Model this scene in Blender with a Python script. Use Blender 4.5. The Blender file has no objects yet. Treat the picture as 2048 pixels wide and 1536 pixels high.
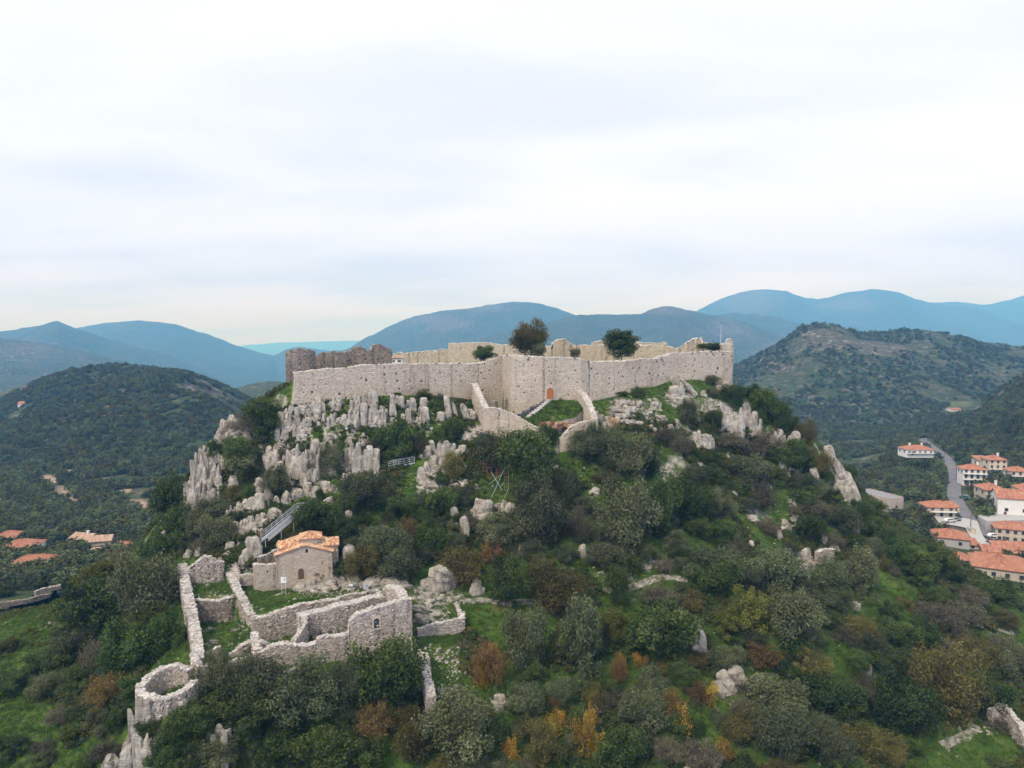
import bpy, bmesh, math, random
import numpy as np
from mathutils import Vector

random.seed(7)
rng = np.random.default_rng(11)
SC = bpy.context.scene
COL = SC.collection
R = math.radians
# ------------------------------------------------------------------ camera
FPX, PITCH, Z0 = 1409.0, R(3.9), 110.0        # focal length in photo pixels, downward tilt, drone height
cam_d = bpy.data.cameras.new('camera')
cam_d.sensor_width, cam_d.lens = 36.0, 36.0 * FPX / 2048.0
cam_d.clip_start, cam_d.clip_end = 0.5, 60000.0
cam = bpy.data.objects.new('camera', cam_d)
cam.location = (0, 0, Z0)
cam.rotation_euler = (R(90) - PITCH, 0, 0)
COL.objects.link(cam)
SC.camera = cam
# ------------------------------------------------------------------ sky, sun, exposure
SUN_EL, SUN_ROT = R(48), R(214)
world = bpy.data.worlds.new('World')
SC.world = world
world.use_nodes = True
nt = world.node_tree
nt.nodes.clear()
def wn(t, **k):
    n = nt.nodes.new(t)
    for a, b in k.items(): setattr(n, a, b)
    return n
L = nt.links.new
sky = wn('ShaderNodeTexSky', sky_type='NISHITA', sun_disc=False, sun_elevation=SUN_EL, sun_rotation=SUN_ROT)
tc = wn('ShaderNodeTexCoord')
sep = wn('ShaderNodeSeparateXYZ'); L(tc.outputs['Generated'], sep.inputs[0])
def wm(op, a, b, c=None):
    n = wn('ShaderNodeMath', operation=op)
    for i, v in enumerate((a, b, c)):
        if v is None: continue
        if isinstance(v, (int, float)): n.inputs[i].default_value = v
        else: L(v, n.inputs[i])
    return n.outputs[0]
zc = wm('MAXIMUM', sep.outputs[2], 0.0)
den = wm('ADD', zc, 0.10)
comb = wn('ShaderNodeCombineXYZ')
L(wm('DIVIDE', sep.outputs[0], den), comb.inputs[0]); L(wm('DIVIDE', sep.outputs[1], den), comb.inputs[1])
def cloud(scale, detail, rough, off, st=(0.55, 1.25, 1)):
    mp = wn('ShaderNodeMapping'); mp.inputs['Scale'].default_value = st; mp.inputs['Location'].default_value = off
    L(comb.outputs[0], mp.inputs[0])
    n = wn('ShaderNodeTexNoise'); n.inputs['Scale'].default_value = scale; n.inputs['Detail'].default_value = detail
    n.inputs['Roughness'].default_value = rough; n.inputs['Distortion'].default_value = 0.25
    L(mp.outputs[0], n.inputs['Vector'])
    return n.outputs[0]
c1 = cloud(0.62, 4, 0.45, (7.7, 5.1, 0), (0.7, 1.0, 1))
c2 = cloud(2.0, 5, 0.5, (8.3, 4.1, 0), (0.6, 1.1, 1))
cm = wm('ADD', wm('MULTIPLY', c1, 0.82), wm('MULTIPLY', c2, 0.18))
ramp = wn('ShaderNodeValToRGB'); L(cm, ramp.inputs[0])
e = ramp.color_ramp.elements
e[0].position, e[0].color = 0.38, (5.35, 5.75, 6.3, 1)
e[1].position, e[1].color = 0.60, (6.95, 7.1, 7.35, 1)
m_ = ramp.color_ramp.elements.new(0.49); m_.color = (6.25, 6.55, 6.95, 1)
mix = wn('ShaderNodeMixRGB'); mix.inputs[0].default_value = 0.93
L(sky.outputs[0], mix.inputs[1]); L(ramp.outputs[0], mix.inputs[2])
bg = wn('ShaderNodeBackground'); bg.inputs['Strength'].default_value = 0.094
hor = wm('POWER', wm('SUBTRACT', 1.0, zc), 12.0)                 # the pale band where the cloud sheet thins towards the horizon
gain = wn('ShaderNodeCombineXYZ')
for i_, g_ in enumerate((-0.30, -0.20, 0.38)): L(wm('ADD', 1.0, wm('MULTIPLY', hor, g_)), gain.inputs[i_])
band = wm('POWER', 2.718, wm('MULTIPLY', -1.0, wm('POWER', wm('DIVIDE', wm('SUBTRACT', zc, 0.12), 0.075), 2.0)))     # heavier bank of cloud low in the sky
b2 = wn('ShaderNodeMixRGB', blend_type='MULTIPLY'); L(wm('MULTIPLY', band, wm('ADD', 0.25, c1)), b2.inputs[0]); b2.inputs[2].default_value = (0.86, 0.895, 0.945, 1); L(mix.outputs[0], b2.inputs[1])
mg = wn('ShaderNodeMixRGB', blend_type='MULTIPLY'); mg.inputs[0].default_value = 1.0
L(b2.outputs[0], mg.inputs[1]); L(gain.outputs[0], mg.inputs[2])
L(mg.outputs[0], bg.inputs[0])
out = wn('ShaderNodeOutputWorld'); L(bg.outputs[0], out.inputs[0])
sun_d = bpy.data.lights.new('sun', 'SUN')
sun_d.energy, sun_d.angle, sun_d.color = 1.5, R(12), (1.0, 0.92, 0.80)
sun = bpy.data.objects.new('sun', sun_d)
sun.rotation_euler = (R(90) - SUN_EL, 0, R(180) - SUN_ROT)
COL.objects.link(sun)
vs = SC.view_settings
vs.view_transform, vs.look, vs.exposure, vs.gamma, vs.use_curve_mapping = 'Standard', 'None', 0.82, 1.0, False
SC.render.engine = 'CYCLES'
SC.cycles.max_bounces, SC.cycles.diffuse_bounces, SC.cycles.volume_bounces = 6, 2, 2
SC.cycles.glossy_bounces, SC.cycles.transmission_bounces, SC.cycles.use_denoising = 2, 2, True
SC.cycles.caustics_reflective = SC.cycles.caustics_refractive = False

# ------------------------------------------------------------------ helpers
cT, sT = math.cos(PITCH), math.sin(PITCH)
def W(px, py, d):
    """point seen at photo pixel (px, py) at forward distance d"""
    u, v = (px - 1024) / FPX, (768 - py) / FPX
    s = d / (cT + v * sT)
    return np.array((u * s, d, Z0 + (v * cT - sT) * s))
def PIX(P):
    P = np.asarray(P, float)
    x, y, z = P[..., 0], P[..., 1], P[..., 2] - Z0
    dep = y * cT - z * sT
    return 1024 + FPX * x / dep, 768 - FPX * (y * sT + z * cT) / dep
def mpp(p):            # metres per photo pixel at a point
    return (p[1] * cT - (p[2] - Z0) * sT) / FPX
def sstep(a, b, x):
    t = np.clip((x - a) / (b - a), 0, 1)
    return t * t * (3 - 2 * t)
def _h(ix, iy, iz, s):
    n = (ix.astype(np.int64) * 374761393 + iy.astype(np.int64) * 668265263 + iz.astype(np.int64) * 1440662683 + s * 974634777) & 0xffffffff
    n = ((n ^ (n >> 13)) * 1274126177) & 0xffffffff
    n = ((n ^ (n >> 16)) * 2246822519) & 0xffffffff
    return (n ^ (n >> 15)) / 4294967295.0
def vnoise(P, s=0):
    P = np.asarray(P, float)
    i = np.floor(P).astype(np.int64); f = P - i; f = f * f * (3 - 2 * f)
    r = 0
    for a in (0, 1):
        for b in (0, 1):
            for c in (0, 1):
                w = (f[..., 0] if a else 1 - f[..., 0]) * (f[..., 1] if b else 1 - f[..., 1]) * (f[..., 2] if c else 1 - f[..., 2])
                r = r + w * _h(i[..., 0] + a, i[..., 1] + b, i[..., 2] + c, s)
    return r * 2 - 1
def fbm(P, o=4, s=0, g=0.5):
    P = np.asarray(P, float); r, a = 0, 1.0
    for k in range(o):
        r = r + a * vnoise(P * 2 ** k + 17.3 * k, s + k); a *= g
    return r
def P3(x, y, z=0.0):
    return np.stack([x, y, np.zeros_like(x) + z], -1)
def inpoly(x, y, poly):
    r = np.zeros(np.shape(x), bool); n = len(poly)
    for i in range(n):
        x0, y0 = poly[i]; x1, y1 = poly[(i + 1) % n]
        c = ((y0 > y) != (y1 > y)) & (x < (x1 - x0) * (y - y0) / ((y1 - y0) if y1 != y0 else 1e-9) + x0)
        r ^= c
    return r

def tag(o, label=None, cat=None, group=None, kind=None):
    for k, v in (('label', label), ('category', cat), ('group', group), ('kind', kind)):
        if v: o[k] = v
    return o
def thing(name, loc, label=None, cat=None, group=None):
    o = bpy.data.objects.new(name, None); o.location = tuple(float(v) for v in loc); o.empty_display_size = 0.3
    COL.objects.link(o)
    return tag(o, label, cat, group, 'thing')
def mesh(name, V, faces, mat, tint=None, smooth=False):
    me = bpy.data.meshes.new(name)
    V = np.asarray(V, np.float32)
    faces = [np.asarray(f, np.int32) for f in faces if len(f)]
    me.vertices.add(len(V)); me.vertices.foreach_set('co', V.ravel())
    nl = sum(f.size for f in faces); nf = sum(len(f) for f in faces)
    me.loops.add(nl); me.loops.foreach_set('vertex_index', np.concatenate([f.ravel() for f in faces]))
    me.polygons.add(nf)
    tot = np.concatenate([np.full(len(f), f.shape[1], np.int32) for f in faces])
    me.polygons.foreach_set('loop_start', np.concatenate([[0], np.cumsum(tot)[:-1]]).astype(np.int32))
    me.polygons.foreach_set('use_smooth', np.full(nf, smooth))
    if tint is not None:
        me.attributes.new('tint', 'FLOAT', 'POINT').data.foreach_set('value', np.asarray(tint, np.float32))
    me.update(calc_edges=True)
    if mat: me.materials.append(mat)
    return me
def put(name, me, parent=None, loc=None):
    o = bpy.data.objects.new(name, me); COL.objects.link(o)
    if parent: o.parent = parent
    if loc is not None: o.location = tuple(float(v) for v in loc)
    return o
def obj(name, V, faces, mat, parent=None, tint=None, smooth=False, org=None):
    """one mesh object; vertices are given in world space"""
    V = np.asarray(V, float)
    if parent is not None:
        p = np.array(parent.location); q = parent.parent
        while q: p = p + np.array(q.location); q = q.parent
        return put(name, mesh(name, V - p, faces, mat, tint, smooth), parent)
    org = V.mean(0) if org is None else np.asarray(org, float)
    return put(name, mesh(name, V - org, faces, mat, tint, smooth), None, org)
class Acc:
    """collects boxes, bars and sheets that make up ONE part"""
    def __init__(s): s.v, s.f, s.t, s.n = [], {}, [], 0
    def add(s, V, F, t=0.5):
        V = np.asarray(V, float).reshape(-1, 3); F = np.asarray(F)
        s.v.append(V); s.f.setdefault(F.shape[1], []).append(F + s.n); s.n += len(V)
        s.t.append(np.full(len(V), t) if np.isscalar(t) else t); return s
    def box(s, c, size, rz=0.0, t=0.5):
        a = np.array([(x, y, z) for z in (-.5, .5) for y in (-.5, .5) for x in (-.5, .5)]) * size
        co, si = math.cos(rz), math.sin(rz)
        a = np.stack([a[:, 0] * co - a[:, 1] * si, a[:, 0] * si + a[:, 1] * co, a[:, 2]], -1) + np.asarray(c)
        return s.add(a, [(0, 2, 3, 1), (4, 5, 7, 6), (0, 1, 5, 4), (2, 6, 7, 3), (0, 4, 6, 2), (1, 3, 7, 5)], t)
    def bar(s, p, q, r, n=5, r2=None, t=0.5):
        p, q = np.asarray(p, float), np.asarray(q, float); d = q - p; d = d / (np.linalg.norm(d) + 1e-9)
        a = np.cross(d, (0, 0, 1) if abs(d[2]) < .9 else (1, 0, 0)); a /= np.linalg.norm(a); b = np.cross(d, a)
        an = np.arange(n) * 2 * math.pi / n
        ring = np.cos(an)[:, None] * a + np.sin(an)[:, None] * b
        V = np.concatenate([p + ring * r, q + ring * (r if r2 is None else r2)])
        i = np.arange(n); j = (i + 1) % n
        s.add(V, np.stack([i, j, j + n, i + n], -1), t)
        s.f.setdefault(n, []).append(np.array([i[::-1] + s.n - 2 * n, i + n + s.n - 2 * n])); return s
    def poly(s, V, t=0.5):
        return s.add(V, [list(range(len(V)))], t)
    def prism(s, poly, z0, z1, t=0.5):
        n = len(poly); V = [(x, y, z0) for x, y in poly] + [(x, y, z1) for x, y in poly]
        i = np.arange(n); j = (i + 1) % n
        s.add(V, np.stack([i, j, j + n, i + n], -1), t)
        s.f.setdefault(n, []).append(np.array([i[::-1] + s.n - 2 * n, i + n + s.n - 2 * n])); return s
    def data(s):
        return np.concatenate(s.v), [np.concatenate(f) for f in s.f.values()], np.concatenate(s.t)
    def obj(s, name, mat, parent=None, smooth=False, org=None):
        V, F, t = s.data(); return obj(name, V, F, mat, parent, t, smooth, org)
    def mesh(s, name, mat, smooth=False):
        V, F, t = s.data(); return mesh(name, V, F, mat, t, smooth)

# ------------------------------------------------------------------ materials
MATS = {}
class NB:
    def __init__(s, name):
        s.m = bpy.data.materials.new(name); s.m.use_nodes = True; s.t = s.m.node_tree; s.t.nodes.clear()
        s.out = s.t.nodes.new('ShaderNodeOutputMaterial'); s.bs = s.t.nodes.new('ShaderNodeBsdfPrincipled')
        s.t.links.new(s.bs.outputs[0], s.out.inputs[0]); s.bs.inputs['Specular IOR Level'].default_value = 0.2
        s.bs.inputs['Roughness'].default_value = 0.9
    def n(s, t, **k):
        n = s.t.nodes.new(t)
        for a, b in k.items():
            if a in n.inputs: n.inputs[a].default_value = b
            else: setattr(n, a, b)
        return n
    def l(s, a, b): s.t.links.new(a, b)
    def pos(s, sc=(1, 1, 1), obj=False):
        if obj: o = s.n('ShaderNodeTexCoord').outputs['Object']
        else: o = s.n('ShaderNodeNewGeometry').outputs['Position']
        mp = s.n('ShaderNodeMapping'); mp.inputs['Scale'].default_value = sc; s.l(o, mp.inputs[0]); return mp.outputs[0]
    def noise(s, scale, detail=4, rough=0.55, sc=(1, 1, 1), obj=False):
        n = s.n('ShaderNodeTexNoise', Scale=scale, Detail=detail, Roughness=rough); s.l(s.pos(sc, obj), n.inputs['Vector']); return n.outputs[0]
    def vor(s, scale, sc=(1, 1, 1), out='Distance', feature='F1', obj=False):
        n = s.n('ShaderNodeTexVoronoi', feature=feature, Scale=scale); s.l(s.pos(sc, obj), n.inputs['Vector']); return n.outputs[out]
    def attr(s, a='tint'):
        return s.n('ShaderNodeAttribute', attribute_name=a).outputs['Fac']
    def ramp(s, fac, *stops):
        r = s.n('ShaderNodeValToRGB'); e = r.color_ramp.elements
        while len(e) < len(stops): e.new(0.5)
        for i, (p, c) in enumerate(stops):
            e[i].position = p; e[i].color = (*c, 1) if len(c) == 3 else c
        s.l(fac, r.inputs[0]); return r.outputs[0]
    def mask(s, fac, a, b):
        r = s.n('ShaderNodeMapRange', interpolation_type='SMOOTHSTEP'); r.inputs[1].default_value = a; r.inputs[2].default_value = b
        s.l(fac, r.inputs[0]); return r.outputs[0]
    def mix(s, fac, a, b, mode='MIX'):
        m = s.n('ShaderNodeMixRGB', blend_type=mode)
        for i, v in enumerate((fac, a, b)):
            if isinstance(v, (int, float)): m.inputs[i].default_value = v
            elif isinstance(v, tuple): m.inputs[i].default_value = (*v, 1)
            else: s.l(v, m.inputs[i])
        return m.outputs[0]
    def math(s, op, a, b=0.0):
        m = s.n('ShaderNodeMath', operation=op)
        for i, v in enumerate((a, b)):
            if isinstance(v, (int, float)): m.inputs[i].default_value = v
            else: s.l(v, m.inputs[i])
        return m.outputs[0]
    def bump(s, h, dist, strength=1.0):
        b = s.n('ShaderNodeBump', Distance=dist, Strength=strength); s.l(h, b.inputs['Height']); s.l(b.outputs[0], s.bs.inputs['Normal'])
    def done(s, col, rough=None, metal=None):
        if isinstance(col, tuple): s.bs.inputs['Base Color'].default_value = (*col, 1)
        else: s.l(col, s.bs.inputs['Base Color'])
        if rough is not None: s.bs.inputs['Roughness'].default_value = rough
        if metal is not None: s.bs.inputs['Metallic'].default_value = metal
        MATS[s.m.name] = s.m; return s.m

def m_plain(name, col, rough=0.8, metal=0.0, var=0.15, sc=3.0):
    b = NB(name); n = b.noise(sc, 4)
    lo = tuple(c * (1 - var) for c in col); hi = tuple(min(1, c * (1 + var)) for c in col)
    return b.done(b.ramp(n, (0.3, lo), (0.7, hi)), rough, metal)
def m_stone(name, dark, mid, light, stain=(0.16, 0.125, 0.10), amount=0.35, sc=0.35):
    b = NB(name)
    c = b.ramp(b.attr(), (0.0, dark), (0.45, mid), (1.0, light))
    c = b.mix(b.math('MULTIPLY', b.mask(b.noise(sc, 6, 0.68, (1, 1, 0.45)), 0.48, 0.68), amount), c, stain)
    c = b.mix(b.math('MULTIPLY', b.mask(b.noise(0.55, 5, 0.6, (1.6, 1.6, 0.10)), 0.55, 0.75), amount * 1.1), c, tuple(v * .8 for v in stain))
    c = b.mix(b.math('MULTIPLY', b.mask(b.noise(1.3, 5, 0.65), 0.5, 0.75), 0.35), c, light)
    b.bump(b.noise(9.0, 4), 0.05)
    return b.done(c, 0.95)
def m_leaf(name, a, c, d, var=0.35):
    b = NB(name)
    col = b.ramp(b.attr(), (0.0, a), (0.5, c), (1.0, d))
    oi = b.n('ShaderNodeObjectInfo').outputs['Random']
    hv = b.n('ShaderNodeHueSaturation'); b.l(col, hv.inputs['Color'])
    r = b.n('ShaderNodeMapRange'); r.inputs[3].default_value = 1 - var; r.inputs[4].default_value = 1 + var; b.l(oi, r.inputs[0]); b.l(r.outputs[0], hv.inputs['Value'])
    r2 = b.n('ShaderNodeMapRange'); r2.inputs[3].default_value = 0.485; r2.inputs[4].default_value = 0.515; b.l(b.math('FRACT', b.math('MULTIPLY', oi, 7.31)), r2.inputs[0]); b.l(r2.outputs[0], hv.inputs['Hue'])
    b.bs.inputs['Specular IOR Level'].default_value = 0.25
    m = b.done(hv.outputs[0], 0.65)
    tr = b.n('ShaderNodeBsdfTranslucent'); b.l(hv.outputs[0], tr.inputs[0])
    ms = b.n('ShaderNodeMixShader'); ms.inputs[0].default_value = 0.25
    b.l(b.bs.outputs[0], ms.inputs[1]); b.l(tr.outputs[0], ms.inputs[2]); b.l(ms.outputs[0], b.out.inputs[0])
    return m

m_stone('castle_stone', (0.32, 0.26, 0.19), (0.56, 0.48, 0.375), (0.71, 0.63, 0.52), (0.34, 0.26, 0.19), 0.62, 0.10)
m_stone('dark_ruin_stone', (0.15, 0.125, 0.10), (0.29, 0.245, 0.20), (0.43, 0.37, 0.305), (0.12, 0.09, 0.07), 0.5, 0.25)
m_stone('ruin_stone', (0.24, 0.20, 0.17), (0.45, 0.39, 0.335), (0.67, 0.61, 0.55), (0.21, 0.165, 0.13), 0.45, 0.4)
m_stone('chapel_stone', (0.33, 0.27, 0.21), (0.47, 0.40, 0.32), (0.58, 0.52, 0.44), (0.42, 0.27, 0.18), 0.25, 0.5)
m_stone('coping_stone', (0.27, 0.24, 0.22), (0.49, 0.45, 0.415), (0.68, 0.64, 0.60), (0.22, 0.20, 0.18), 0.45, 0.9)
m_stone('white_cap', (0.46, 0.42, 0.38), (0.60, 0.56, 0.52), (0.74, 0.70, 0.65), (0.40, 0.35, 0.30), 0.4, 0.6)
b = NB('limestone')
c = b.ramp(b.noise(0.9, 6, 0.62, (1, 1, 0.5)), (0.30, (0.20, 0.175, 0.145)), (0.48, (0.44, 0.395, 0.33)), (0.66, (0.64, 0.59, 0.505)))
c = b.mix(b.math('MULTIPLY', b.mask(b.noise(1.4, 5, 0.6, (2.2, 2.2, 0.3)), 0.56, 0.72), 0.75), c, (0.19, 0.17, 0.155))
c = b.mix(b.math('MULTIPLY', b.mask(b.noise(0.35, 3), 0.55, 0.75), 0.45), c, (0.40, 0.29, 0.20))
c = b.mix(b.math('MULTIPLY', b.mask(b.noise(1.1, 4, 0.6, (0.35, 0.35, 3.2)), 0.60, 0.68), 0.7), c, (0.13, 0.115, 0.105))
h = b.math('ADD', b.noise(2.2, 6, 0.65, (1.6, 1.6, 0.35)), b.math('MULTIPLY', b.noise(2.6, 4, 0.6, (0.3, 0.3, 2.2)), 0.6))
b.bump(h, 0.45)
b.done(c, 0.95)
b = NB('orange_rock')
b.bump(b.noise(2.5, 6), 0.3)
b.done(b.ramp(b.noise(1.1, 5), (0.3, (0.25, 0.13, 0.07)), (0.55, (0.45, 0.27, 0.15)), (0.7, (0.55, 0.42, 0.30))), 0.95)
# hill ground: grass, soil, scree and bare rock where it is steep
b = NB('hill_ground')
g = b.ramp(b.noise(0.22, 6, 0.62), (0.30, (0.028, 0.056, 0.009)), (0.48, (0.060, 0.120, 0.014)), (0.60, (0.100, 0.165, 0.022)), (0.72, (0.14, 0.132, 0.05)))
g = b.mix(b.mask(b.noise(2.6, 4, 0.6), 0.50, 0.75), g, (0.035, 0.06, 0.014))
g = b.mix(b.math('MULTIPLY', b.mask(b.noise(1.1, 6, 0.7), 0.52, 0.68), 0.8), g, (0.11, 0.10, 0.04))
g = b.mix(b.math('MULTIPLY', b.mask(b.noise(4.5, 4, 0.7), 0.60, 0.72), 0.7), g, (0.17, 0.145, 0.11))
g = b.mix(b.math('MULTIPLY', b.mask(b.noise(0.7, 5, 0.6), 0.60, 0.72), 0.75), g, (0.22, 0.185, 0.15))
rk = b.ramp(b.noise(0.8, 6, 0.65, (1, 1, 0.5)), (0.3, (0.20, 0.175, 0.15)), (0.5, (0.40, 0.36, 0.32)), (0.7, (0.58, 0.54, 0.49)))
nz = b.n('ShaderNodeSeparateXYZ'); b.l(b.n('ShaderNodeNewGeometry').outputs['Normal'], nz.inputs[0])
steep = b.math('SUBTRACT', b.math('ADD', nz.outputs[2], b.math('MULTIPLY', b.noise(0.5, 5, 0.6), 0.5)), 0.25)
stm = b.mask(b.math('ADD', b.attr('stony'), b.math('MULTIPLY', b.math('SUBTRACT', b.noise(0.9, 5, 0.65), 0.5), 1.3)), 0.38, 0.62)
c = b.mix(b.math('MAXIMUM', b.mask(steep, 0.72, 0.56), stm), g, rk)
wd = b.attr('wild')
c = b.mix(b.math('MULTIPLY', wd, b.mask(b.noise(0.9, 4), 0.35, 0.6)), c, (0.034, 0.034, 0.016))
b.bump(b.noise(1.7, 6, 0.65), 0.5)
b.done(c, 1.0)
# far hills: maquis clumps over thin soil with pale limestone showing through
b = NB('far_hills')
v = b.vor(0.11)
n2 = b.noise(0.012, 6, 0.6)
n3 = b.math('ADD', b.math('MULTIPLY', b.noise(0.05, 6, 0.65), 0.6), b.math('MULTIPLY', b.noise(0.009, 5, 0.6), 0.4))
gr = b.ramp(n3, (0.3, (0.026, 0.044, 0.014)), (0.5, (0.044, 0.068, 0.022)), (0.7, (0.080, 0.092, 0.036)))
so = b.ramp(b.noise(0.09, 5, 0.6), (0.35, (0.06, 0.068, 0.034)), (0.55, (0.10, 0.09, 0.06)), (0.7, (0.20, 0.175, 0.15)))
thin = b.mask(b.math('ADD', b.math('ADD', n2, b.math('MULTIPLY', n3, 0.45)), b.math('MULTIPLY', b.attr('bare'), 0.5)), 0.72, 1.02)
cl = b.mask(b.math('ADD', v, b.math('MULTIPLY', thin, 0.35)), 0.45, 0.75)
c = b.mix(cl, gr, so)
sp = b.mask(b.math('ADD', b.noise(0.10, 6, 0.75), b.math('MULTIPLY', thin, 0.10)), 0.63, 0.72)
c = b.mix(sp, c, (0.26, 0.235, 0.215))
c = b.mix(b.mask(b.math('ADD', b.attr('scar'), b.math('MULTIPLY', b.math('SUBTRACT', b.noise(0.06, 5, 0.7), 0.5), 0.9)), 0.45, 0.75), c, (0.36, 0.27, 0.20))
c = b.mix(b.mask(b.attr('field'), 0.4, 0.7), c, (0.11, 0.13, 0.06))
b.bump(b.math('ADD', b.math('MULTIPLY', v, -1.0), n3), 5.0, 0.8)
b.done(c, 1.0)
b = NB('asphalt'); b.done(b.ramp(b.noise(0.25, 5), (0.3, (0.13, 0.13, 0.14)), (0.7, (0.21, 0.20, 0.21))), 0.9)
b = NB('gravel_path'); b.bump(b.noise(4, 5), 0.12); b.done(b.ramp(b.noise(1.8, 6, 0.7), (0.3, (0.16, 0.14, 0.11)), (0.55, (0.36, 0.33, 0.29)), (0.7, (0.5, 0.47, 0.43))), 1.0)
b = NB('roof_tile'); b.done(b.mix(b.math('MULTIPLY', b.mask(b.noise(0.8, 4), 0.5, 0.7), 0.3), b.ramp(b.attr(), (0.0, (0.27, 0.105, 0.065)), (0.5, (0.41, 0.18, 0.11)), (1.0, (0.50, 0.29, 0.20))), (0.30, 0.17, 0.12)), 0.85)
b = NB('old_tile'); b.done(b.mix(b.math('MULTIPLY', b.mask(b.noise(2.2, 4), 0.5, 0.7), 0.35), b.ramp(b.attr(), (0.0, (0.34, 0.14, 0.085)), (0.35, (0.50, 0.24, 0.13)), (0.6, (0.62, 0.40, 0.24)), (1.0, (0.74, 0.62, 0.46))), (0.55, 0.36, 0.22)), 0.9)
b = NB('faded_tile'); b.done(b.ramp(b.attr(), (0.0, (0.30, 0.20, 0.14)), (0.5, (0.45, 0.30, 0.22)), (1.0, (0.55, 0.42, 0.33))), 0.9)
m_plain('white_plaster', (0.74, 0.73, 0.71), 0.85, 0, 0.06, 0.6)
m_plain('cream_plaster', (0.62, 0.53, 0.42), 0.85, 0, 0.08, 0.6)
m_plain('pale_stone_wall', (0.52, 0.47, 0.39), 0.9, 0, 0.18, 1.6)
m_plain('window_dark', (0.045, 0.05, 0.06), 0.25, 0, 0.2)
m_plain('frame_paint', (0.30, 0.27, 0.25), 0.6, 0, 0.1)
m_plain('white_frame', (0.72, 0.72, 0.72), 0.6, 0, 0.05)
m_plain('concrete', (0.42, 0.41, 0.40), 0.9, 0, 0.1)
m_plain('grey_roof', (0.26, 0.26, 0.285), 0.8, 0, 0.1)
m_plain('galvanised', (0.62, 0.65, 0.67), 0.5, 0.25, 0.06)
m_plain('red_paint', (0.42, 0.10, 0.075), 0.6, 0, 0.15)
m_plain('rusty_steel', (0.34, 0.20, 0.15), 0.8, 0, 0.3, 6)
m_plain('green_steel', (0.42, 0.58, 0.52), 0.55, 0, 0.1)
m_plain('pale_steel', (0.60, 0.62, 0.58), 0.55, 0.1, 0.1)
m_plain('door_wood', (0.40, 0.145, 0.04), 0.6, 0, 0.15, 5)
m_plain('dark_wood', (0.13, 0.085, 0.055), 0.8, 0, 0.25, 5)
m_plain('pole_wood', (0.17, 0.085, 0.075), 0.8, 0, 0.2)
m_plain('bark', (0.10, 0.085, 0.07), 0.95, 0, 0.3, 4)
m_plain('flag_blue', (0.015, 0.07, 0.38), 0.7, 0, 0.05)
m_plain('flag_white_shaded', (0.46, 0.50, 0.58), 0.7, 0, 0.02)  # white cloth dulled towards blue: shade of the folds put into the colour
m_plain('board_white', (0.78, 0.78, 0.78), 0.5, 0, 0.03)
m_plain('board_grey', (0.44, 0.45, 0.47), 0.5, 0, 0.05)
m_plain('print_grey', (0.25, 0.26, 0.28), 0.6, 0, 0.3)
m_plain('lamp_body', (0.62, 0.63, 0.65), 0.4, 0.2, 0.05)
m_plain('car_white', (0.78, 0.78, 0.79), 0.25, 0, 0.01)
m_plain('car_green', (0.10, 0.16, 0.15), 0.25, 0, 0.02)
m_plain('car_silver', (0.45, 0.47, 0.50), 0.25, 0.4, 0.02)
m_plain('car_glass', (0.03, 0.035, 0.04), 0.1, 0, 0.05)
m_plain('tyre', (0.025, 0.025, 0.025), 0.9, 0, 0.1)
m_plain('dark_gravel', (0.13, 0.125, 0.14), 0.95, 0, 0.4, 3)
m_leaf('oak_leaf', (0.032, 0.053, 0.01), (0.062, 0.096, 0.018), (0.12, 0.158, 0.036))
m_leaf('olive_leaf', (0.052, 0.063, 0.024), (0.1, 0.116, 0.047), (0.2, 0.215, 0.105))
m_leaf('lime_leaf', (0.056, 0.07, 0.008), (0.106, 0.124, 0.016), (0.185, 0.19, 0.04))
m_leaf('bronze_leaf', (0.072, 0.068, 0.016), (0.130, 0.116, 0.028), (0.205, 0.168, 0.050))
m_leaf('bare_twig', (0.076, 0.069, 0.036), (0.13, 0.117, 0.066), (0.215, 0.195, 0.13))
m_leaf('autumn_leaf', (0.095, 0.062, 0.022), (0.18, 0.112, 0.038), (0.3, 0.19, 0.065))
m_leaf('yellow_leaf', (0.24, 0.15, 0.020), (0.42, 0.27, 0.035), (0.55, 0.40, 0.08))
m_leaf('grass_blade', (0.045, 0.092, 0.012), (0.080, 0.150, 0.018), (0.135, 0.195, 0.034))
m_leaf('maquis_leaf', (0.052, 0.08, 0.025), (0.105, 0.14, 0.046), (0.195, 0.212, 0.084), 0.55)
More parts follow.
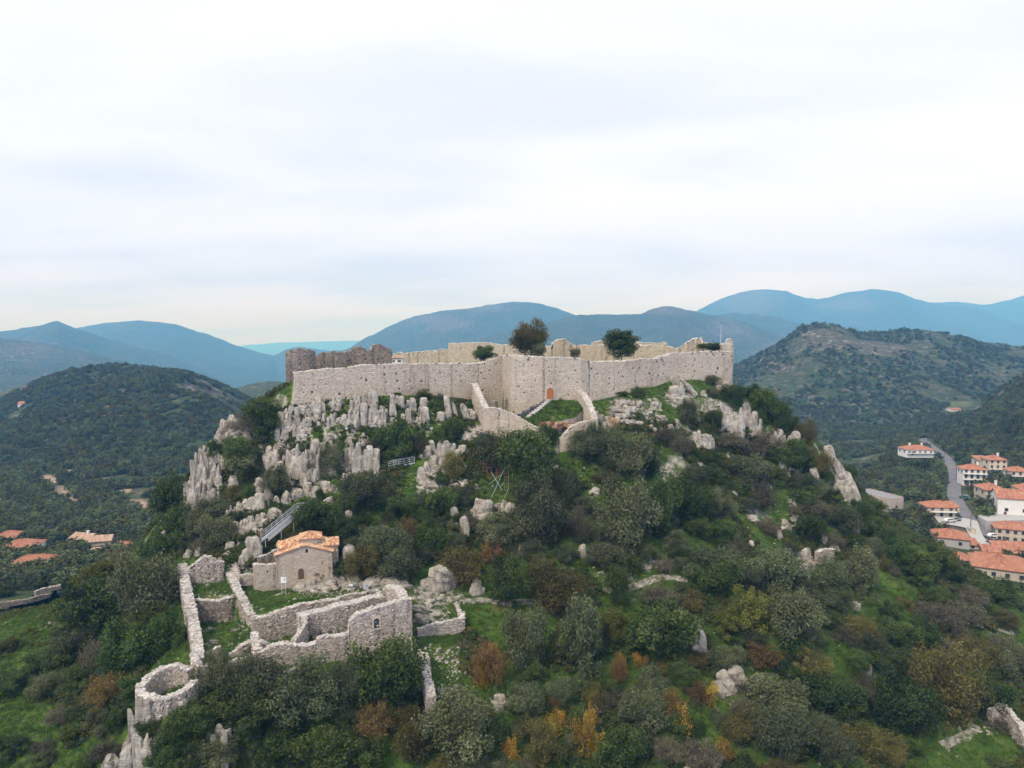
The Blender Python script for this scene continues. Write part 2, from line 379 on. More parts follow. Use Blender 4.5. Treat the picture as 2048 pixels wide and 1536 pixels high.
# ------------------------------------------------------------------ landscape: valley and hills
RIDGES = [   # distance, run to the foot of the slope, back slope, crest as seen from the drone, roughness
 (20000, 4500, [(430,706),(480,691),(560,685),(640,683),(700,681),(800,684),(900,700)], 10),
 (9900, 3450, [(1780,625),(1850,606),(1890,605),(1930,607),(1975,612),(2000,602),(2048,591),(2150,584),(2300,600)], 78),
 (8250, 3450, [(1300,665),(1360,640),(1400,617),(1440,597),(1480,586),(1500,581),(1530,579),(1570,582),(1610,595),(1640,598),(1680,588),(1740,578),(1790,580),(1820,593),(1860,607),(1900,611),(1950,613),(1990,624),(2048,632),(2150,640),(2300,660)], 78),
 (6300, 2550, [(60,690),(100,672),(160,655),(220,645),(280,641),(350,648),(420,670),(480,693),(540,712),(575,735),(620,775)], 67),
 (4500, 1950, [(-200,690),(-100,674),(0,662),(60,652),(100,644),(118,642),(150,656),(200,674),(250,688),(300,702),(360,722),(420,745),(480,768),(530,790)], 57),
 (2850, 1200, [(-250,650),(-100,660),(0,672),(80,686),(200,708),(290,728),(360,745),(430,768),(500,800),(540,840)], 41),
 (6900, 2250, [(500,745),(540,712),(575,697),(600,692),(625,695),(660,701),(700,698),(740,690),(780,700),(840,730)], 36),
 (5400, 2250, [(560,760),(620,730),(660,712),(700,695),(730,677),(760,661),(800,641),(840,627),(880,622),(920,620),(960,612),(990,606),(1020,602),(1045,601),(1075,606),(1110,615),(1150,629),(1200,648),(1280,690)], 62),
 (3900, 1650, [(760,740),(850,706),(950,680),(1020,662),(1100,642),(1160,629),(1220,625),(1280,628),(1300,618),(1325,612),(1350,615),(1380,620),(1420,628),(1470,640),(1520,655),(1570,676),(1620,705),(1700,760)], 46),
 (5100, 1350, [(1380,650),(1420,632),(1470,625),(1510,627),(1560,634),(1600,646),(1660,675),(1720,710)], 36),
 (1250, 470, [(1380,800),(1440,750),(1480,727),(1540,697),(1570,678),(1585,662),(1602,651),(1630,647),(1665,650),(1690,657),(1720,663),(1760,661),(1800,656),(1840,657),(1880,664),(1920,674),(1960,683),(2010,689),(2048,692),(2200,705)], 16),
 (850, 440, [(-300,860),(-150,845),(0,806),(50,778),(90,757),(125,742),(165,731),(215,728),(260,729),(300,733),(340,739),(380,747),(420,764),(450,780),(490,801),(540,835),(600,880)], 20),
 (1150, 300, [(430,800),(470,779),(500,769),(525,764),(560,764),(590,774),(640,800)], 5),
 (640, 260, [(1780,960),(1830,905),(1860,876),(1880,862),(1900,846),(1925,830),(1950,815),(1985,792),(2020,765),(2048,744),(2120,700),(2250,660),(2400,650)], 4),
]
def zfar(x, y):
    x = np.asarray(x, float); y = np.maximum(np.asarray(y, float), 20.0)
    d = y
    px = 1024 + FPX * x / (d * cT + 90 * sT)
    base = np.interp(d, [0, 150, 200, 260, 350, 500, 800, 1300, 2500, 5000, 13000, 27000], [-62, -66, -74, -82, -89, -93, -102, -150, -260, -380, -450, -620]) + Z0
    base = base + 15 * sstep(1700, 1830, px) * sstep(240, 300, d) * (1 - sstep(520, 640, d))
    base = base + fbm(P3(x / 60, y / 60), 4, 5) * 1.6 * sstep(150, 260, d)
    shp = d.shape; d, x1, px, base = d.ravel(), x.ravel(), px.ravel(), base.ravel()
    tot = np.zeros_like(d)
    for k, (D, run, crest, rough) in enumerate(RIDGES):
        cx = np.array([c[0] for c in crest], float)
        m = np.nonzero((px > cx[0] - 60) & (px < cx[-1] + 60) & (d > D * 0.9 - run) & (d < D * 1.1 + run * 1.3))[0]
        if not len(m): continue
        cz = np.array([W(c[0], c[1], D)[2] for c in crest])
        p_, d_, x_, y_, b_ = px[m], d[m], x1[m], d[m], base[m]
        wob = 1 + 0.03 * fbm(P3(x_ / (D * .07), y_ * 0, 0.0), 3, 40 + k)
        H = np.interp(p_, cx, cz)
        edge = sstep(cx[0] - 60, cx[0] + 10, p_) * (1 - sstep(cx[-1] - 10, cx[-1] + 60, p_))
        D2 = D * wob
        t = np.clip((d_ - (D2 - run)) / run, 0, 1)
        gully = fbm(P3(x_ / (run * .16), y_ / (run * .45)), 4, 60 + k)
        s = np.where(d_ <= D2, 0.55 * t + 0.45 * t * t * (3 - 2 * t), np.clip(1 - (d_ - D2) / (run * 1.3), 0, 1) ** 1.2)
        mid = np.clip(4 * s * (1 - s), 0, 1)
        h = np.maximum(H - b_, 0) * edge * s + gully * rough * (0.25 + mid) * np.minimum(s * 4, 1) * edge * 0.55
        h = h + fbm(P3(x_ / (D * .012), y_ / (D * .012)), 3, 90 + k) * D * 0.0006 * np.minimum(s * 4, 1)
        tot[m] = np.maximum(tot[m], h)
    base, tot = base.reshape(shp), tot.reshape(shp)
    return base + tot

# control points of the castle hill: photo pixel and distance, or plain positions
CP = [(0,1536,84),(250,1536,79),(500,1536,80),(760,1536,82),(1024,1536,86),(1300,1536,88),(1600,1536,92),(1850,1536,95),(2048,1536,97),
 (0,1400,97),(120,1400,96),(200,1300,106),(0,1300,113),(0,1230,135),(100,1230,126),(150,1200,140),(250,1150,130),(300,1200,115),(335,1300,96),(345,1230,104),(338,1150,116),
 (300,1080,140),(265,1110,138),(375,990,143),(400,930,147),(440,880,150),(480,850,155),(575,770,157),
 (330,1428,80.5),(400,1440,82),(600,1440,85),(620,1345,90.5),(825,1312,96),(505,1345,90),(850,1400,90),(900,1350,95),(885,1230,106),(930,1290,101),
 (560,1172,111),(680,1160,112),(600,1200,107),(740,1185,109),(800,1178,110),(690,1100,118),(690,1050,124),(600,1030,126),(520,1080,120),(460,1105,117),
 (480,1020,131),(400,1050,133),(420,950,142),(500,960,141),(560,1000,133),(600,960,138),(560,880,147),(640,885,144),(640,860,147),(690,858,147.5),(760,856,149),(900,858,151),
 (590,822,149.5),(680,815,151.5),(700,958,139),(660,945,140.5),(800,920,144),(870,900,147),(800,1000,133),(900,1000,134),(1000,1000,136),(950,940,142),(1020,900,147),
 (1100,884,149.3),(1150,900,149),(1250,870,153),(1250,1000,139),(1100,1000,137),(1100,1100,125),(950,1100,124),(850,1100,121),(1000,1180,114),(1150,1180,117),
 (1280,1165,120),(1000,1250,106),(1100,1300,103),(1000,1400,94),(1200,1400,97),(1300,1300,106),(1400,1200,118),(1500,1200,121),(1400,1100,130),(1400,1000,142),
 (1400,900,155),(1350,830,161),(1300,830,158),(1450,830,167),(1500,880,165),(1550,950,160),(1600,1000,155),(1550,1050,147),(1650,1100,142),(1600,1300,110),
 (1500,1400,102),(1700,1400,105),(1850,1400,107),(1800,1250,125),(1900,1250,130),(1900,1350,115),(2000,1400,110),(2048,1350,117),
 (1467,777,178),(1500,797,176),(1560,838,175),(1610,868,174),(1650,900,173),(1700,972,170),(1740,1012,168),(1830,1072,163),(1930,1142,150),(2000,1220,138),(2048,1280,130),
 (755,800,155),(905,797,162.5),(958,805,165.5),(1005,828,167),(1022,836,158),(1100,812,158.6),(1165,812,159.7),(1250,792,164.5),(1345,764,171.5),(1400,764,174.5),(1450,774,177.5)]
HILL = [tuple(W(*c)) for c in CP] + [(x, y, Z0 + z) for x, y, z in [
 (-80,178,-56),(-72,205,-52),(-100,160,-62),(-108,140,-61),(-112,115,-62),(-58,186,-32),(-48,205,-28),(-20,232,-28),(20,236,-26),(55,222,-24),
 (80,215,-38),(100,200,-50),(108,180,-56),(118,158,-62),(122,130,-65),(112,105,-66),(95,85,-66),(60,50,-66),(0,45,-60),(-60,50,-58),(-100,70,-58),(-100,95,-57),
 (66,196,-22),(-46,170,-13),(-40,190,-10),(0,200,-9),(40,200,-7)]]
HP = np.array(HILL)
def tps_fit(P, lam):
    n = len(P); d2 = ((P[:, None, :2] - P[None, :, :2]) ** 2).sum(-1) / 1e4
    K = 0.5 * d2 * np.log(d2 + 1e-12) + np.eye(n) * lam
    A = np.zeros((n + 3, n + 3)); A[:n, :n] = K; A[:n, n] = 1; A[:n, n + 1:] = P[:, :2] / 100; A[n, :n] = 1; A[n + 1:, :n] = P[:, :2].T / 100
    return np.linalg.solve(A, np.concatenate([P[:, 2], [0, 0, 0]]))
tw = tps_fit(HP, 0.0006)
def tps(x, y):
    r = tw[-3] + tw[-2] * x / 100 + tw[-1] * y / 100
    for i in range(len(HP)):
        d2 = ((x - HP[i, 0]) ** 2 + (y - HP[i, 1]) ** 2) / 1e4
        r = r + tw[i] * 0.5 * d2 * np.log(d2 + 1e-12)
    return r
GX0, GX1, GY0, GY1, GS = -150.0, 150.0, 28.0, 246.0, 0.6
gx = np.arange(GX0, GX1 + .01, GS); gy = np.arange(GY0, GY1 + .01, GS)
XX, YY = np.meshgrid(gx, gy)
ZT = tps(XX, YY)
# level ground inside the walls (floors that the walls hold up)
FLATS = []
def flat(pix, z, soft=0.0):
    FLATS.append(([tuple(W(*p)[:2]) for p in pix], z + Z0))
flat([(588,745,151),(755,729,157),(905,727,164),(958,727,167.5),(1003,712,169.5),(1020,712,161),(1090,715,160),(1160,716,161.5),(1180,725,163),(1250,721,166.5),(1310,718,170),(1345,707,173),(1400,705,176),(1450,703,179),(1464,703,184),(1455,690,200),(1300,690,216),(1000,690,220),(800,700,218),(640,720,186),(590,735,170)], -9.0)
flat([(366,1150,110.4),(452,1150,112.4),(466,1165,109),(470,1180,107.2),(481,1198,105.5),(470,1200,105.4),(378,1205,104.8)], -39.9)
flat([(378,1210,104.5),(468,1206,105.2),(482,1200,105),(496,1222,102.8),(508,1240,101.1),(504,1262,95.6),(502,1290,92),(392,1310,90),(386,1280,95)], -43.3)
flat([(392,1310,90),(500,1290,92),(500,1330,88.5),(440,1345,86.5),(390,1340,87)], -43.9)
flat([(460,1140,115),(479,1165,109),(483,1180,107.2),(494,1198,105),(508,1222,102.8),(519,1240,101.9),(600,1215,104.2),(690,1195,106.9),(770,1185,108.6),(700,1165,113),(560,1168,113),(500,1170,113.5)], -40.8)
flat([(506,1240,101.2),(530,1233,101.8),(560,1224,102.6),(600,1212,103.9),(640,1204,105.2),(680,1197,106.4),(770,1187,107.3),(770,1200,104),(700,1217,101),(600,1240,97.5),(545,1290,93),(505,1300,91)], -44.9)
flat([(545,1292,93),(600,1240,97.3),(700,1217,100.6),(775,1200,103.5),(822,1212,97.4),(700,1280,93.6),(600,1300,91.6)], -44.9)
Z = ZT.copy()
slope = np.hypot(*np.gradient(ZT, GS))
Pn = P3(XX, YY)
rough = 0.25 + 0.9 * sstep(0.5, 1.1, slope)
Z = Z + fbm(Pn / 5.0, 4, 3) * 0.55 * rough + (np.abs(fbm(Pn * np.array([0.35, 0.12, 1]), 3, 9)) - .4) * 1.3 * sstep(0.6, 1.2, slope)
for poly, z in FLATS:
    m = inpoly(XX, YY, poly)
    Z[m] = z + fbm(Pn[m] / 3.0, 3, 21) * 0.14
    if z > 95: Z[m] += 1.4 * sstep(20, 45, XX[m]) + 0.8 * np.exp(-((XX[m] - 14) ** 2 / 260 + (YY[m] - 186) ** 2 / 140))
bw = np.minimum.reduce([sstep(0, 28, XX - GX0), sstep(0, 28, GX1 - XX), sstep(0, 22, GY1 - YY), np.where(YY < 100, 1, 1)])
ZF = zfar(XX, YY)
Z = bw * Z + (1 - bw) * ZF
wild = sstep(-0.1, 0.35, fbm(Pn / 9.0, 4, 31))
for poly, z in FLATS: wild[inpoly(XX, YY, poly)] = 0
pxg, pyg = PIX(np.stack([XX, YY, Z], -1))
def blob(cx, cy, rx, ry): return np.exp(-(((pxg - cx) / rx) ** 2 + ((pyg - cy) / ry) ** 2) ** 2)
for q in [(700,862,150,26),(880,1235,60,45),(880,1340,60,70),(650,1180,140,30),(1090,835,60,40),(1450,800,90,40),(1950,1490,120,40),(80,1270,140,90),(760,1500,0.1,0.1),(1300,1140,110,50),(1570,1020,80,60),(1340,800,90,60),(700,830,190,40),(40,1430,90,80),(1990,1480,90,50),(1150,930,60,40),(1010,985,60,60),(1200,1010,50,90)]:
    wild *= 1 - 0.85 * blob(*q)
ny, nx = XX.shape
idx = np.arange(ny * nx).reshape(ny, nx)
quads = np.stack([idx[:-1, :-1], idx[:-1, 1:], idx[1:, 1:], idx[1:, :-1]], -1).reshape(-1, 4)
me = mesh('castle_hill', np.stack([XX, YY, Z], -1).reshape(-1, 3), [quads], MATS['hill_ground'], None, True)
HILL_MESH = me
me.attributes.new('wild', 'FLOAT', 'POINT').data.foreach_set('value', wild.ravel().astype(np.float32))
tag(put('castle_hill', me), kind='structure')
def zn(x, y):
    x = np.asarray(x, float); y = np.asarray(y, float)
    u = np.clip((x - GX0) / GS, 0, nx - 1.001); v = np.clip((y - GY0) / GS, 0, ny - 1.001)
    i, j = u.astype(int), v.astype(int); a, b_ = u - i, v - j
    return (Z[j, i] * (1 - a) + Z[j, i + 1] * a) * (1 - b_) + (Z[j + 1, i] * (1 - a) + Z[j + 1, i + 1] * a) * b_
_T = np.arange(62.0, 236.0, 0.25)
def hit(px, py, d0=0.0):
    """where the line of sight through a photo pixel meets the castle hill"""
    a = W(px, py, 1.0) - np.array((0, 0, Z0))
    t = _T[_T >= d0]
    x, y, z = a[0] * t, a[1] * t, Z0 + a[2] * t
    ok = (np.abs(x) < 149)
    g = np.where(ok, zn(x, y), 1e9 * 0 + zfar(x, y))
    k = np.argmax(g >= z)
    if g[k] < z[k]: k = len(t) - 1
    return np.array((x[k], y[k], g[k]))
_TF = np.concatenate([np.arange(215, 800, 1.0), np.arange(800, 2500, 6.0)])
def hitfar(px, py, d0=215):
    a = W(px, py, 1.0) - np.array((0, 0, Z0)); t = _TF[_TF >= d0]
    x, y, z = a[0] * t, a[1] * t, Z0 + a[2] * t
    g = zfar(x, y); k = int(np.argmax(g >= z))
    return np.array((x[k], y[k], g[k]))
# the sheet of land round the hill, out to the horizon
an = np.linspace(R(-62), R(62), 760)
rr = np.concatenate([np.linspace(20, 220, 24)[:-1], 220 * (27000 / 220) ** np.linspace(0, 1, 500)])
AA, RR = np.meshgrid(an, rr)
FX, FY = RR * np.tan(AA) * np.cos(AA) ** 0.35, RR * np.cos(AA) ** 0.35
FZ = zfar(FX, FY)
inn = (FX > GX0) & (FX < GX1) & (FY > GY0) & (FY < GY1)
FZ = np.where(inn, FZ - 0.6, FZ)
deep = (FX > GX0 + 12) & (FX < GX1 - 12) & (FY > GY0 - 60) & (FY < GY1 - 12)
fpx, fpy = PIX(np.stack([FX, FY, FZ], -1))
scar = np.zeros_like(FX); field = np.zeros_like(FX); bare = np.zeros_like(FX)
def fb(a, d0, d1, cx, cy, rx, ry, s=1.0):
    np.maximum(a, s * np.exp(-(((fpx - cx) / rx) ** 2 + ((fpy - cy) / ry) ** 2)) * ((FY > d0) & (FY < d1)), out=a)
for q in [(95,960,45,16),(140,945,30,10),(120,985,40,16),(150,1002,30,12),(60,935,25,8),(270,1010,40,14),(300,1025,40,12),(250,980,18,8),(150,858,45,2.4),(90,860,45,2.2),(40,862,30,2),(310,853,25,2.5),(160,1020,18,16),(130,1025,14,12),(230,830,40,9),(205,812,24,8)]: fb(scar, 330, 900, *q)
for q in [(420,768,60,14),(380,752,40,8),(470,795,30,10)]: fb(bare, 400, 900, *q)
for q in [(1640,668,50,16),(1690,690,70,16),(1560,735,60,10),(1760,700,60,14)]: fb(bare, 600, 1400, *q, .6)
for q in [(1690,808,130,2.0),(1760,806,90,2),(1860,800,50,2)]: fb(scar, 600, 1400, *q, 0.8)
for q in [(1530,720,22,5),(1545,728,16,4)]: fb(scar, 600, 1400, *q, 0.8)
for q in [(1920,808,36,7),(1900,818,24,7)]: fb(field, 500, 1400, *q)
for q in [(870,640,60,12),(900,650,50,14),(960,615,60,10),(1330,620,50,10),(1450,660,40,16),(1560,700,40,16),(1500,600,60,25),(1700,610,60,14),(60,700,60,16)]: fb(bare, 1700, 13000, *q, 0.8)
ir = np.arange(FX.size).reshape(FX.shape)
fq = np.stack([ir[:-1, :-1], ir[:-1, 1:], ir[1:, 1:], ir[1:, :-1]], -1).reshape(-1, 4)
fq = fq[~deep.ravel()[fq].all(1)]
me = mesh('hills', np.stack([FX, FY, FZ], -1).reshape(-1, 3), [fq], MATS['far_hills'], None, True)
for nme, a in (('scar', scar), ('field', field), ('bare', bare)):
    me.attributes.new(nme, 'FLOAT', 'POINT').data.foreach_set('value', a.ravel().astype(np.float32))
tag(put('hills', me), kind='structure')

def ribbon(name, pts, width, mat, zf, lift=0.05, kind='structure', sub=6, wob=0.0):
    """a road or path that follows the ground"""
    pts = np.asarray(pts, float)[:, :2]; out = []
    for i in range(len(pts) - 1):
        p0, p1, p2, p3 = pts[max(i - 1, 0)], pts[i], pts[i + 1], pts[min(i + 2, len(pts) - 1)]
        for t in np.linspace(0, 1, sub, endpoint=False):
            out.append(0.5 * (2 * p1 + (p2 - p0) * t + (2 * p0 - 5 * p1 + 4 * p2 - p3) * t * t + (3 * p1 - p0 - 3 * p2 + p3) * t ** 3))
    out.append(pts[-1]); c = np.array(out)
    tg = np.gradient(c, axis=0); tg /= np.linalg.norm(tg, axis=1)[:, None] + 1e-9
    nn = np.stack([-tg[:, 1], tg[:, 0]], -1)
    k = 5; w = np.linspace(-.5, .5, k)
    wid = width * (1 + wob * fbm(P3(np.arange(len(c)) * .4, np.zeros(len(c))), 2, 77))
    V = c[:, None, :] + nn[:, None, :] * (w[None, :, None] * wid[:, None, None])
    z = zf(V[..., 0], V[..., 1]) + lift
    i = np.arange(len(c) * k).reshape(len(c), k)
    q = np.stack([i[:-1, :-1], i[:-1, 1:], i[1:, 1:], i[1:, :-1]], -1).reshape(-1, 4)
    return tag(put(name, mesh(name, np.concatenate([V, z[..., None]], -1).reshape(-1, 3), [q], MATS[mat], None, True)), kind=kind)
ROADPX = [(1838,868),(1845,878),(1853,886),(1866,896),(1880,906),(1893,918),(1903,934),(1909,952),(1909,972),(1908,990),(1915,1008),(1927,1026),(1940,1042),(1955,1058),(1972,1070),(1996,1082)]
road = np.array([hitfar(*q, 225) for q in ROADPX])
ribbon('road', road, 5.4, 'asphalt', zfar, 0.45)
ribbon('lane', [hitfar(*q, 225) for q in [(1940,1042),(1950,1072),(1962,1086),(1985,1096)]], 5, 'concrete', zfar, 0.5)
ribbon('car_park', [hitfar(*q, 225) for q in [(1872,1043),(1900,1046),(1932,1052)]], 7, 'concrete', zfar, 0.5)
ribbon('path', [hit(*q) for q in [(925,1204),(945,1203),(965,1203),(1000,1206),(1060,1205),(1110,1198),(1160,1188),(1210,1181),(1255,1178),(1290,1166),(1320,1157),(1345,1158),(1375,1163)]], 1.3, 'gravel_path', zn, 0.06, wob=.25)
ribbon('path', [hit(*q) for q in [(1582,1000),(1588,1020),(1590,1050),(1592,1090),(1600,1115),(1612,1140),(1615,1170),(1605,1186)]], 1.6, 'gravel_path', zn, 0.06, wob=.4)
ribbon('path', [hit(*q) for q in [(1885,1492),(1905,1483),(1930,1474),(1945,1462),(1952,1445)]], 1.3, 'gravel_path', zn, 0.06, wob=.3)
ribbon('path', [hit(*q) for q in [(1955,1168),(1948,1172),(1935,1180)]], 1.8, 'gravel_path', zn, 0.08)
ribbon('path', [hit(*q) for q in [(1990,1256),(2010,1262),(2030,1270)]], 2.0, 'gravel_path', zn, 0.08)
ribbon('path', [hit(*q) for q in [(968,855),(945,864),(932,874),(928,885)]], 1.2, 'gravel_path', zn, 0.08, wob=.3)
# ------------------------------------------------------------------ masonry
TSD = .29
def stones_on(acc, p0, u, nrm, ulen, zb, zt, sh, sl, depth, holes, seed, rough):
    """courses of single stones laid on one face; zb, zt: foot and top as functions of the run along the wall"""
    r = np.random.default_rng(seed)
    zlo, zhi = float(np.min(zb)), float(np.max(zt)); us = np.linspace(0, ulen, len(zb))
    z = zlo; U0, U1, Z0_, Z1_ = [], [], [], []
    while z < zhi:
        h = sh * r.uniform(0.7, 1.35)
        n = int(ulen / sl) + 2
        w = np.abs(r.normal(sl, sl * .35, n * 2)).clip(sl * .35)
        e = np.cumsum(w) - r.uniform(0, sl); e = e[(e > -sl) & (e < ulen + sl)]
        if len(e) > 1:
            a, b_ = np.clip(e[:-1], -.08, ulen + .08), np.clip(e[1:], -.08, ulen + .08)
            k = (b_ - a) > .07; a, b_ = a[k], b_[k]; c = (a + b_) / 2
            lo, hi = np.interp(c, us, zb), np.interp(c, us, zt)
            k = (z + h * .6 < hi) & (z + h > lo)
            for hu, hz, hw, hh in holes: k &= ~((b_ > hu - hw / 2) & (a < hu + hw / 2) & (z + h > hz - hh / 2) & (z < hz + hh / 2))
            a, b_, hi = a[k], b_[k], hi[k]
            U0.append(a); U1.append(b_); Z0_.append(np.full(len(a), z)); Z1_.append(np.minimum(z + h, hi + 0.05))
        z += h
    if not U0: return
    a, b_, z0, z1 = map(np.concatenate, (U0, U1, Z0_, Z1_)); n = len(a)
    if not n: return
    g = 0.018
    pr = depth * r.uniform(0.2, 1.0, n)
    def col(uu, zz, off): return p0[None, :] * [1, 1, 0] + u[None, :] * uu[:, None] + nrm[None, :] * off[:, None] + np.array([0, 0, 1.0])[None, :] * zz[:, None]
    j = lambda: r.normal(0, 0.022 * rough, n)
    back = np.full(n, -0.12)
    V = np.stack([col(a + g, z0 + g, back), col(b_ - g, z0 + g, back), col(b_ - g, z1 - g, back), col(a + g, z1 - g, back),
                  col(a + g + .02 + j(), z0 + g + .02 + j(), pr + j()), col(b_ - g - .02 + j(), z0 + g + .02 + j(), pr + j()),
                  col(b_ - g - .02 + j(), z1 - g - .02 + j(), pr + j()), col(a + g + .02 + j(), z1 - g - .02 + j(), pr + j())], 1)
    F = np.array([(4, 5, 6, 7), (0, 1, 5, 4), (1, 2, 6, 5), (2, 3, 7, 6), (3, 0, 4, 7)])
    acc.add(V.reshape(-1, 3), (F[None] + 8 * np.arange(n)[:, None, None]).reshape(-1, 4), np.repeat(np.clip(r.normal(.45, TSD, n), 0, 1), 8))
def rubble_on(acc, pts, n, size, seed, flatz=0.6, tint=0.55):
    """loose stones: squashed, jittered cubes"""
    r = np.random.default_rng(seed)
    c = np.array([(x, y, z) for z in (-.5, .5) for y in (-.5, .5) for x in (-.5, .5)])
    k = len(pts); s = size * r.uniform(.45, 1.4, (k, 1, 1)) * r.uniform(.6, 1.3, (k, 1, 3)) * np.array([1, 1, flatz])
    V = (c[None] + r.normal(0, .13, (k, 8, 3))) * s
    a = r.uniform(0, 6.3, k); co, si = np.cos(a)[:, None], np.sin(a)[:, None]
    V = np.stack([V[..., 0] * co - V[..., 1] * si, V[..., 0] * si + V[..., 1] * co, V[..., 2]], -1) + np.asarray(pts)[:, None, :]
    F = np.array([(0, 2, 3, 1), (4, 5, 7, 6), (0, 1, 5, 4), (2, 6, 7, 3), (0, 4, 6, 2), (1, 3, 7, 5)])
    acc.add(V.reshape(-1, 3), (F[None] + 8 * np.arange(k)[:, None, None]).reshape(-1, 4), np.repeat(np.clip(r.normal(tint, .22, k), 0, 1), 8))
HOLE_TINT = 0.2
def wall(name, path, thick, label, cat='wall', group=None, mat='ruin_stone', cope='coping_stone', sh=.24, sl=.36, depth=.05, rag=.25,
         holes=(), side=1, foot=1.2, cope_n=1.0, rough=1.0, closed=False, back=True, root=None, world=False, cope_size=.34, cope_w=None):
    """a masonry wall along a path of (photo x, photo y of the top, photo y of the foot, distance); its outer face is on the path.
    parts: core (masonry), stones, coping"""
    P = []
    for q in path:
        if world: P.append(tuple(q)); continue
        t = W(q[0], q[1], q[3]); b_ = W(q[0], q[2], q[3]); P.append((t[0], t[1], b_[2] - foot, t[2]))
    P = np.array(P, float)
    core, st, cp = Acc(), Acc(), Acc(); seed = abs(hash(name + label)) % 9999 if False else sum(map(ord, label)) * 7 % 9973
    nseg = len(P) - 1 + (1 if closed else 0)
    # offset of the inner face, mitred at the corners
    d2 = np.array([P[(i + 1) % len(P), :2] - P[i, :2] for i in range(nseg)]); ln = np.linalg.norm(d2, axis=1); d2 = d2 / ln[:, None]
    nr = np.stack([d2[:, 1], -d2[:, 0]], -1) * side            # outward normal: towards the viewer for a path that runs from left to right
    inner = []
    for i in range(len(P)):
        ns = [nr[k] for k in ((i - 1) if (i > 0 or closed) else None, i if i < nseg else None) if k is not None]
        m = np.mean(ns, 0); l2 = m @ m; m = m / max(l2, .35)
        inner.append(P[i, :2] - m * thick)
    inner = np.array(inner)
    for i in range(nseg):
        a, b_ = P[i], P[(i + 1) % len(P)]; ia, ib = inner[i], inner[(i + 1) % len(P)]
        L_ = ln[i]; nu = max(2, int(L_ / .5)); uu = np.linspace(0, 1, nu + 1)
        top = a[3] + (b_[3] - a[3]) * uu; bot = a[2] + (b_[2] - a[2]) * uu
        pos = a[:2] + (b_[:2] - a[:2]) * uu[:, None]
        rg = rag * fbm(P3(pos[:, 0] / 1.6, pos[:, 1] / 1.6), 3, 51) if rag else 0
        top = np.maximum(top + rg, bot + .1)
        hs = [(h[1] * L_, h[2], h[3], h[4]) for h in holes if h[0] == i]      # along the segment 0..1, height z, width, height
        us = sorted(set(list(np.round(uu * L_, 4)) + [round(h[0] + s * h[2] / 2, 4) for h in hs for s in (-1, 1)]))
        us = [u_ for u_ in us if -1e-6 <= u_ <= L_ + 1e-6]
        zl, zh = bot.min(), top.max(); nz_ = max(1, int((zh - zl) / .8))
        zs = sorted(set(list(np.round(np.linspace(zl, zh, nz_ + 1), 4)) + [round(h[1] + s * h[3] / 2, 4) for h in hs for s in (-1, 1)]))
        us, zs = np.array(us), np.array(zs)
        tp, bt = np.interp(us, uu * L_, top), np.interp(us, uu * L_, bot)
        UU, ZZ = np.meshgrid(us, zs); ZZ = np.clip(ZZ, bt[None], tp[None])
        u3 = np.array([*d2[i], 0]); n3 = np.array([*nr[i], 0])
        V = np.array([a[0], a[1], 0]) + u3 * UU[..., None] + np.array([0, 0, 1.0]) * ZZ[..., None]
        id_ = np.arange(UU.size).reshape(UU.shape)
        q = np.stack([id_[:-1, :-1], id_[:-1, 1:], id_[1:, 1:], id_[1:, :-1]], -1)
        keep = (ZZ[1:, :-1] - ZZ[:-1, :-1] + ZZ[1:, 1:] - ZZ[:-1, 1:]) > 1e-3
        uc, zc_ = (UU[:-1, :-1] + UU[:-1, 1:]) / 2, (zs[:-1, None] + zs[1:, None]) / 2 + 0 * UU[:-1, :-1]
        for hu, hz, hw, hh in hs: keep &= ~((np.abs(uc - hu) < hw / 2) & (np.abs(zc_ - hz) < hh / 2))
        core.add(V, q[keep].reshape(-1, 4), .42)
        for hu, hz, hw, hh in hs:                                           # a real recess behind each opening
            o = np.array([a[0], a[1], 0]) + u3 * hu + np.array([0, 0, hz]); dd = min(.7, thick * .75)
            c4 = [o + u3 * sx * hw / 2 + np.array([0, 0, sz * hh / 2]) for sx, sz in ((-1, -1), (1, -1), (1, 1), (-1, 1))]
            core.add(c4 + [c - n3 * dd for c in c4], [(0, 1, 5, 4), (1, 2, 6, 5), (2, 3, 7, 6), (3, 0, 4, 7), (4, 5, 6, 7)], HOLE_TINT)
        po = ia + (ib - ia) * uu[:, None]
        bo, to = np.c_[po, bot], np.c_[po, top]; fo = np.c_[pos, top]
        m = nu + 1; k = np.arange(nu)
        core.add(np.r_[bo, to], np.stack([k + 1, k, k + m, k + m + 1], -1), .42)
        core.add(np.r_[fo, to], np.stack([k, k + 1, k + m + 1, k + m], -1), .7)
        if i == 0 and not closed: core.add([np.r_[a[:2], bot[0]], np.r_[ia, bot[0]], np.r_[ia, top[0]], np.r_[a[:2], top[0]]], [(0, 3, 2, 1)], .42)
        if i == nseg - 1 and not closed: core.add([np.r_[b_[:2], bot[-1]], np.r_[ib, bot[-1]], np.r_[ib, top[-1]], np.r_[b_[:2], top[-1]]], [(0, 1, 2, 3)], .42)
        stones_on(st, np.array([a[0], a[1], 0]), u3, n3, L_, bt, tp, sh, sl, depth, hs, seed + i, rough)
        if back:
            L2 = np.linalg.norm(ib - ia); e2 = np.array([*(ib - ia) / L2, 0])
            stones_on(st, np.array([ia[0], ia[1], 0]), e2, -n3, L2, bot, top, sh, sl, depth, [], seed + 50 + i, rough)
        # wall ends get stones too
        if (i == 0 and not closed): stones_on(st, np.r_[ia, 0], np.array([*(a[:2] - ia) / thick, 0]), -u3, float(np.linalg.norm(a[:2] - ia)), np.array([bot[0]] * 2), np.array([top[0]] * 2), sh, sl, depth, [], seed + 90, rough)
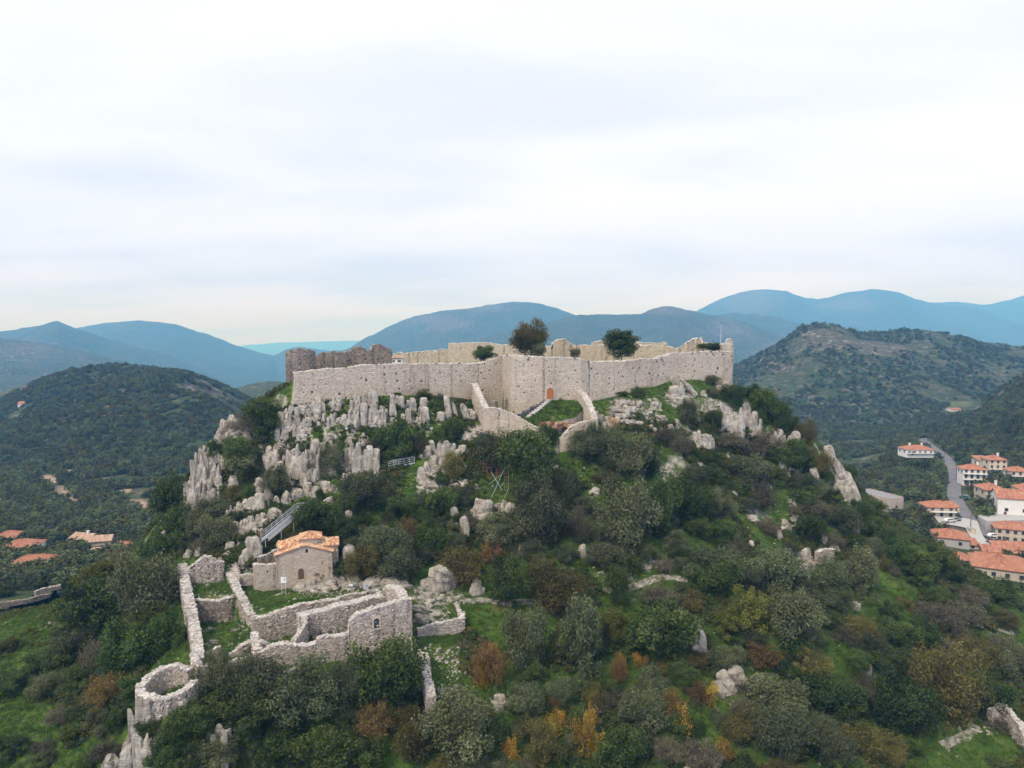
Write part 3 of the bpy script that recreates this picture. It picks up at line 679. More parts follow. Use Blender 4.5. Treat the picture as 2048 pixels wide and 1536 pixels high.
        if (i == nseg - 1 and not closed): stones_on(st, np.r_[b_[:2], 0], np.array([*(ib - b_[:2]) / thick, 0]), u3, float(np.linalg.norm(ib - b_[:2])), np.array([bot[-1]] * 2), np.array([top[-1]] * 2), sh, sl, depth, [], seed + 91, rough)
        if cope_n:
            r = np.random.default_rng(seed + 200 + i); cw = cope_w or cope_size
            nn = int(L_ * thick / cw ** 2 * 1.5 * cope_n) + 1
            t_, s_ = r.uniform(0, 1, nn), r.uniform(.03, .97, nn)
            ps = pos[0] + (pos[-1] - pos[0]) * t_[:, None]; pi = ia + (ib - ia) * t_[:, None]
            xy = ps + (pi - ps) * s_[:, None]
            rubble_on(cp, np.c_[xy, np.interp(t_, uu, top) + r.uniform(-.02, .05, nn)], nn, cope_size, seed + 300 + i, .42)
    own = root is None
    if own: root = thing(name, (P[:, 0].mean(), P[:, 1].mean(), P[:, 2].min()), label, cat, group)
    core.obj('masonry', MATS[mat], root)
    tag(st.obj('stones', MATS[mat], root), kind='stuff')
    if cope_n: tag(cp.obj('coping_stones', MATS[cope], root), kind='stuff')
    return root
def arch_pts(w, h, n=8):
    """outline of a round-headed opening, width w, full height h, from its foot centre"""
    r = w / 2
    return [(-r, 0), (r, 0)] + [(r * math.cos(t), h - r + r * math.sin(t)) for t in np.linspace(0, math.pi, n)]
def face_frame(p, q):
    u = np.array([q[0] - p[0], q[1] - p[1], 0.0]); u /= np.linalg.norm(u); return u, np.array([u[1], -u[0], 0.0])
def slab(acc, o, u, n, pts, d0, d1, t=.5):
    """outline pts (along u, up) pushed out from d0 to d1 along n"""
    m = len(pts); up = np.array([0, 0, 1.0])
    A_ = [o + u * a + up * b_ + n * d0 for a, b_ in pts]; B_ = [o + u * a + up * b_ + n * d1 for a, b_ in pts]
    i = np.arange(m); j = (i + 1) % m
    acc.add(A_ + B_, np.stack([i, j, j + m, i + m], -1), t); acc.f.setdefault(m, []).append(np.array([i[::-1] + acc.n - 2 * m, i + m + acc.n - 2 * m])); return acc
def arch_door(root, o, u, n, w, h, mat, ring=.28, planks=5, name='door', stone='coping_stone', out=.09):
    """plank door with stone jambs and an arch of single stones"""
    k = 9
    for t0, t1 in zip(np.linspace(0, math.pi, k)[:-1], np.linspace(0, math.pi, k)[1:]):
        r0, r1 = w / 2, w / 2 + ring; pts = [(r * math.cos(t), h - w / 2 + r * math.sin(t)) for r, t in ((r0, t0), (r1, t0 + .02), (r1, t1 - .02), (r0, t1))]
        slab(Acc(), o, u, n, pts, -.1, out, .5 + .3 * math.sin(7 * t0)).obj('arch_stone', MATS[stone], root)
    zz = np.linspace(0, h - w / 2, 6)
    for sx in (-1, 1):
        for a, b_ in zip(zz[:-1], zz[1:]):
            x0, x1 = sorted((sx * w / 2, sx * (w / 2 + ring)))
            slab(Acc(), o, u, n, [(x0, a + .01), (x1, a + .01), (x1, b_ - .01), (x0, b_ - .01)], -.1, out - .02 * ((a * 7) % 1), .55).obj('jamb_stone', MATS[stone], root)
    d = obj(name, *slab(Acc(), o, u, n, arch_pts(w, h), -.1, .015).data()[:2], MATS[mat], root)
    e = np.linspace(-w / 2, w / 2, planks + 1)
    for a, b_ in zip(e[:-1], e[1:]):
        xs = np.linspace(a + .015, b_ - .015, 4); top = h - w / 2 + np.sqrt(np.maximum((w / 2) ** 2 - xs ** 2, 0)) - .02
        slab(Acc(), o, u, n, [(xs[0], .02), (xs[-1], .02)] + list(zip(xs[::-1], top[::-1])), .01, .05).obj('plank', MATS[mat], d)
    Acc().bar(o + u * w * .3 + np.array([0, 0, h * .45]) + n * .05, o + u * w * .3 + np.array([0, 0, h * .45 + .15]) + n * .12, .03).obj('handle', MATS['window_dark'], d)
    return d
def tiles(acc, e0, e1, r1, r0, step, rowlen, rise=.07, seed=0, thick=.05, var=.27):
    """barrel tiles on one roof slope: eave e0-e1, ridge r0-r1"""
    r = np.random.default_rng(seed); e0, e1, r0, r1 = (np.asarray(v, float) for v in (e0, e1, r0, r1))
    n = max(2, int(round(np.linalg.norm(e1 - e0) / step)))
    nn = np.cross(e1 - e0, r0 - e0 if np.linalg.norm(r0 - e0) > np.linalg.norm(r1 - e1) * .5 else r1 - e0); nn /= np.linalg.norm(nn)
    if nn[2] < 0: nn = -nn
    for k in range(n):
        t0, t1 = k / n, (k + 1) / n
        L_, Rr = (e0 + (e1 - e0) * t for t in (t0, t1)); Lt, Rt = (r0 + (r1 - r0) * t for t in (t0, t1))
        ln = np.linalg.norm((Lt + Rt) / 2 - (L_ + Rr) / 2); m = max(1, int(ln / rowlen))
        for i in range(m):
            a0, a1 = i / m, min(1, (i + 1.12) / m)
            qa, qb = (L_ + (Lt - L_) * a for a in (a0, a1)); pa, pb = (Rr + (Rt - Rr) * a for a in (a0, a1))
            lift0, lift1 = nn * .035, nn * .005
            V = []
            for s, e_, lf in ((qa, pa, lift0), (qb, pb, lift1)):
                for f, hgt in ((0, 0), (.2, .75), (.5, 1), (.8, .75), (1, 0)): V.append(s + (e_ - s) * f + nn * rise * hgt + lf)
            V += [qa - nn * thick, pa - nn * thick]
            acc.add(V, [(0, 1, 6, 5), (1, 2, 7, 6), (2, 3, 8, 7), (3, 4, 9, 8)], float(np.clip(r.normal(.5, var), 0, 1)))
            acc.f.setdefault(3, []).append(np.array([(0, 2, 1), (0, 4, 2), (2, 4, 3)]) + acc.n - 12)

# ------------------------------------------------------------------ the fortress on the summit
CF = [(588,745,818,150),(755,729,800,156),(905,727,795,163),(958,727,803,166),(1004,711,828,168),(1021,711,836,159.2),(1090,715,834,158.6),(1162,716,812,160),(1180,725,806,161.6),(1250,721,792,165),(1310,718,776,169),(1345,707,764,172),(1400,704,764,175),(1450,703,774,178),(1466,703,776,179.5)]
def zat(px, py, d): return W(px, py, d)[2]
hl = random.Random(5); castle_holes = []
for i in range(len(CF) - 1):
    a, b_ = CF[i], CF[i + 1]; A3, B3 = W(a[0], a[1], a[3]), W(b_[0], b_[1], b_[3]); ln_ = np.linalg.norm((B3 - A3)[:2])
    if ln_ < 4: continue
    zt_, zb_ = (A3[2] + B3[2]) / 2, (zat(a[0], a[2], a[3]) + zat(b_[0], b_[2], b_[3])) / 2
    z = zb_ + 1.2; row = 0
    while z < zt_ - .7:
        u_ = hl.uniform(.6, 2.2) + (row % 2) * 1.1
        while u_ < ln_ - .6:
            if hl.random() < .62 and not (i == 6 and z < zb_ + 4.5 and u_ < 4.0): castle_holes.append((i, u_ / ln_, z + hl.uniform(-.2, .2), hl.uniform(.26, .50), hl.uniform(.26, .46)))
            u_ += hl.uniform(1.8, 4.2)
        z += hl.uniform(1.2, 1.7); row += 1
for i, px, py, s in ((1,768,749,.5),(0,622,784,.55),(0,676,788,.6),(0,731,760,.5),(7,1146,744,.75),(9,1299,747,.5),(12,1436,737,.7),(12,1433,745,.5),(6,1097,735,.3)):
    a, b_ = CF[i], CF[i + 1]; f = (px - a[0]) / (b_[0] - a[0]); castle_holes.append((i, f, zat(px, py, a[3] + (b_[3] - a[3]) * f), s, s))
ok_ = []
for h in sorted(castle_holes, key=lambda q: -q[3]):
    a, b_ = CF[h[0]], CF[h[0] + 1]; l_ = np.linalg.norm((W(b_[0], b_[1], b_[3]) - W(a[0], a[1], a[3]))[:2])
    if all(o[0] != h[0] or abs(o[1] - h[1]) * l_ > .6 or abs(o[2] - h[2]) > .55 for o in ok_) and .3 < h[1] * l_ < l_ - .3: ok_.append(h)
TSD = .19
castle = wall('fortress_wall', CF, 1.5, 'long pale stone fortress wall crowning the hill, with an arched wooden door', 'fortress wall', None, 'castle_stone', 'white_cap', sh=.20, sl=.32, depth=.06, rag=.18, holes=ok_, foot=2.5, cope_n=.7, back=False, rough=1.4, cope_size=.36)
a, b_ = W(*[CF[6][k] for k in (0, 2, 3)]), W(*[CF[7][k] for k in (0, 2, 3)])
u_, n_ = face_frame(a, b_); f = (1100 - 1090) / (1162 - 1090)
o_ = a + (b_ - a) * f; o_[2] = zat(1100, 797, 158.8)
arch_door(castle, o_ + n_ * .06, u_, n_, 1.65, 2.45, 'door_wood', .22)
SUM = Z0 - 8.5
def cw(path, d, label, mat='castle_stone', thick=1.2, rag=.3, cope='white_cap', name='fortress_wall', base=None, holes=0, cat='fortress wall', **k):
    P = []
    for q in path:
        dd = q[2] if len(q) > 2 else d
        t = W(q[0], q[1], dd); P.append((t[0], t[1], (base if base is not None else SUM) - 1.5, t[2]))
    hh = []
    r = random.Random(len(label))
    for i in range(len(P) - 1):
        l_ = math.dist(P[i][:2], P[i + 1][:2]); u_ = 1.0
        while holes and u_ < l_ - .8:
            hh.append((i, u_ / l_, min(P[i][3], P[i + 1][3]) - r.uniform(.9, 1.6), .3, .3)); u_ += r.uniform(1.2, 4)
    return wall(name, P, thick, label, cat, None, mat, cope, sh=.24, sl=.40, rag=rag, holes=hh, world=True, back=False, cope_size=.45, rough=1.5, cope_n=.7, **k)
cw([(786,711),(800,706),(820,704),(837,703),(860,703),(880,701),(895,699),(905,697)], 208, 'rear fortress wall with small holes between the white hut and the square block', holes=1)
cw([(897,687,207),(940,686,205),(983,685,205)], 205, 'square pale block standing on the rear fortress wall, with a row of putlog holes', holes=1, rag=.06)
cw([(984,689,204),(1010,688,203),(1030,691,202),(1070,693,202),(1100,692,200),(1112,690,200)], 203, 'rear fortress wall behind the round-crowned summit tree', rag=.3)
cw([(1098,703,196),(1106,686,196),(1117,680,196),(1131,678,196),(1143,688,196),(1158,699,196)], 196, 'ruined humped wall with a pale crest between the two summit trees', rag=.5, thick=2.5)
cw([(1140,691,203),(1180,691,202),(1215,689,201),(1250,690,200),(1290,691,199),(1330,691,198)], 201, 'rear fortress wall behind the twin-crowned summit tree', rag=.2)
cw([(1183,690,212),(1190,684,212),(1210,681,212),(1240,682,212),(1265,684,211),(1290,686,210),(1300,687,210),(1318,686,210),(1326,684,209),(1336,692,209)], 212, 'ragged crest of wall along the far edge of the summit', rag=.4)
cw([(1330,692,196),(1345,697,194),(1362,692,193),(1378,684,192),(1388,678,192),(1398,677,192),(1402,685,191),(1420,687,190),(1440,689,188),(1450,690,187)], 192, 'broken wall with a raised ragged stub beside the flag', rag=.3)
cw([(1446,689,181.5),(1467,688,182.5)], 182, 'low stone turret on the corner of the fortress wall near the flag', rag=.03, thick=5, base=Z0 - 8, name='turret', cat='turret')
cw([(1452,685,184),(1455,680,184),(1458,678,184),(1464,679,184.3),(1465,687,184.5)], 184, 'small broken stub of masonry on top of the corner turret', rag=.12, thick=.9, base=Z0 - 3.2, name='masonry_stub', cat='ruin')
# weathered towers and walls at the near left end
def ruin(path, label, thick, rag=.45, mat='dark_ruin_stone', name='ruined_wall', foot=1.5, **k):
    return wall(name, path, thick, label, 'ruin', None, mat, mat, sh=.30, sl=.44, depth=.10, rag=rag, rough=2.2, cope_n=.9, cope_size=.5, foot=foot, back=False, **k)
ruin([(571,703,774,163),(584,700,772,162),(600,699,765,162),(618,700,760,163),(631,701,758,165)], 'tall crumbling dark stone tower at the end of the fortress wall', 4.5, name='ruined_tower')
ruin([(631,716,750,170),(640,709,748,170),(650,704,748,170.5),(668,706,746,171),(690,704,745,172),(704,699,744,173),(712,694,744,173.3),(724,694,744,173.6),(733,700,743,174),(742,699,743,174.5),(748,692,742,175),(760,691,742,175.3),(768,696,742,175.6),(781,698,742,176),(784,705,742,176.2)], 'ragged dark ruined wall with a wavy top above the fortress wall', 1.6, holes=[(4,.5,zat(702,721,173),.35,.4),(10,.6,zat(745,719,175),.35,.4)])
ruin([(690,735,745,169),(720,730,745,170),(750,727,745,171),(784,725,745,172.5)], 'low brown stone ledge along the foot of the ragged dark wall', 1.2, rag=.12)
# entrance ramp
wall('ramp_wall', [(944,766,812,163.5),(951,785,822,158.5),(960,803,838,154.5),(968,818,858,151.2)], 1.3, 'sloping stone wall stepping down from the fortress wall, uphill end of the ramp', 'wall', 'walls of the entrance ramp', 'castle_stone', 'white_cap', sh=.27, sl=.42, rag=.08, side=1, foot=2.0)
wall('ramp_wall', [(967,817,858,151),(985,815,860,150.5),(1000,819,862,150.2),(1020,827,866,150),(1038,835,868,149.8),(1056,847,870,149.6),(1078,858,872,149.4)], .9, 'stone retaining wall facing the slope below the ramp, top stepping down to one end', 'wall', 'walls of the entrance ramp', 'castle_stone', 'white_cap', sh=.27, sl=.42, rag=.08, foot=2.5)
wall('ramp_wall', [(1153,781,820,160),(1161,788,832,157),(1168,799,842,154.5),(1176,817,850,152),(1184,838,856,150.4)], 1.5, 'short sloping wall with a broad white stepped top beside the arched door', 'wall', 'walls of the entrance ramp', 'castle_stone', 'white_cap', sh=.27, sl=.42, rag=.1, foot=3.0)
wall('ramp_wall', [(1121,878,886,148.0),(1132,864,884,148.2),(1143,853,883,148.5),(1158,846,880,149),(1172,843,872,149.5),(1188,843,860,150.5)], .8, 'low curved wall like a quarter circle below the arched door', 'wall', 'walls of the entrance ramp', 'castle_stone', 'white_cap', sh=.27, sl=.42, rag=.05, foot=2.0)
# ramp floor: a wedge of earth between the walls, pale steps and dark gravel along the foot of the bastion
RAMP = [W(1032,838,152.5), W(1060,834,153.5), W(1100,800,158.4), W(1150,800,159), W(1170,815,155.5), W(1150,836,152.6), W(1098,846,151.4), W(1066,853,150.2), W(1040,843,150.6)]
cen = np.mean(RAMP, 0); V = [cen + np.array((0, 0, .25))] + RAMP + [p - np.array((0, 0, 5.0)) for p in RAMP]; n9 = len(RAMP)
obj('ramp_ground', V, [[(0, i + 1, (i + 1) % n9 + 1) for i in range(n9)], [(i + 1, i + 1 + n9, (i + 1) % n9 + 1 + n9, (i + 1) % n9 + 1) for i in range(n9)]], MATS['hill_ground'])['kind'] = 'structure'
st_ = thing('stone_steps', W(1066, 822, 155.5), 'pale stone steps climbing to the arched fortress door', 'steps')
for i in range(12):
    t = i / 11; c = W(1046 + 52 * t, 843 - 41 * t, 151.2 + 7.0 * t); Acc().box(c + np.array((0, 0, .1)), (1.1, .75, .32), .35 + .1 * (i % 3), .55 + .05 * (i % 4)).obj('step', MATS['white_cap'], st_)
ga = Acc(); r_ = np.random.default_rng(3); t_ = r_.uniform(0, 1, 130)
rubble_on(ga, np.array([W(1036 + 54 * t, 833 - 29 * t + r_.normal(0, 2.0), 154.5 + 3.7 * t) for t in t_]), 130, .38, 4, .6)
tag(ga.obj('dark_gravel', MATS['dark_gravel']), kind='stuff')
ga = Acc()
rubble_on(ga, np.array([W(1075 + 75 * a, 852 - 8 * b_ + 6 * c, 151.0 + .8 * c) for a, b_, c in r_.uniform(0, 1, (70, 3))]), 70, .75, 6, .8)
tag(ga.obj('orange_rubble', MATS['orange_rock']), kind='stuff')
# white hut, flag
h_ = thing('hut', W(795, 726, 190), 'small white hut with two dark windows behind the ragged wall', 'hut')
c = W(796, 727, 190); hx, hz_ = 2.7, 1.5
Acc().box((c[0], c[1], c[2] + .3), (hx, 2.2, 2.4)).obj('wall', MATS['white_plaster'], h_)
tl = Acc(); tiles(tl, (c[0] - 1.6, c[1] - 1.4, c[2] + 1.45), (c[0] + 1.6, c[1] - 1.4, c[2] + 1.45), (c[0] + 1.6, c[1] + 1.4, c[2] + 2.1), (c[0] - 1.6, c[1] + 1.4, c[2] + 2.1), .3, 1.4, seed=3)
tl.obj('roof', MATS['faded_tile'], h_)
for sx, ww in ((-.95, .5), (.55, .9)): Acc().box((c[0] + sx, c[1] - 1.11, c[2] + .7), (ww, .06, .5)).obj('window', MATS['window_dark'], h_)
f_ = W(1441, 701, 186); fl = thing('flag', f_, 'blue and white striped flag on a thin pole on the fortress corner', 'flag')
Acc().bar(f_ - (0, 0, 1), f_ + (0, 0, 6.6), .06, 6).obj('pole', MATS['galvanised'], fl)
fb_, fw_ = Acc(), Acc()
nu, H_, Wd = 10, 1.7, 2.1
def fpt(a, b_):      # the flag hangs half folded along its pole
    top = f_ + (0, 0, 6.4)
    dr = a * Wd
    return top + np.array((-dr * .30 - .08 * math.sin(a * 9), .12 * math.sin(a * 11 + b_ * 2), -b_ * H_ - dr * .62))
for s in range(9):
    acc = fb_ if s % 2 == 0 else fw_
    for i in range(nu):
        a0, a1 = i / nu, (i + 1) / nu
        cant = s < 5 and a1 <= .38
        acc2 = acc
        if cant: acc2 = fw_ if (s == 2 or abs((a0 + a1) / 2 - .18) < .05) else fb_
        acc2.add([fpt(a0, s / 9), fpt(a1, s / 9), fpt(a1, (s + 1) / 9), fpt(a0, (s + 1) / 9)], [(0, 1, 2, 3)])
fb_.obj('blue_cloth', MATS['flag_blue'], fl); fw_.obj('white_cloth', MATS['flag_white_shaded'], fl)

TSD = .29
# ------------------------------------------------------------------ the ruined lower enclosure
RW = dict(mat='ruin_stone', cope='coping_stone', sh=.21, sl=.30, depth=.07, rough=2.2, cope_size=.30, rag=.26)
def rw(path, thick, label, group='ruined walls of the lower enclosure', name='ruined_wall', **k):
    kk = dict(RW); kk.update(k)
    return wall(name, path, thick, label, 'wall', group, **kk)
rw([(355,1130,1190,112.5),(358,1148,1215,109.5),(364,1180,1255,105),(371,1215,1290,100.5),(379,1255,1330,96),(384,1290,1360,92),(385,1318,1375,88.5)], 1.35, 'long thick rubble wall running downhill along the outer edge of the enclosure', side=1, foot=2.2)
rw([(371,1142,1172,110.2),(390,1128,1170,110.6),(408,1113,1168,111.0),(420,1116,1165,111.3),(432,1123,1163,111.6),(447,1125,1160,112)], .9, 'peaked gable-like end wall at the uphill end of the enclosure', foot=1.0, rag=.1)
rw([(446,1126,1158,114.5),(455,1150,1180,111.5),(463,1165,1200,109),(466,1180,1206,107.2),(478,1198,1230,105),(492,1222,1255,102.6),(505,1240,1275,100.8)], 1.15, 'rubble wall with broad pale top dividing the grassy yard from the sunken rooms', side=1, foot=2.8)
rw([(385,1204,1238,104.2),(410,1202,1240,104.0),(440,1199,1240,104.3),(464,1196,1238,104.8)], .8, 'cross wall of dark rough stones between the two sunken grassy rooms', foot=1.5, mat='dark_ruin_stone', depth=.12)
rw([(505,1240,1283,100.8),(530,1233,1283,101.4),(560,1224,1272,102.2),(600,1212,1255,103.5),(640,1204,1235,104.8),(680,1197,1215,106)], .8, 'retaining wall below the grassy yard, rising towards the square board', foot=1.6)
rw([(460,1310,1327,92.6),(478,1297,1320,93.0),(494,1290,1318,93.6),(505,1283,1318,94.5)], .7, 'short sloping wall stub beside the pale stepped pillar', foot=.8, side=1)
rw([(501,1266,1316,95.5),(505,1290,1330,92.0),(508,1300,1345,90.6)], .9, 'pale stepped pillar standing between the sunken room and the hall', foot=1.0, name='stone_pillar')
rw([(505,1312,1345,90.2),(530,1304,1345,90.6),(556,1294,1345,91.1),(566,1290,1345,91.3),(600,1291,1345,91.9),(634,1288,1345,92.6)], 1.0, 'lower front wall of the ruined hall with a white rubble top', foot=1.2)
FHALL = [(634,1280,1345,92.6),(650,1276,1345,92.9),(678,1272,1342,93.4),(697,1270,1340,93.8),(700,1243,1338,93.9),(712,1233,1336,94.1),(735,1224,1333,94.6),(760,1214,1330,95.1),(790,1206,1322,95.6),(823,1200,1314,96.3)]
hall = rw(FHALL, 1.1, 'tall front wall of the ruined hall, with an arched window', foot=1.4, rag=.12, holes=[(0,.6,zat(638,1335,92.7),.25,1.0),(7,.4,zat(773,1268,95.3),.2,.2),(7,.2,zat(766,1277,95.2),.25,.2)])
a, b_ = W(735, 1300, 94.6), W(760, 1300, 95.1); u_, n_ = face_frame(a, b_); o_ = a + (b_ - a) * .75; o_[2] = zat(753.5, 1256, 95)
ou = Acc(); slab(ou, o_ + n_ * .03, u_, n_, [(-.62, -.35), (.62, -.35), (.62, 1.8), (-.62, 1.8)], -.05, .05, .62); sr = ou.obj('window_surround', MATS['chapel_stone'], hall)
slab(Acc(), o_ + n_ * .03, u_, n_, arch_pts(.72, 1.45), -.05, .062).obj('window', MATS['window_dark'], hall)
for t0, t1 in zip(np.linspace(0, math.pi, 8)[:-1], np.linspace(0, math.pi, 8)[1:]):
    slab(Acc(), o_ + n_ * .03, u_, n_, [(r * math.cos(t), 1.09 + r * math.sin(t)) for r, t in ((.36, t0), (.54, t0 + .03), (.54, t1 - .03), (.36, t1))], 0, .16, .6).obj('arch_stone', MATS['chapel_stone'], hall)
Acc().box(o_ + n_ * .12 + np.array((0, 0, -.08)), (1.1, .16, .12), math.atan2(u_[1], u_[0]), .7).obj('sill', MATS['chapel_stone'], hall)
rw([(823,1200,1314,96.3),(812,1185,1290,99.5),(800,1172,1270,102.5),(788,1167,1250,104.6)], 1.3, 'thick end wall of the ruined hall with a broad white rubble top', foot=1.5, side=1)
rw([(788,1167,1215,104.8),(777,1171,1215,105),(768,1175,1215,105)], .9, 'inner pier of the ruined hall under its highest corner', foot=1.5, name='stone_pier')
rw([(598,1234,1290,97.4),(640,1224,1285,98.8),(672,1214,1280,99.8),(700,1207,1275,100.6),(740,1200,1268,102),(772,1196,1262,103.6)], 1.6, 'rear wall of the ruined hall with a wide rubble top grown with grass', foot=1.0, cope_n=1.4)
rw([(597,1226,1285,98.6),(606,1238,1290,96.6),(600,1255,1293,95.2),(592,1268,1295,94.0),(583,1278,1300,93.0)], .6, 'curving broken wall end at the open side of the ruined hall', foot=.8, side=1)
rw([(755,1180,1200,106.4),(750,1188,1205,105.6),(752,1198,1210,104.4),(760,1202,1212,103.8)], .7, 'small curved bit of wall behind the highest corner of the ruined hall', foot=.8, side=1)
rw([(640,1203,1212,105.2),(690,1194,1203,106.8),(730,1186,1195,108),(756,1181,1192,108.8)], .5, 'low kerb of stones along the edge of the grassy yard', foot=.5, cope_n=1.3)
rw([(517,1283,1300,97.5),(535,1294,1310,96.4),(550,1299,1312,95.8)], .6, 'low inner wall sloping down below the yard retaining wall', foot=.6)
rw([(398,1312,1322,92),(420,1304,1318,92.4),(440,1295,1306,92.9)], .5, 'low thin wall crossing the sunken grassy room', foot=.6)
rw([(380,1306,1370,88.8),(384,1318,1372,87.6),(396,1333,1375,86.8),(420,1336,1375,86.5),(445,1332,1370,87),(470,1325,1368,87.8),(505,1317,1355,89)], .8, 'front wall of the lower room with a rounded corner beside the round tower', foot=1.4)
def arc(cx, cy, d, rx, t0, t1, n, dz, dz2, seed=0):
    c = W(cx, cy, d); P = []
    for t in np.linspace(t0, t1, n): P.append((c[0] + rx * math.cos(t), c[1] + rx * math.sin(t), c[2] - dz, c[2] + dz2 * math.sin(t)))
    return P
wall('round_tower', arc(337, 1362, 84.3, 3.6, R(62), R(358), 22, 3.4, .35), .95, 'ruined round tower of rubble, open to the sky, grass inside', 'tower', None, world=True, **RW)
wall('apse', arc(571, 1322, 90.2, 2.6, R(205), R(345), 10, 2.6, .2), .55, 'low curved apse wall in front of the ruined hall', 'ruin', None, world=True, **{**RW, 'cope_n': .7})
rw([(836,1259,1293,100.2),(860,1252,1292,101),(890,1244,1288,102),(914,1238,1280,102.8),(929,1237,1268,103.4)], .6, 'low walled plot beside the hall, its front wall', foot=1.0, rag=.07)
rw([(929,1237,1262,103.6),(923,1222,1235,106.5),(915,1206,1220,109)], .55, 'low walled plot beside the hall, its side wall', foot=.7, side=1, rag=.08)
rw([(890,1206,1213,109.8),(902,1205,1214,109.6),(914,1206,1218,109.2)], .6, 'short tumbled piece of wall behind the walled plot', foot=.5)
rw([(829,1310,1345,94.8),(838,1312,1350,94.4),(843,1318,1355,93.4)], 1.2, 'squat pale block of masonry at the foot of the end wall', foot=1)
rw([(836,1322,1362,92.6),(846,1345,1390,90.6),(850,1370,1410,88.8),(856,1395,1430,87)], 1.0, 'low thick wall straggling downhill from the end of the hall', foot=1.0, side=1, rag=.25)
rw([(0,1208,1213,131),(60,1198,1203,134),(100,1188,1192,137)], .4, 'low field wall across the green slope below the long red roof', 'field walls on the slopes', name='field_wall', rag=.25, foot=.3, mat='dark_ruin_stone', cope='dark_ruin_stone')
rw([(70,1182,1186,141),(95,1176,1180,143),(122,1170,1174,145)], .4, 'short field wall at the edge of bushes on the green slope', 'field walls on the slopes', name='field_wall', rag=.15, foot=.4)
rw([(1637,1105,1123,136.5),(1652,1100,1120,137.5),(1668,1099,1112,138.5)], .9, 'drystone wall standing on the hillside near the stony path', 'field walls on the slopes', name='field_wall', rag=.12, foot=.6)
rw([(1805,1513,1524,98),(1830,1524,1536,97),(1860,1530,1545,96.5),(1900,1536,1552,96)], .8, 'rough wall along the lower edge of the grass clearing', 'field walls on the slopes', name='field_wall', rag=.3, foot=.6)
rw([(1985,1417,1440,104),(2005,1413,1440,104.5),(2020,1428,1455,103),(2036,1446,1475,101.5),(2050,1470,1495,100)], .9, 'ruined field wall above the grass clearing in the corner', 'field walls on the slopes', name='field_wall', rag=.5, foot=.8)

# ------------------------------------------------------------------ the chapel
S0 = mpp(W(610, 1150, 112))
ch = thing('chapel', W(610, 1168, 116), 'stone chapel with orange tiled roofs, a square dome and an arched door', 'chapel')
cL, cR = W(553, 1166, 111.0), W(665, 1160, 113.2)                     # front corners
u_ = np.array([*(cR - cL)[:2], 0]); WID = float(np.linalg.norm(u_)); u_ /= WID; n_ = np.array([u_[1], -u_[0], 0]); v_ = -n_
zb = cL[2] - .3
def cp_(a, d, z): return cL * [1, 1, 0] + u_ * a + v_ * d + np.array((0, 0, z))
eL, eR, eA = zat(553, 1110, 111), zat(665, 1102, 113.2), zat(611, 1091, 112.1)
DEP = 7.0
front = [(*cp_(0, 0, 0)[:2], zb - 1.5, eL), (*cp_(WID * .52, 0, 0)[:2], zb - 1.5, eA), (*cp_(WID, 0, 0)[:2], zb - 1.5, eR)]
zw = zat(613, 1102.5, 112.1)
wall('chapel', front, .7, 'chapel front', root=ch, world=True, mat='chapel_stone', sh=.2, sl=.34, depth=.025, rag=0, rough=.8, cope_n=0, back=False,
     holes=[(1, (613 - 553) / 112 * WID / (WID * .48) - .52 / .48, zw, .55, .62), (1, .62, zat(644, 1126, 112.8), .14, .62)])
wall('chapel', [front[2], (*cp_(WID, DEP, 0)[:2], zb - 1.5, eR)], .6, 'chapel right side', root=ch, world=True, mat='chapel_stone', sh=.2, sl=.34, depth=.025, rag=0, rough=.8, cope_n=0, back=False)
wall('chapel', [(*cp_(0, DEP, 0)[:2], zb - 1.5, eL), front[0]], .6, 'chapel left side', root=ch, world=True, mat='chapel_stone', sh=.2, sl=.34, depth=.025, rag=0, rough=.8, cope_n=0, back=False)
wall('chapel', [(*cp_(WID, DEP, 0)[:2], zb - 1.5, eR), (*cp_(WID / 2, DEP, 0)[:2], zb - 1.5, eA), (*cp_(0, DEP, 0)[:2], zb - 1.5, eL)], .6, 'chapel rear', root=ch, world=True, mat='chapel_stone', sh=.2, sl=.34, depth=.025, rag=0, rough=.8, cope_n=0, back=False)
o_ = cp_((602 - 553) / 112 * WID, 0, zat(602, 1157.5, 112))
arch_door(ch, o_ + n_ * .03, u_, n_, .95, 1.75, 'dark_wood', .13, 4, stone='chapel_stone', out=.07)
for px_, py_, dd_, w_, h_ in ((613, 1102.5, 112.1, .5, .56), (644, 1126, 112.8, .12, .56)):
    q_ = cp_((px_ - 553) / 112 * WID, .3, zat(px_, py_, dd_) - h_ / 2); slab(Acc(), q_, u_, n_, [(-w_ / 2, 0), (w_ / 2, 0), (w_ / 2, h_), (-w_ / 2, h_)], -.03, .03).obj('window', MATS['window_dark'], ch)
def roof(name, specs, parent, step=.24, row=.42, mat='old_tile', seed=1, var=.27):
    t = Acc(); base = Acc()
    for i, (e0, e1, r1, r0) in enumerate(specs):
        tiles(t, e0, e1, r1, r0, step, row, seed=seed + i, var=var)
        dn = np.array((0, 0, .12)); q = [np.asarray(k, float) for k in (e0, e1, r1, r0)]
        base.add([k - dn * .15 for k in q] + [k - dn for k in q], [(0, 1, 2, 3), (7, 6, 5, 4), (0, 4, 5, 1), (1, 5, 6, 2), (2, 6, 7, 3), (3, 7, 4, 0)], .4)
    o = base.obj(name, MATS[mat], parent); tag(t.obj('tiles', MATS[mat], o), kind='stuff'); return o
ov = .3
am = WID * .52; fd = 1.3
roof('front_roof', [(cp_(-ov, -ov, eL - .02), cp_(-ov, fd, eL - .02), cp_(am, fd, eA + .14), cp_(am, -ov, eA + .14)), (cp_(WID + ov, fd, eR - .02), cp_(WID + ov, -ov, eR - .02), cp_(am, -ov, eA + .14), cp_(am, fd, eA + .14))], ch, seed=11)
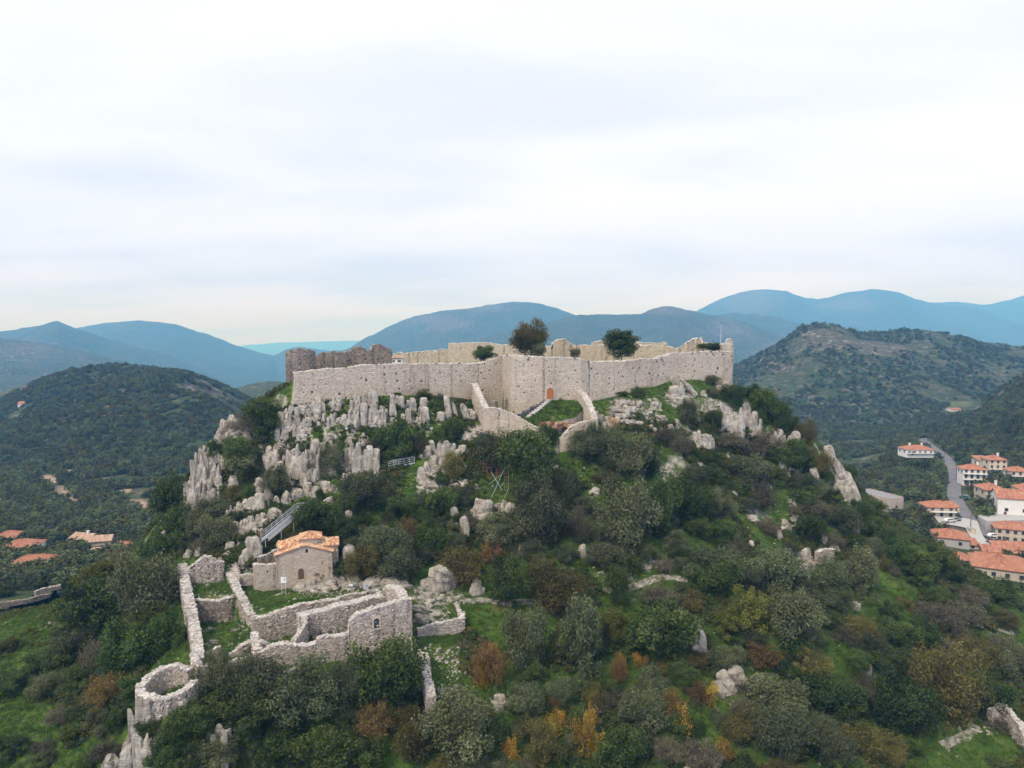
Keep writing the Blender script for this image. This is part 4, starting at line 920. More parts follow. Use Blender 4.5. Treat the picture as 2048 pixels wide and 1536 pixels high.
# transverse arm: raised side walls and a roof whose ridge runs across
a0, a1, d0_, d1_ = .35, WID + .95, 1.2, 5.2
ze, zr = zat(560, 1097, 112.3), zat(580, 1079, 114.8)
for x0 in (a0,):
    pass
tw_ = [(*cp_(a0, d0_, 0)[:2], zb - 1, ze), (*cp_(a1, d0_, 0)[:2], zb - 1, ze)]
wall('chapel', tw_, .5, 'chapel arm front', root=ch, world=True, mat='chapel_stone', sh=.2, sl=.34, depth=.025, rag=0, rough=.8, cope_n=0, back=False)
wall('chapel', [(*cp_(a1, d0_, 0)[:2], zb - 1, ze), (*cp_(a1, (d0_ + d1_) / 2, 0)[:2], zb - 1, zr - .15), (*cp_(a1, d1_, 0)[:2], zb - 1, ze)], .5, 'chapel arm end', root=ch, world=True, mat='chapel_stone', sh=.2, sl=.34, depth=.025, rag=0, rough=.8, cope_n=0, back=False)
wall('chapel', [(*cp_(a0, d1_, 0)[:2], zb - 1, ze), (*cp_(a0, (d0_ + d1_) / 2, 0)[:2], zb - 1, zr - .15), (*cp_(a0, d0_, 0)[:2], zb - 1, ze)], .5, 'chapel arm far end', root=ch, world=True, mat='chapel_stone', sh=.2, sl=.34, depth=.025, rag=0, rough=.8, cope_n=0, back=False)
dm = (d0_ + d1_) / 2
roof('cross_roof', [(cp_(a0 - .2, d0_ - .25, ze), cp_(a1 + .25, d0_ - .25, ze), cp_(a1 + .25, dm, zr), cp_(a0 - .2, dm, zr)), (cp_(a1 + .25, d1_ + .25, ze), cp_(a0 - .2, d1_ + .25, ze), cp_(a0 - .2, dm, zr), cp_(a1 + .25, dm, zr))], ch, seed=31)
roof('rear_roof', [(cp_(-ov, d1_ - .2, eL), cp_(-ov, DEP + .3, eL), cp_(am, DEP + .3, eA + .14), cp_(am, d1_ - .2, eA + .14)), (cp_(WID + ov, DEP + .3, eR), cp_(WID + ov, d1_ - .2, eR), cp_(am, d1_ - .2, eA + .14), cp_(am, DEP + .3, eA + .14))], ch, seed=51)
# square drum and its pyramid of tiles
q0, q1 = (599 - 553) / 112 * WID * 1.03, (638 - 553) / 112 * WID * 1.045; zd0, zd1, za = ze - .6, zat(618, 1077, 113.6), zat(620, 1060.5, 115.6)
e0_, e1_ = d0_ + .15, d0_ + .15 + (q1 - q0)
dr_ = [cp_(q0, e0_, 0), cp_(q1, e0_, 0), cp_(q1, e1_, 0), cp_(q0, e1_, 0)]
wall('chapel', [(*p[:2], zd0, zd1) for p in dr_], .45, 'chapel drum', root=ch, world=True, mat='chapel_stone', sh=.2, sl=.34, depth=.02, rag=0, rough=.7, cope_n=0, back=False, closed=True)
oo = .22; ap = cp_((q0 + q1) / 2, (e0_ + e1_) / 2, za)
cs = [cp_(q0 - oo, e0_ - oo, zd1), cp_(q1 + oo, e0_ - oo, zd1), cp_(q1 + oo, e1_ + oo, zd1), cp_(q0 - oo, e1_ + oo, zd1)]
roof('dome_roof', [(cs[i], cs[(i + 1) % 4], ap + (cs[(i + 1) % 4] - ap) * .02, ap + (cs[i] - ap) * .02) for i in range(4)], ch, seed=71, step=.22)
# apse-like rounded corner of the arm roof is left out; ruined annexe beside the chapel
wall('annexe_wall', [(506,1130,1178,110.8),(509,1130,1176,110.4),(530,1130,1175,110.8),(553,1129,1173,111.4)], .6, 'low white-capped annexe wall joined to the chapel front', 'wall', None, 'chapel_stone', 'white_cap', sh=.2, sl=.32, rag=.03, foot=.8, holes=[(2,.2,zat(540,1143,111),.3,.35)])
wall('annexe_wall', [(515,1116,1150,113.4),(530,1112,1150,113.9),(545,1104,1150,114.4),(559,1096,1150,114.8)], .6, 'rough sloping wall rising behind the annexe to the chapel roof', 'wall', None, 'dark_ruin_stone', 'coping_stone', sh=.2, sl=.32, rag=.08, foot=1)
wall('annexe_wall', [(506,1128,1160,114.5),(507,1128,1176,110.8)], .6, 'short side wall closing the ruined annexe', 'wall', None, 'ruin_stone', 'coping_stone', sh=.2, sl=.32, rag=.05, foot=1)
wall('annexe_wall', [(480,1151,1162,111.8),(495,1150,1162,112),(507,1149,1160,112.2)], .5, 'knee-high wall between the stone steps and the annexe', 'wall', None, 'ruin_stone', 'white_cap', sh=.2, sl=.32, rag=.05, foot=.8)
st_ = thing('stone_steps', W(470, 1158, 113.2), 'grey stone steps between the peaked end wall and a tall rock', 'steps')
for i in range(9):
    c = W(471 - 8 * i / 8, 1157 - 37 * i / 8, 111.6 + 3.8 * i / 8); Acc().box(c, (1.75, .8, .5), -.05, .5 + .06 * (i % 3)).obj('step', MATS['ruin_stone'], st_)
st_ = thing('stone_steps', W(935, 893, 148), 'narrow stone steps beside the pale rock near the small lamp', 'steps')
for i in range(8):
    c = W(936 - 6 * i / 7, 899 - 22 * i / 7, 146.8 + 2.6 * i / 7); Acc().box(c, (1.3, .6, .3), .1, .6).obj('step', MATS['white_cap'], st_)
st_ = thing('stone_steps', W(766, 940, 142), 'rough stone steps at the end of the metal footbridge', 'steps')
for i in range(8):
    c = W(757 + 16 * i / 7, 949 - 18 * i / 7, 140.6 + 1.6 * i / 7); Acc().box(c, (1.5, .6, .35), .2, .6).obj('step', MATS['ruin_stone'], st_)
# ------------------------------------------------------------------ metalwork, signs
def rail_run(root, p, q, n, h=1.0, mat='galvanised', rails=(1.0, .66, .33), r=.03):
    p, q = np.asarray(p, float), np.asarray(q, float); up = np.array((0, 0, 1.0))
    for i in range(n): 
        c = p + (q - p) * i / (n - 1); Acc().bar(c, c + up * h, r, 5).obj('post', MATS[mat], root)
    for k in rails: Acc().bar(p + up * h * k, q + up * h * k, r * .9, 5).obj('rail', MATS[mat], root)
br = thing('footbridge', W(802, 936, 142), 'pale metal footbridge with railings below the dark tree', 'footbridge')
p, q = W(777, 935, 141.2), W(829, 925, 143.0); side_ = np.array((.15, 1.3, 0))
dk = Acc(); dk.add([p, q, q + side_, p + side_, p - (0, 0, .3), q - (0, 0, .3), q + side_ - (0, 0, .3), p + side_ - (0, 0, .3)], [(0, 1, 2, 3), (7, 6, 5, 4), (0, 4, 5, 1), (2, 6, 7, 3), (1, 5, 6, 2), (0, 3, 7, 4)])
dk.obj('deck', MATS['galvanised'], br)
rail_run(br, p, q, 6, 1.15, r=.035); rail_run(br, p + side_, q + side_, 6, 1.15, r=.035)
for f in (.08, .92): Acc().bar(p + (q - p) * f + side_ * .5, p + (q - p) * f + side_ * .5 - (0, 0, 2.2), .07, 6).obj('support', MATS['galvanised'], br)
ms = thing('metal_staircase', W(556, 1052, 128), 'long straight metal staircase with railings climbing the rocks behind the chapel', 'staircase')
p, q = W(522, 1078, 115.8), W(594, 1019, 121.5); wd_ = np.array((1.0, .75, 0)) * .95
for o in (np.zeros(3), wd_):
    a = Acc(); a.add([p + o, q + o, q + o - (0, 0, .55), p + o - (0, 0, .55), p + o + (.1, 0, 0), q + o + (.1, 0, 0), q + o + (.1, 0, -.55), p + o + (.1, 0, -.55)], [(0, 1, 2, 3), (7, 6, 5, 4), (0, 4, 5, 1), (2, 6, 7, 3)])
    a.obj('stringer', MATS['galvanised'], ms)
    rail_run(ms, p + o, q + o, 8, 1.1, r=.035)
for i in range(26):
    c = p + (q - p) * (i + .5) / 26 + wd_ / 2; Acc().box(c - (0, 0, .1), (1.15, .3, .06), .64).obj('tread', MATS['galvanised'], ms)
q2 = q + np.array((1.2, 0.3, 0)); pl = Acc(); pl.add([q, q2, q2 + wd_, q + wd_], [(0, 1, 2, 3)]); pl.add([q - (0, 0, .5), q2 - (0, 0, .5), q2, q], [(0, 1, 2, 3)]); pl.obj('landing', MATS['galvanised'], ms)
rail_run(ms, q, q2, 2, 1.1, r=.035); rail_run(ms, q2, q2 + wd_, 2, 1.1, r=.035)
for f, l in ((.02, 1.6), (.45, 2.4), (.8, 3.0), (.98, 1.2)):
    c = p + (q - p) * f + wd_ / 2; Acc().bar(c - (0, 0, .3), c - (0, 0, l), .06, 6).obj('support', MATS['galvanised'], ms)
Acc().box(p + np.array((-.1, 0, .85)), (.16, .16, .7)).obj('red_marker', MATS['red_paint'], ms)
# scaffolding: ladder frames at several heights, long raking tubes
sf = thing('scaffolding', hit(985, 1010), 'leaning red and grey tube scaffolding standing on the grassy slope', 'scaffolding')
def SP(x, y, d=139.0): return W(860 + x / 10.24, 890 + y / 10.24, d)
def frame(x0, x1, y0, y1, d, mat, rungs, slope=8, b=None):
    a = Acc()
    for x in (x0, x1): a.bar(SP(x, y0 + (slope * 2 if x == x1 else 0), d), SP(x, y1, d), .03, 5)
    for i in range(rungs):
        y = y0 + (y1 - y0) * i / max(rungs - .4, 1); a.bar(SP(x0, y, d), SP(x1, y + slope * 2, d), .03, 5)
    a.obj('frame', MATS[mat], sf)
frame(1090, 1165, 310, 560, 140.5, 'rusty_steel', 4); frame(1170, 1260, 460, 760, 140, 'red_paint', 3); frame(1265, 1330, 295, 480, 141, 'rusty_steel', 4)
frame(1360, 1430, 465, 700, 139, 'red_paint', 3); frame(1520, 1605, 435, 960, 138, 'rusty_steel', 8); frame(1185, 1280, 890, 1320, 138, 'rusty_steel', 2); frame(1040, 1090, 320, 400, 141, 'rusty_steel', 2)
frame(1190, 1275, 1180, 1460, 136, 'rusty_steel', 2)
for x0, y0, d0, x1, y1, d1, m in ((1530, 470, 139, 1210, 1180, 136, 'green_steel'), (1615, 880, 138, 1420, 1300, 135, 'green_steel'), (1000, 975, 138.5, 1480, 590, 139.5, 'green_steel'), (920, 985, 138.6, 1190, 1090, 137.4, 'green_steel'),
    (1260, 560, 140, 1610, 1165, 136.5, 'pale_steel'), (1200, 920, 138, 1350, 1190, 136.5, 'green_steel'), (840, 555, 141, 1010, 615, 140.6, 'pale_steel'), (860, 690, 141, 960, 640, 140.6, 'green_steel'), (1420, 1300, 135, 1350, 1500, 134, 'pale_steel'),
    (1550, 1210, 136, 1450, 1420, 134.4, 'pale_steel'), (1520, 770, 138.5, 1440, 860, 138, 'green_steel'), (910, 1000, 138.6, 895, 1040, 138.3, 'green_steel'), (1350, 880, 138.5, 1530, 1010, 137.5, 'pale_steel'), (1610, 440, 138, 1605, 1160, 137, 'rusty_steel')):
    Acc().bar(SP(x0, y0, d0), SP(x1, y1, d1), .036, 5).obj('brace', MATS[m], sf)
def board(px, py, pb, wpx, hpx, d, label, mat='board_white', legs=1, tilt=.15, txt=True):
    c = W(px, py, d); g = zn(c[0], c[1]); s = mpp(c); w_, h_ = wpx * s, hpx * s
    r = thing('information_board', (c[0], c[1], g), label, 'information board')
    Acc().box(c, (w_, .05, h_)).obj('panel', MATS[mat], r)
    if txt: Acc().box(c + (w_ * .22, -.04, h_ * .1), (w_ * .22, .02, h_ * .3)).obj('print', MATS['print_grey'], r)
    for i in range(legs):
        x = (i - (legs - 1) / 2) * w_ * .7; Acc().bar(c + (x, .05, h_ * .3), (c[0] + x, c[1] + .05, min(g, W(px, pb, d)[2]) - .2), .04, 5).obj('leg', MATS['galvanised'], r)
board(567, 1160, 1179, 11, 12, 108.3, 'white information board on legs on the grass before the chapel', legs=2)
board(731.5, 1173, 1191, 10, 13, 107.3, 'grey upright information board at the edge of the yard', 'board_grey')
board(702, 1170, 1177, 7, 5, 110, 'small white tilted sign on the grass before the boulders', txt=False)
def flood(px, py, d, label):
    g = hit(px, py); r = thing('floodlight', g, label, 'floodlight')
    Acc().bar(g - (0, 0, .2), g + (0, 0, .55), .06, 6).obj('post', MATS['lamp_body'], r)
    Acc().box(g + np.array((0, 0, .75)), (.55, .4, .42), .3).obj('lamp_head', MATS['lamp_body'], r)
    Acc().box(g + np.array((0, -.02, 1.0)), (.6, .45, .07), .3).obj('hood', MATS['grey_roof'], r)
flood(693, 866, 147, 'small pale floodlight on the grass terrace below the fortress'); flood(863, 864, 149, 'small white floodlight post between the two dark trees')
# ------------------------------------------------------------------ the village
def win(root, o, u, n, w, h, frame='frame_paint', bars=True):
    up = np.array((0, 0, 1.0))
    f = Acc()
    for a, b_ in (((-w / 2 - .1, -.1), (w / 2 + .1, 0)), ((-w / 2 - .1, h), (w / 2 + .1, h + .12)), ((-w / 2 - .1, 0), (-w / 2, h)), ((w / 2, 0), (w / 2 + .1, h))):
        slab(f, o, u, n, [(a[0], a[1]), (b_[0], a[1]), (b_[0], b_[1]), (a[0], b_[1])], -.05, .10)
    fo = f.obj('window', MATS[frame], root)
    slab(Acc(), o, u, n, [(-w / 2, 0), (w / 2, 0), (w / 2, h), (-w / 2, h)], -.05, .03).obj('pane', MATS['window_dark'], fo)
def house(px, pb, wpx, hpx, deep, label, yaw=0.0, roofk='hip', rh=1.9, wm_='cream_plaster', tile='roof_tile', wins=((0, 2, 1),), side_w=2, d0=215, eave=.5, chim=0, balcony=False, door=True, name='house', parapet=False, ridge_u=True, d=None, sink=1.5):
    """a house whose front foot-centre is at a photo pixel; wpx, hpx: front width and wall height in photo pixels"""
    c = hitfar(px, pb, d0) if d is None else W(px, pb, d)
    s = mpp(c); w, h = wpx * s, hpx * s
    r = thing(name, c, label, 'house', None)
    u = np.array((math.cos(yaw), math.sin(yaw), 0)); v = np.array((-u[1], u[0], 0)); up = np.array((0, 0, 1.0))
    def G(a, b_, z): return c + u * a + v * b_ + up * z
    k = [G(-w / 2, 0, 0), G(w / 2, 0, 0), G(w / 2, deep, 0), G(-w / 2, deep, 0)]
    a = Acc(); low = [p - up * sink for p in k]; top = [p + up * h for p in k]
    a.add(low + top, [(0, 1, 5, 4), (1, 2, 6, 5), (2, 3, 7, 6), (3, 0, 4, 7), (4, 5, 6, 7)])
    if roofk == 'gable':
        if ridge_u: a.add([top[1], top[2], G(w / 2, deep / 2, h + rh)], [(0, 1, 2)]); a.add([top[3], top[0], G(-w / 2, deep / 2, h + rh)], [(0, 1, 2)])
        else: a.add([top[0], top[1], G(0, 0, h + rh)], [(0, 1, 2)]); a.add([top[2], top[3], G(0, deep, h + rh)], [(0, 1, 2)])
    a.obj('wall', MATS[wm_], r)
    e = eave; E = [G(-w / 2 - e, -e, h - .05), G(w / 2 + e, -e, h - .05), G(w / 2 + e, deep + e, h - .05), G(-w / 2 - e, deep + e, h - .05)]
    if roofk == 'hip':
        if w > deep: R0, R1 = G(-w / 2 + deep / 2, deep / 2, h + rh), G(w / 2 - deep / 2, deep / 2, h + rh); S = [(E[0], E[1], R1, R0), (E[1], E[2], R1, R1), (E[2], E[3], R0, R1), (E[3], E[0], R0, R0)]
        else: R0, R1 = G(0, w / 2, h + rh), G(0, deep - w / 2, h + rh); S = [(E[0], E[1], R0, R0), (E[1], E[2], R1, R0), (E[2], E[3], R1, R1), (E[3], E[0], R0, R1)]
    elif roofk == 'gable':
        if ridge_u: R0, R1 = G(-w / 2 - e, deep / 2, h + rh + .1), G(w / 2 + e, deep / 2, h + rh + .1); S = [(E[0], E[1], R1, R0), (E[2], E[3], R0, R1)]
        else: R0, R1 = G(0, -e, h + rh + .1), G(0, deep + e, h + rh + .1); S = [(E[1], E[2], R1, R0), (E[3], E[0], R0, R1)]
    elif roofk == 'shed': S = [(E[0], E[1], E[2] + up * rh, E[3] + up * rh)]
    if roofk == 'flat':
        b_ = Acc(); t_ = [p + up * .05 for p in top]; b_.poly(t_); ro = b_.obj('roof', MATS['grey_roof'], r)
        for i in range(4):
            A_, B_ = top[i], top[(i + 1) % 4]; dv = (B_ - A_) / np.linalg.norm(B_ - A_); nn = np.array((-dv[1], dv[0], 0)) * .35
            Acc().add([A_, B_, B_ + nn, A_ + nn, A_ + up * .5, B_ + up * .5, B_ + nn + up * .5, A_ + nn + up * .5], [(0, 1, 5, 4), (2, 3, 7, 6), (4, 5, 6, 7), (1, 2, 6, 5), (0, 4, 7, 3)]).obj('parapet', MATS[wm_], ro)
    else:
        ro = roof('roof', S, r, step=.5, row=1.2, mat=tile, seed=int(px), var=.17)
        for i in range(chim):
            q = G(w * (.2 - .45 * i), deep * .45, h + rh * .5); Acc().box(q + up * .9, (.8, .8, 2.2), yaw).box(q + up * 2.05, (1.0, 1.0, .2), yaw).obj('chimney', MATS['white_plaster'], ro)
    nf = -v
    for z, n, hh in wins:
        for i in range(n): win(r, G(w * ((i + .5) / n - .5), 0, z), u, nf, min(1.1, w / n * .42), hh)
    for i in range(side_w):
        win(r, G(-w / 2, deep * (i + .5) / side_w, max(1, h - 2.2)), -v, -u, 1.0, 1.3); win(r, G(w / 2, deep * (i + .5) / side_w, max(1, h - 2.2)), v, u, 1.0, 1.3)
    if balcony:
        for z in balcony if isinstance(balcony, tuple) else (h * .5,):
            bc = Acc(); q = [G(-w / 2, 0, z), G(w / 2, 0, z), G(w / 2, -1.5, z), G(-w / 2, -1.5, z)]
            bc.add(q + [p - up * .2 for p in q], [(0, 3, 2, 1), (4, 5, 6, 7), (2, 3, 7, 6), (1, 2, 6, 5), (3, 0, 4, 7)]); bo = bc.obj('balcony', MATS['white_plaster'], r)
            rl = Acc(); 
            for i in range(10): x = -w / 2 + w * i / 9; rl.bar(G(x, -1.45, z), G(x, -1.45, z + 1), .05, 4)
            rl.bar(G(-w / 2, -1.45, z + 1), G(w / 2, -1.45, z + 1), .06, 4); rl.obj('railing', MATS['frame_paint'], bo)
    if door: slab(Acc(), G(-w * .28, 0, 0), u, nf, [(-.5, 0), (.5, 0), (.5, 2.1), (-.5, 2.1)], -.05, .06).obj('door', MATS['dark_wood'], r)
    return r
house(1840, 910, 54, 11, 9, 'long white villa with a low red roof beside the far bend of the road', .0, 'hip', 2.0, 'white_plaster', wins=((.9, 5, 1.3),), balcony=(1.2,), chim=2, d=392)
house(1883, 1036, 52, 21, 8, 'cream two-storey house with a hipped orange roof below the road', -.1, 'hip', 2.0, 'cream_plaster', wins=((.5, 3, 1.7), (2.9, 3, 1.4)), balcony=(2.6,))
house(1911, 1027, 14, 12, 6, 'small lean-to with an orange roof joined to the cream house', -.1, 'shed', 1.0, 'cream_plaster', wins=((.8, 1, 1.0),), side_w=1, door=False, eave=.3)
house(1792, 1032, 38, 33, 17, 'ruined flat-roofed stone house with grey roof behind the slope', .35, 'flat', 0, 'ruin_stone', wins=((2.9, 1, 1.0),), side_w=1, door=False, sink=4)
house(1949, 972, 42, 33, 8, 'white three-storey house with long balconies beside the road', -.25, 'hip', 2.2, 'white_plaster', wins=((.6, 4, 1.9), (3.7, 4, 1.9), (6.6, 4, 1.7)), balcony=(3.3, 6.2), chim=1)
house(1995, 952, 34, 32, 9, 'cream villa with two small roofs standing above the balconied house', -.1, 'hip', 2.2, 'cream_plaster', wins=((1, 3, 1.4), (4.2, 3, 1.5), (7, 3, 1.2)), balcony=(3.8,), chim=1)
house(1970, 946, 22, 24, 8, 'low cream wing with a red roof joined to the villa', -.1, 'shed', 1.6, 'pale_stone_wall', wins=((1, 2, 1.3), (4, 2, 1.3)), side_w=1)
house(1992, 1008, 40, 27, 10, 'house with a dark timber verandah and an orange hipped roof', -.15, 'hip', 2.0, 'pale_stone_wall', wins=((.8, 2, 1.4), (3.6, 3, 1.6)), balcony=(3.2,), chim=1)
house(2030, 1038, 62, 38, 9, 'big pale gabled house with a white side and few windows', -.30, 'gable', 3.0, 'white_plaster', wins=((2.4, 2, 1.2),), side_w=1, chim=0)
house(2030, 1088, 66, 27, 8, 'long stone building with two rows of small windows', -.42, 'hip', 2.2, 'pale_stone_wall', wins=((.8, 5, 1.1), (3.4, 5, 1.1)), side_w=2)
house(2022, 1103, 62, 8, 6, 'low outbuilding with a red roof below the long stone building', -.2, 'gable', 1.2, 'pale_stone_wall', wins=(), side_w=0, door=False)
house(1992, 1112, 44, 7, 7, 'small house with a plain red roof behind the alley', -.28, 'gable', 1.5, 'pale_stone_wall', wins=(), side_w=1, door=False)
house(2042, 1122, 38, 13, 7, 'small pale house with an orange roof and two windows by the alley', -.32, 'hip', 1.5, 'pale_stone_wall', wins=((.7, 3, 1.2),), side_w=1)
house(2034, 1150, 66, 19, 9, 'stone house with arched upper windows behind the largest roof', -.15, 'hip', 1.9, 'pale_stone_wall', wins=((1.6, 4, 1.3),), side_w=1)
house(1902, 1096, 62, 18, 11, 'house with a broad red roof seen from above, beside the green patch', -.45, 'hip', 2.4, 'concrete', wins=((1, 2, 1.2),), side_w=2)
house(1945, 1100, 22, 9, 6, 'little tiled shed between the alley and the broad red roof', -.3, 'shed', 1.0, 'pale_stone_wall', wins=((.4, 1, 1.0),), side_w=0, door=False)
house(2000, 1176, 92, 22, 15, 'largest house of the village under a wide orange hipped roof', -.5, 'hip', 3.0, 'pale_stone_wall', wins=((1, 4, 1.2),), side_w=2)
house(1978, 1128, 40, 8, 7, 'low house with a red roof squeezed behind the largest roof', -.4, 'gable', 1.5, 'pale_stone_wall', wins=((.5, 2, 1.0),), side_w=0, door=False)
house(2046, 1076, 20, 12, 6, 'small pale house at the end of the long stone building', -.2, 'gable', 1.4, 'cream_plaster', wins=((.6, 2, 1.0),), side_w=0)
house(2040, 965, 36, 22, 8, 'cream house with a red roof above the verandah house', -.2, 'hip', 2.0, 'cream_plaster', wins=((.8, 3, 1.4), (3.6, 3, 1.4)), side_w=1, balcony=(3.3,))
house(1925, 1128, 30, 8, 7, 'small house with an orange roof among the bushes under the alley', -.35, 'hip', 1.6, 'cream_plaster', wins=((.5, 2, 1.0),), side_w=1)
house(2058, 1000, 30, 20, 8, 'partly hidden house with an orange roof at the village edge', -.2, 'hip', 1.8, 'white_plaster', wins=((.8, 2, 1.3), (3.4, 2, 1.3)), side_w=1)
house(8, 1088, 44, 12, 8, 'white house with an orange roof at the edge of the left wood', .1, 'hip', 2.0, 'white_plaster', wins=((.6, 2, 1.2),), side_w=2)
house(35, 1106, 62, 10, 9, 'house with a wide orange roof half hidden by bushes', .18, 'hip', 2.2, 'white_plaster', wins=((.5, 2, 1.2),), side_w=1)
house(58, 1142, 92, 9, 10, 'long low house with a red roof in front of the green field', .12, 'hip', 2.6, 'pale_stone_wall', wins=((.4, 3, .9),), side_w=1, chim=0)
house(153, 1088, 44, 6, 9, 'long old house with a faded pinkish roof', -.25, 'gable', 2.0, 'pale_stone_wall', 'faded_tile', wins=(), side_w=0, door=False, chim=1)
house(200, 1092, 38, 9, 7, 'weathered ruin with a patchy brown roof beside the faded roof', .3, 'gable', 1.5, 'ruin_stone', 'faded_tile', wins=(), side_w=1, door=False)
house(228, 1106, 38, 7, 8, 'house with a bright red roof among the trees', -.12, 'hip', 2.2, 'white_plaster', wins=(), side_w=0, door=False)
house(182, 1112, 14, 5, 4, 'tiny tiled shed hidden among shrubs', 0, 'shed', .9, 'pale_stone_wall', 'faded_tile', wins=(), side_w=0, door=False)
house(43, 812, 14, 4, 8, 'tiny red-roofed farmhouse alone on the dark hill', .1, 'gable', 2.4, 'white_plaster', wins=(), side_w=0, door=False, d0=500)
house(1912, 824, 22, 5, 9, 'far low white shed beside the pale green field', .1, 'gable', 1.2, 'white_plaster', wins=(), side_w=0, door=False, d0=620)
house(1946, 1070, 10, 9, 3, 'little stone shelter at the corner of the road and the lane', -.2, 'flat', 0, 'pale_stone_wall', wins=(), side_w=0, door=False)
# terrace of the gabled house, retaining walls
tv = thing('retaining_wall', hitfar(1962, 1050), 'pale retaining wall with a concrete terrace below the gabled house', 'wall')
c0, c1, c2 = hitfar(1955, 1040), hitfar(1972, 1064), hitfar(2045, 1052)
a = Acc(); a.prism([(c0[0], c0[1]), (c1[0], c1[1]), (c2[0] + 6, c2[1] - 2), (c2[0] + 8, c2[1] + 14), (c0[0] + 8, c0[1] + 10)], c1[2] - 3, c1[2] + 4.0); a.obj('terrace', MATS['concrete'], tv)
def car(px, py, yaw, mat, label, d0=215):
    c = hitfar(px, py, d0) + (0, 0, .5); r = thing('parked_car', c, label, 'car', 'cars parked in the village')
    u = np.array((math.cos(yaw), math.sin(yaw), 0)); n = np.array((-u[1], u[0], 0)); up = np.array((0, 0, 1.0))
    prof = [(-2.05, .35), (2.05, .35), (2.1, .75), (1.25, .88), (.55, 1.42), (-1.3, 1.42), (-1.95, .9), (-2.1, .7)]
    slab(Acc(), c, u, n, prof, -.82, .82).obj('body', MATS[mat], r)
    for s in (-1, 1): slab(Acc(), c, u, n, [(-1.65, .92), (1.0, .92), (.5, 1.34), (-1.25, 1.34)], s * .8, s * .845).obj('window', MATS['car_glass'], r)
    a = Acc(); a.add([c + u * x + n * y + up * z for x, y, z in ((1.22, -.7, .92), (1.22, .7, .92), (.62, .62, 1.40), (.62, -.62, 1.40))], [(0, 1, 2, 3)])
    V = [(1.3, -.68, .90), (1.3, .68, .90), (.66, .62, 1.41), (.66, -.62, 1.41)]
    a = Acc(); a.add([c + u * (x + .02) + n * y + up * (z + .03) for x, y, z in V], [(0, 1, 2, 3)]).obj('windscreen', MATS['car_glass'], r)
    for x in (-1.3, 1.3):
        for s in (-1, 1): Acc().bar(c + u * x + n * s * .66 + up * .33, c + u * x + n * s * .86 + up * .33, .33, 10).obj('wheel', MATS['tyre'], r)
    for s in (-1, 1): Acc().box(c + u * 2.08 + n * s * .6 + up * .68, (.08, .35, .14), yaw).obj('headlight', MATS['white_frame'], r)
car(1987, 1077, .05, 'car_white', 'white car standing by the long stone building')
car(1899, 1049, .1, 'car_white', 'white car parked under the cream house, nearer its wall')
car(1911, 1046, .25, 'car_silver', 'silver car parked beside the white one, nearer the road')
car(1929, 1000, 2.2, 'car_green', 'dark green car parked at the roadside under the bushes')
def pole(px, pb, pt, label):
    g = hitfar(px, pb); h = (pb - pt) * mpp(g); r = thing('utility_pole', g, label, 'utility pole')
    Acc().bar(g - (0, 0, .5), g + (0, 0, h), .16, 7, .10).obj('post', MATS['pole_wood'], r)
    Acc().bar(g + (-.7, 0, h - .5), g + (.7, 0, h - .5), .07, 5).obj('cross_arm', MATS['pole_wood'], r)
pole(1941, 1062, 1013, 'brown wooden utility pole beside the road bend')
pole(1973, 1140, 1098, 'thin utility pole rising in front of the largest roof')
pole(1912, 962, 934, 'utility pole at the roadside beside the balconied house')
pole(1889, 912, 892, 'small distant utility pole at the far bend of the road')
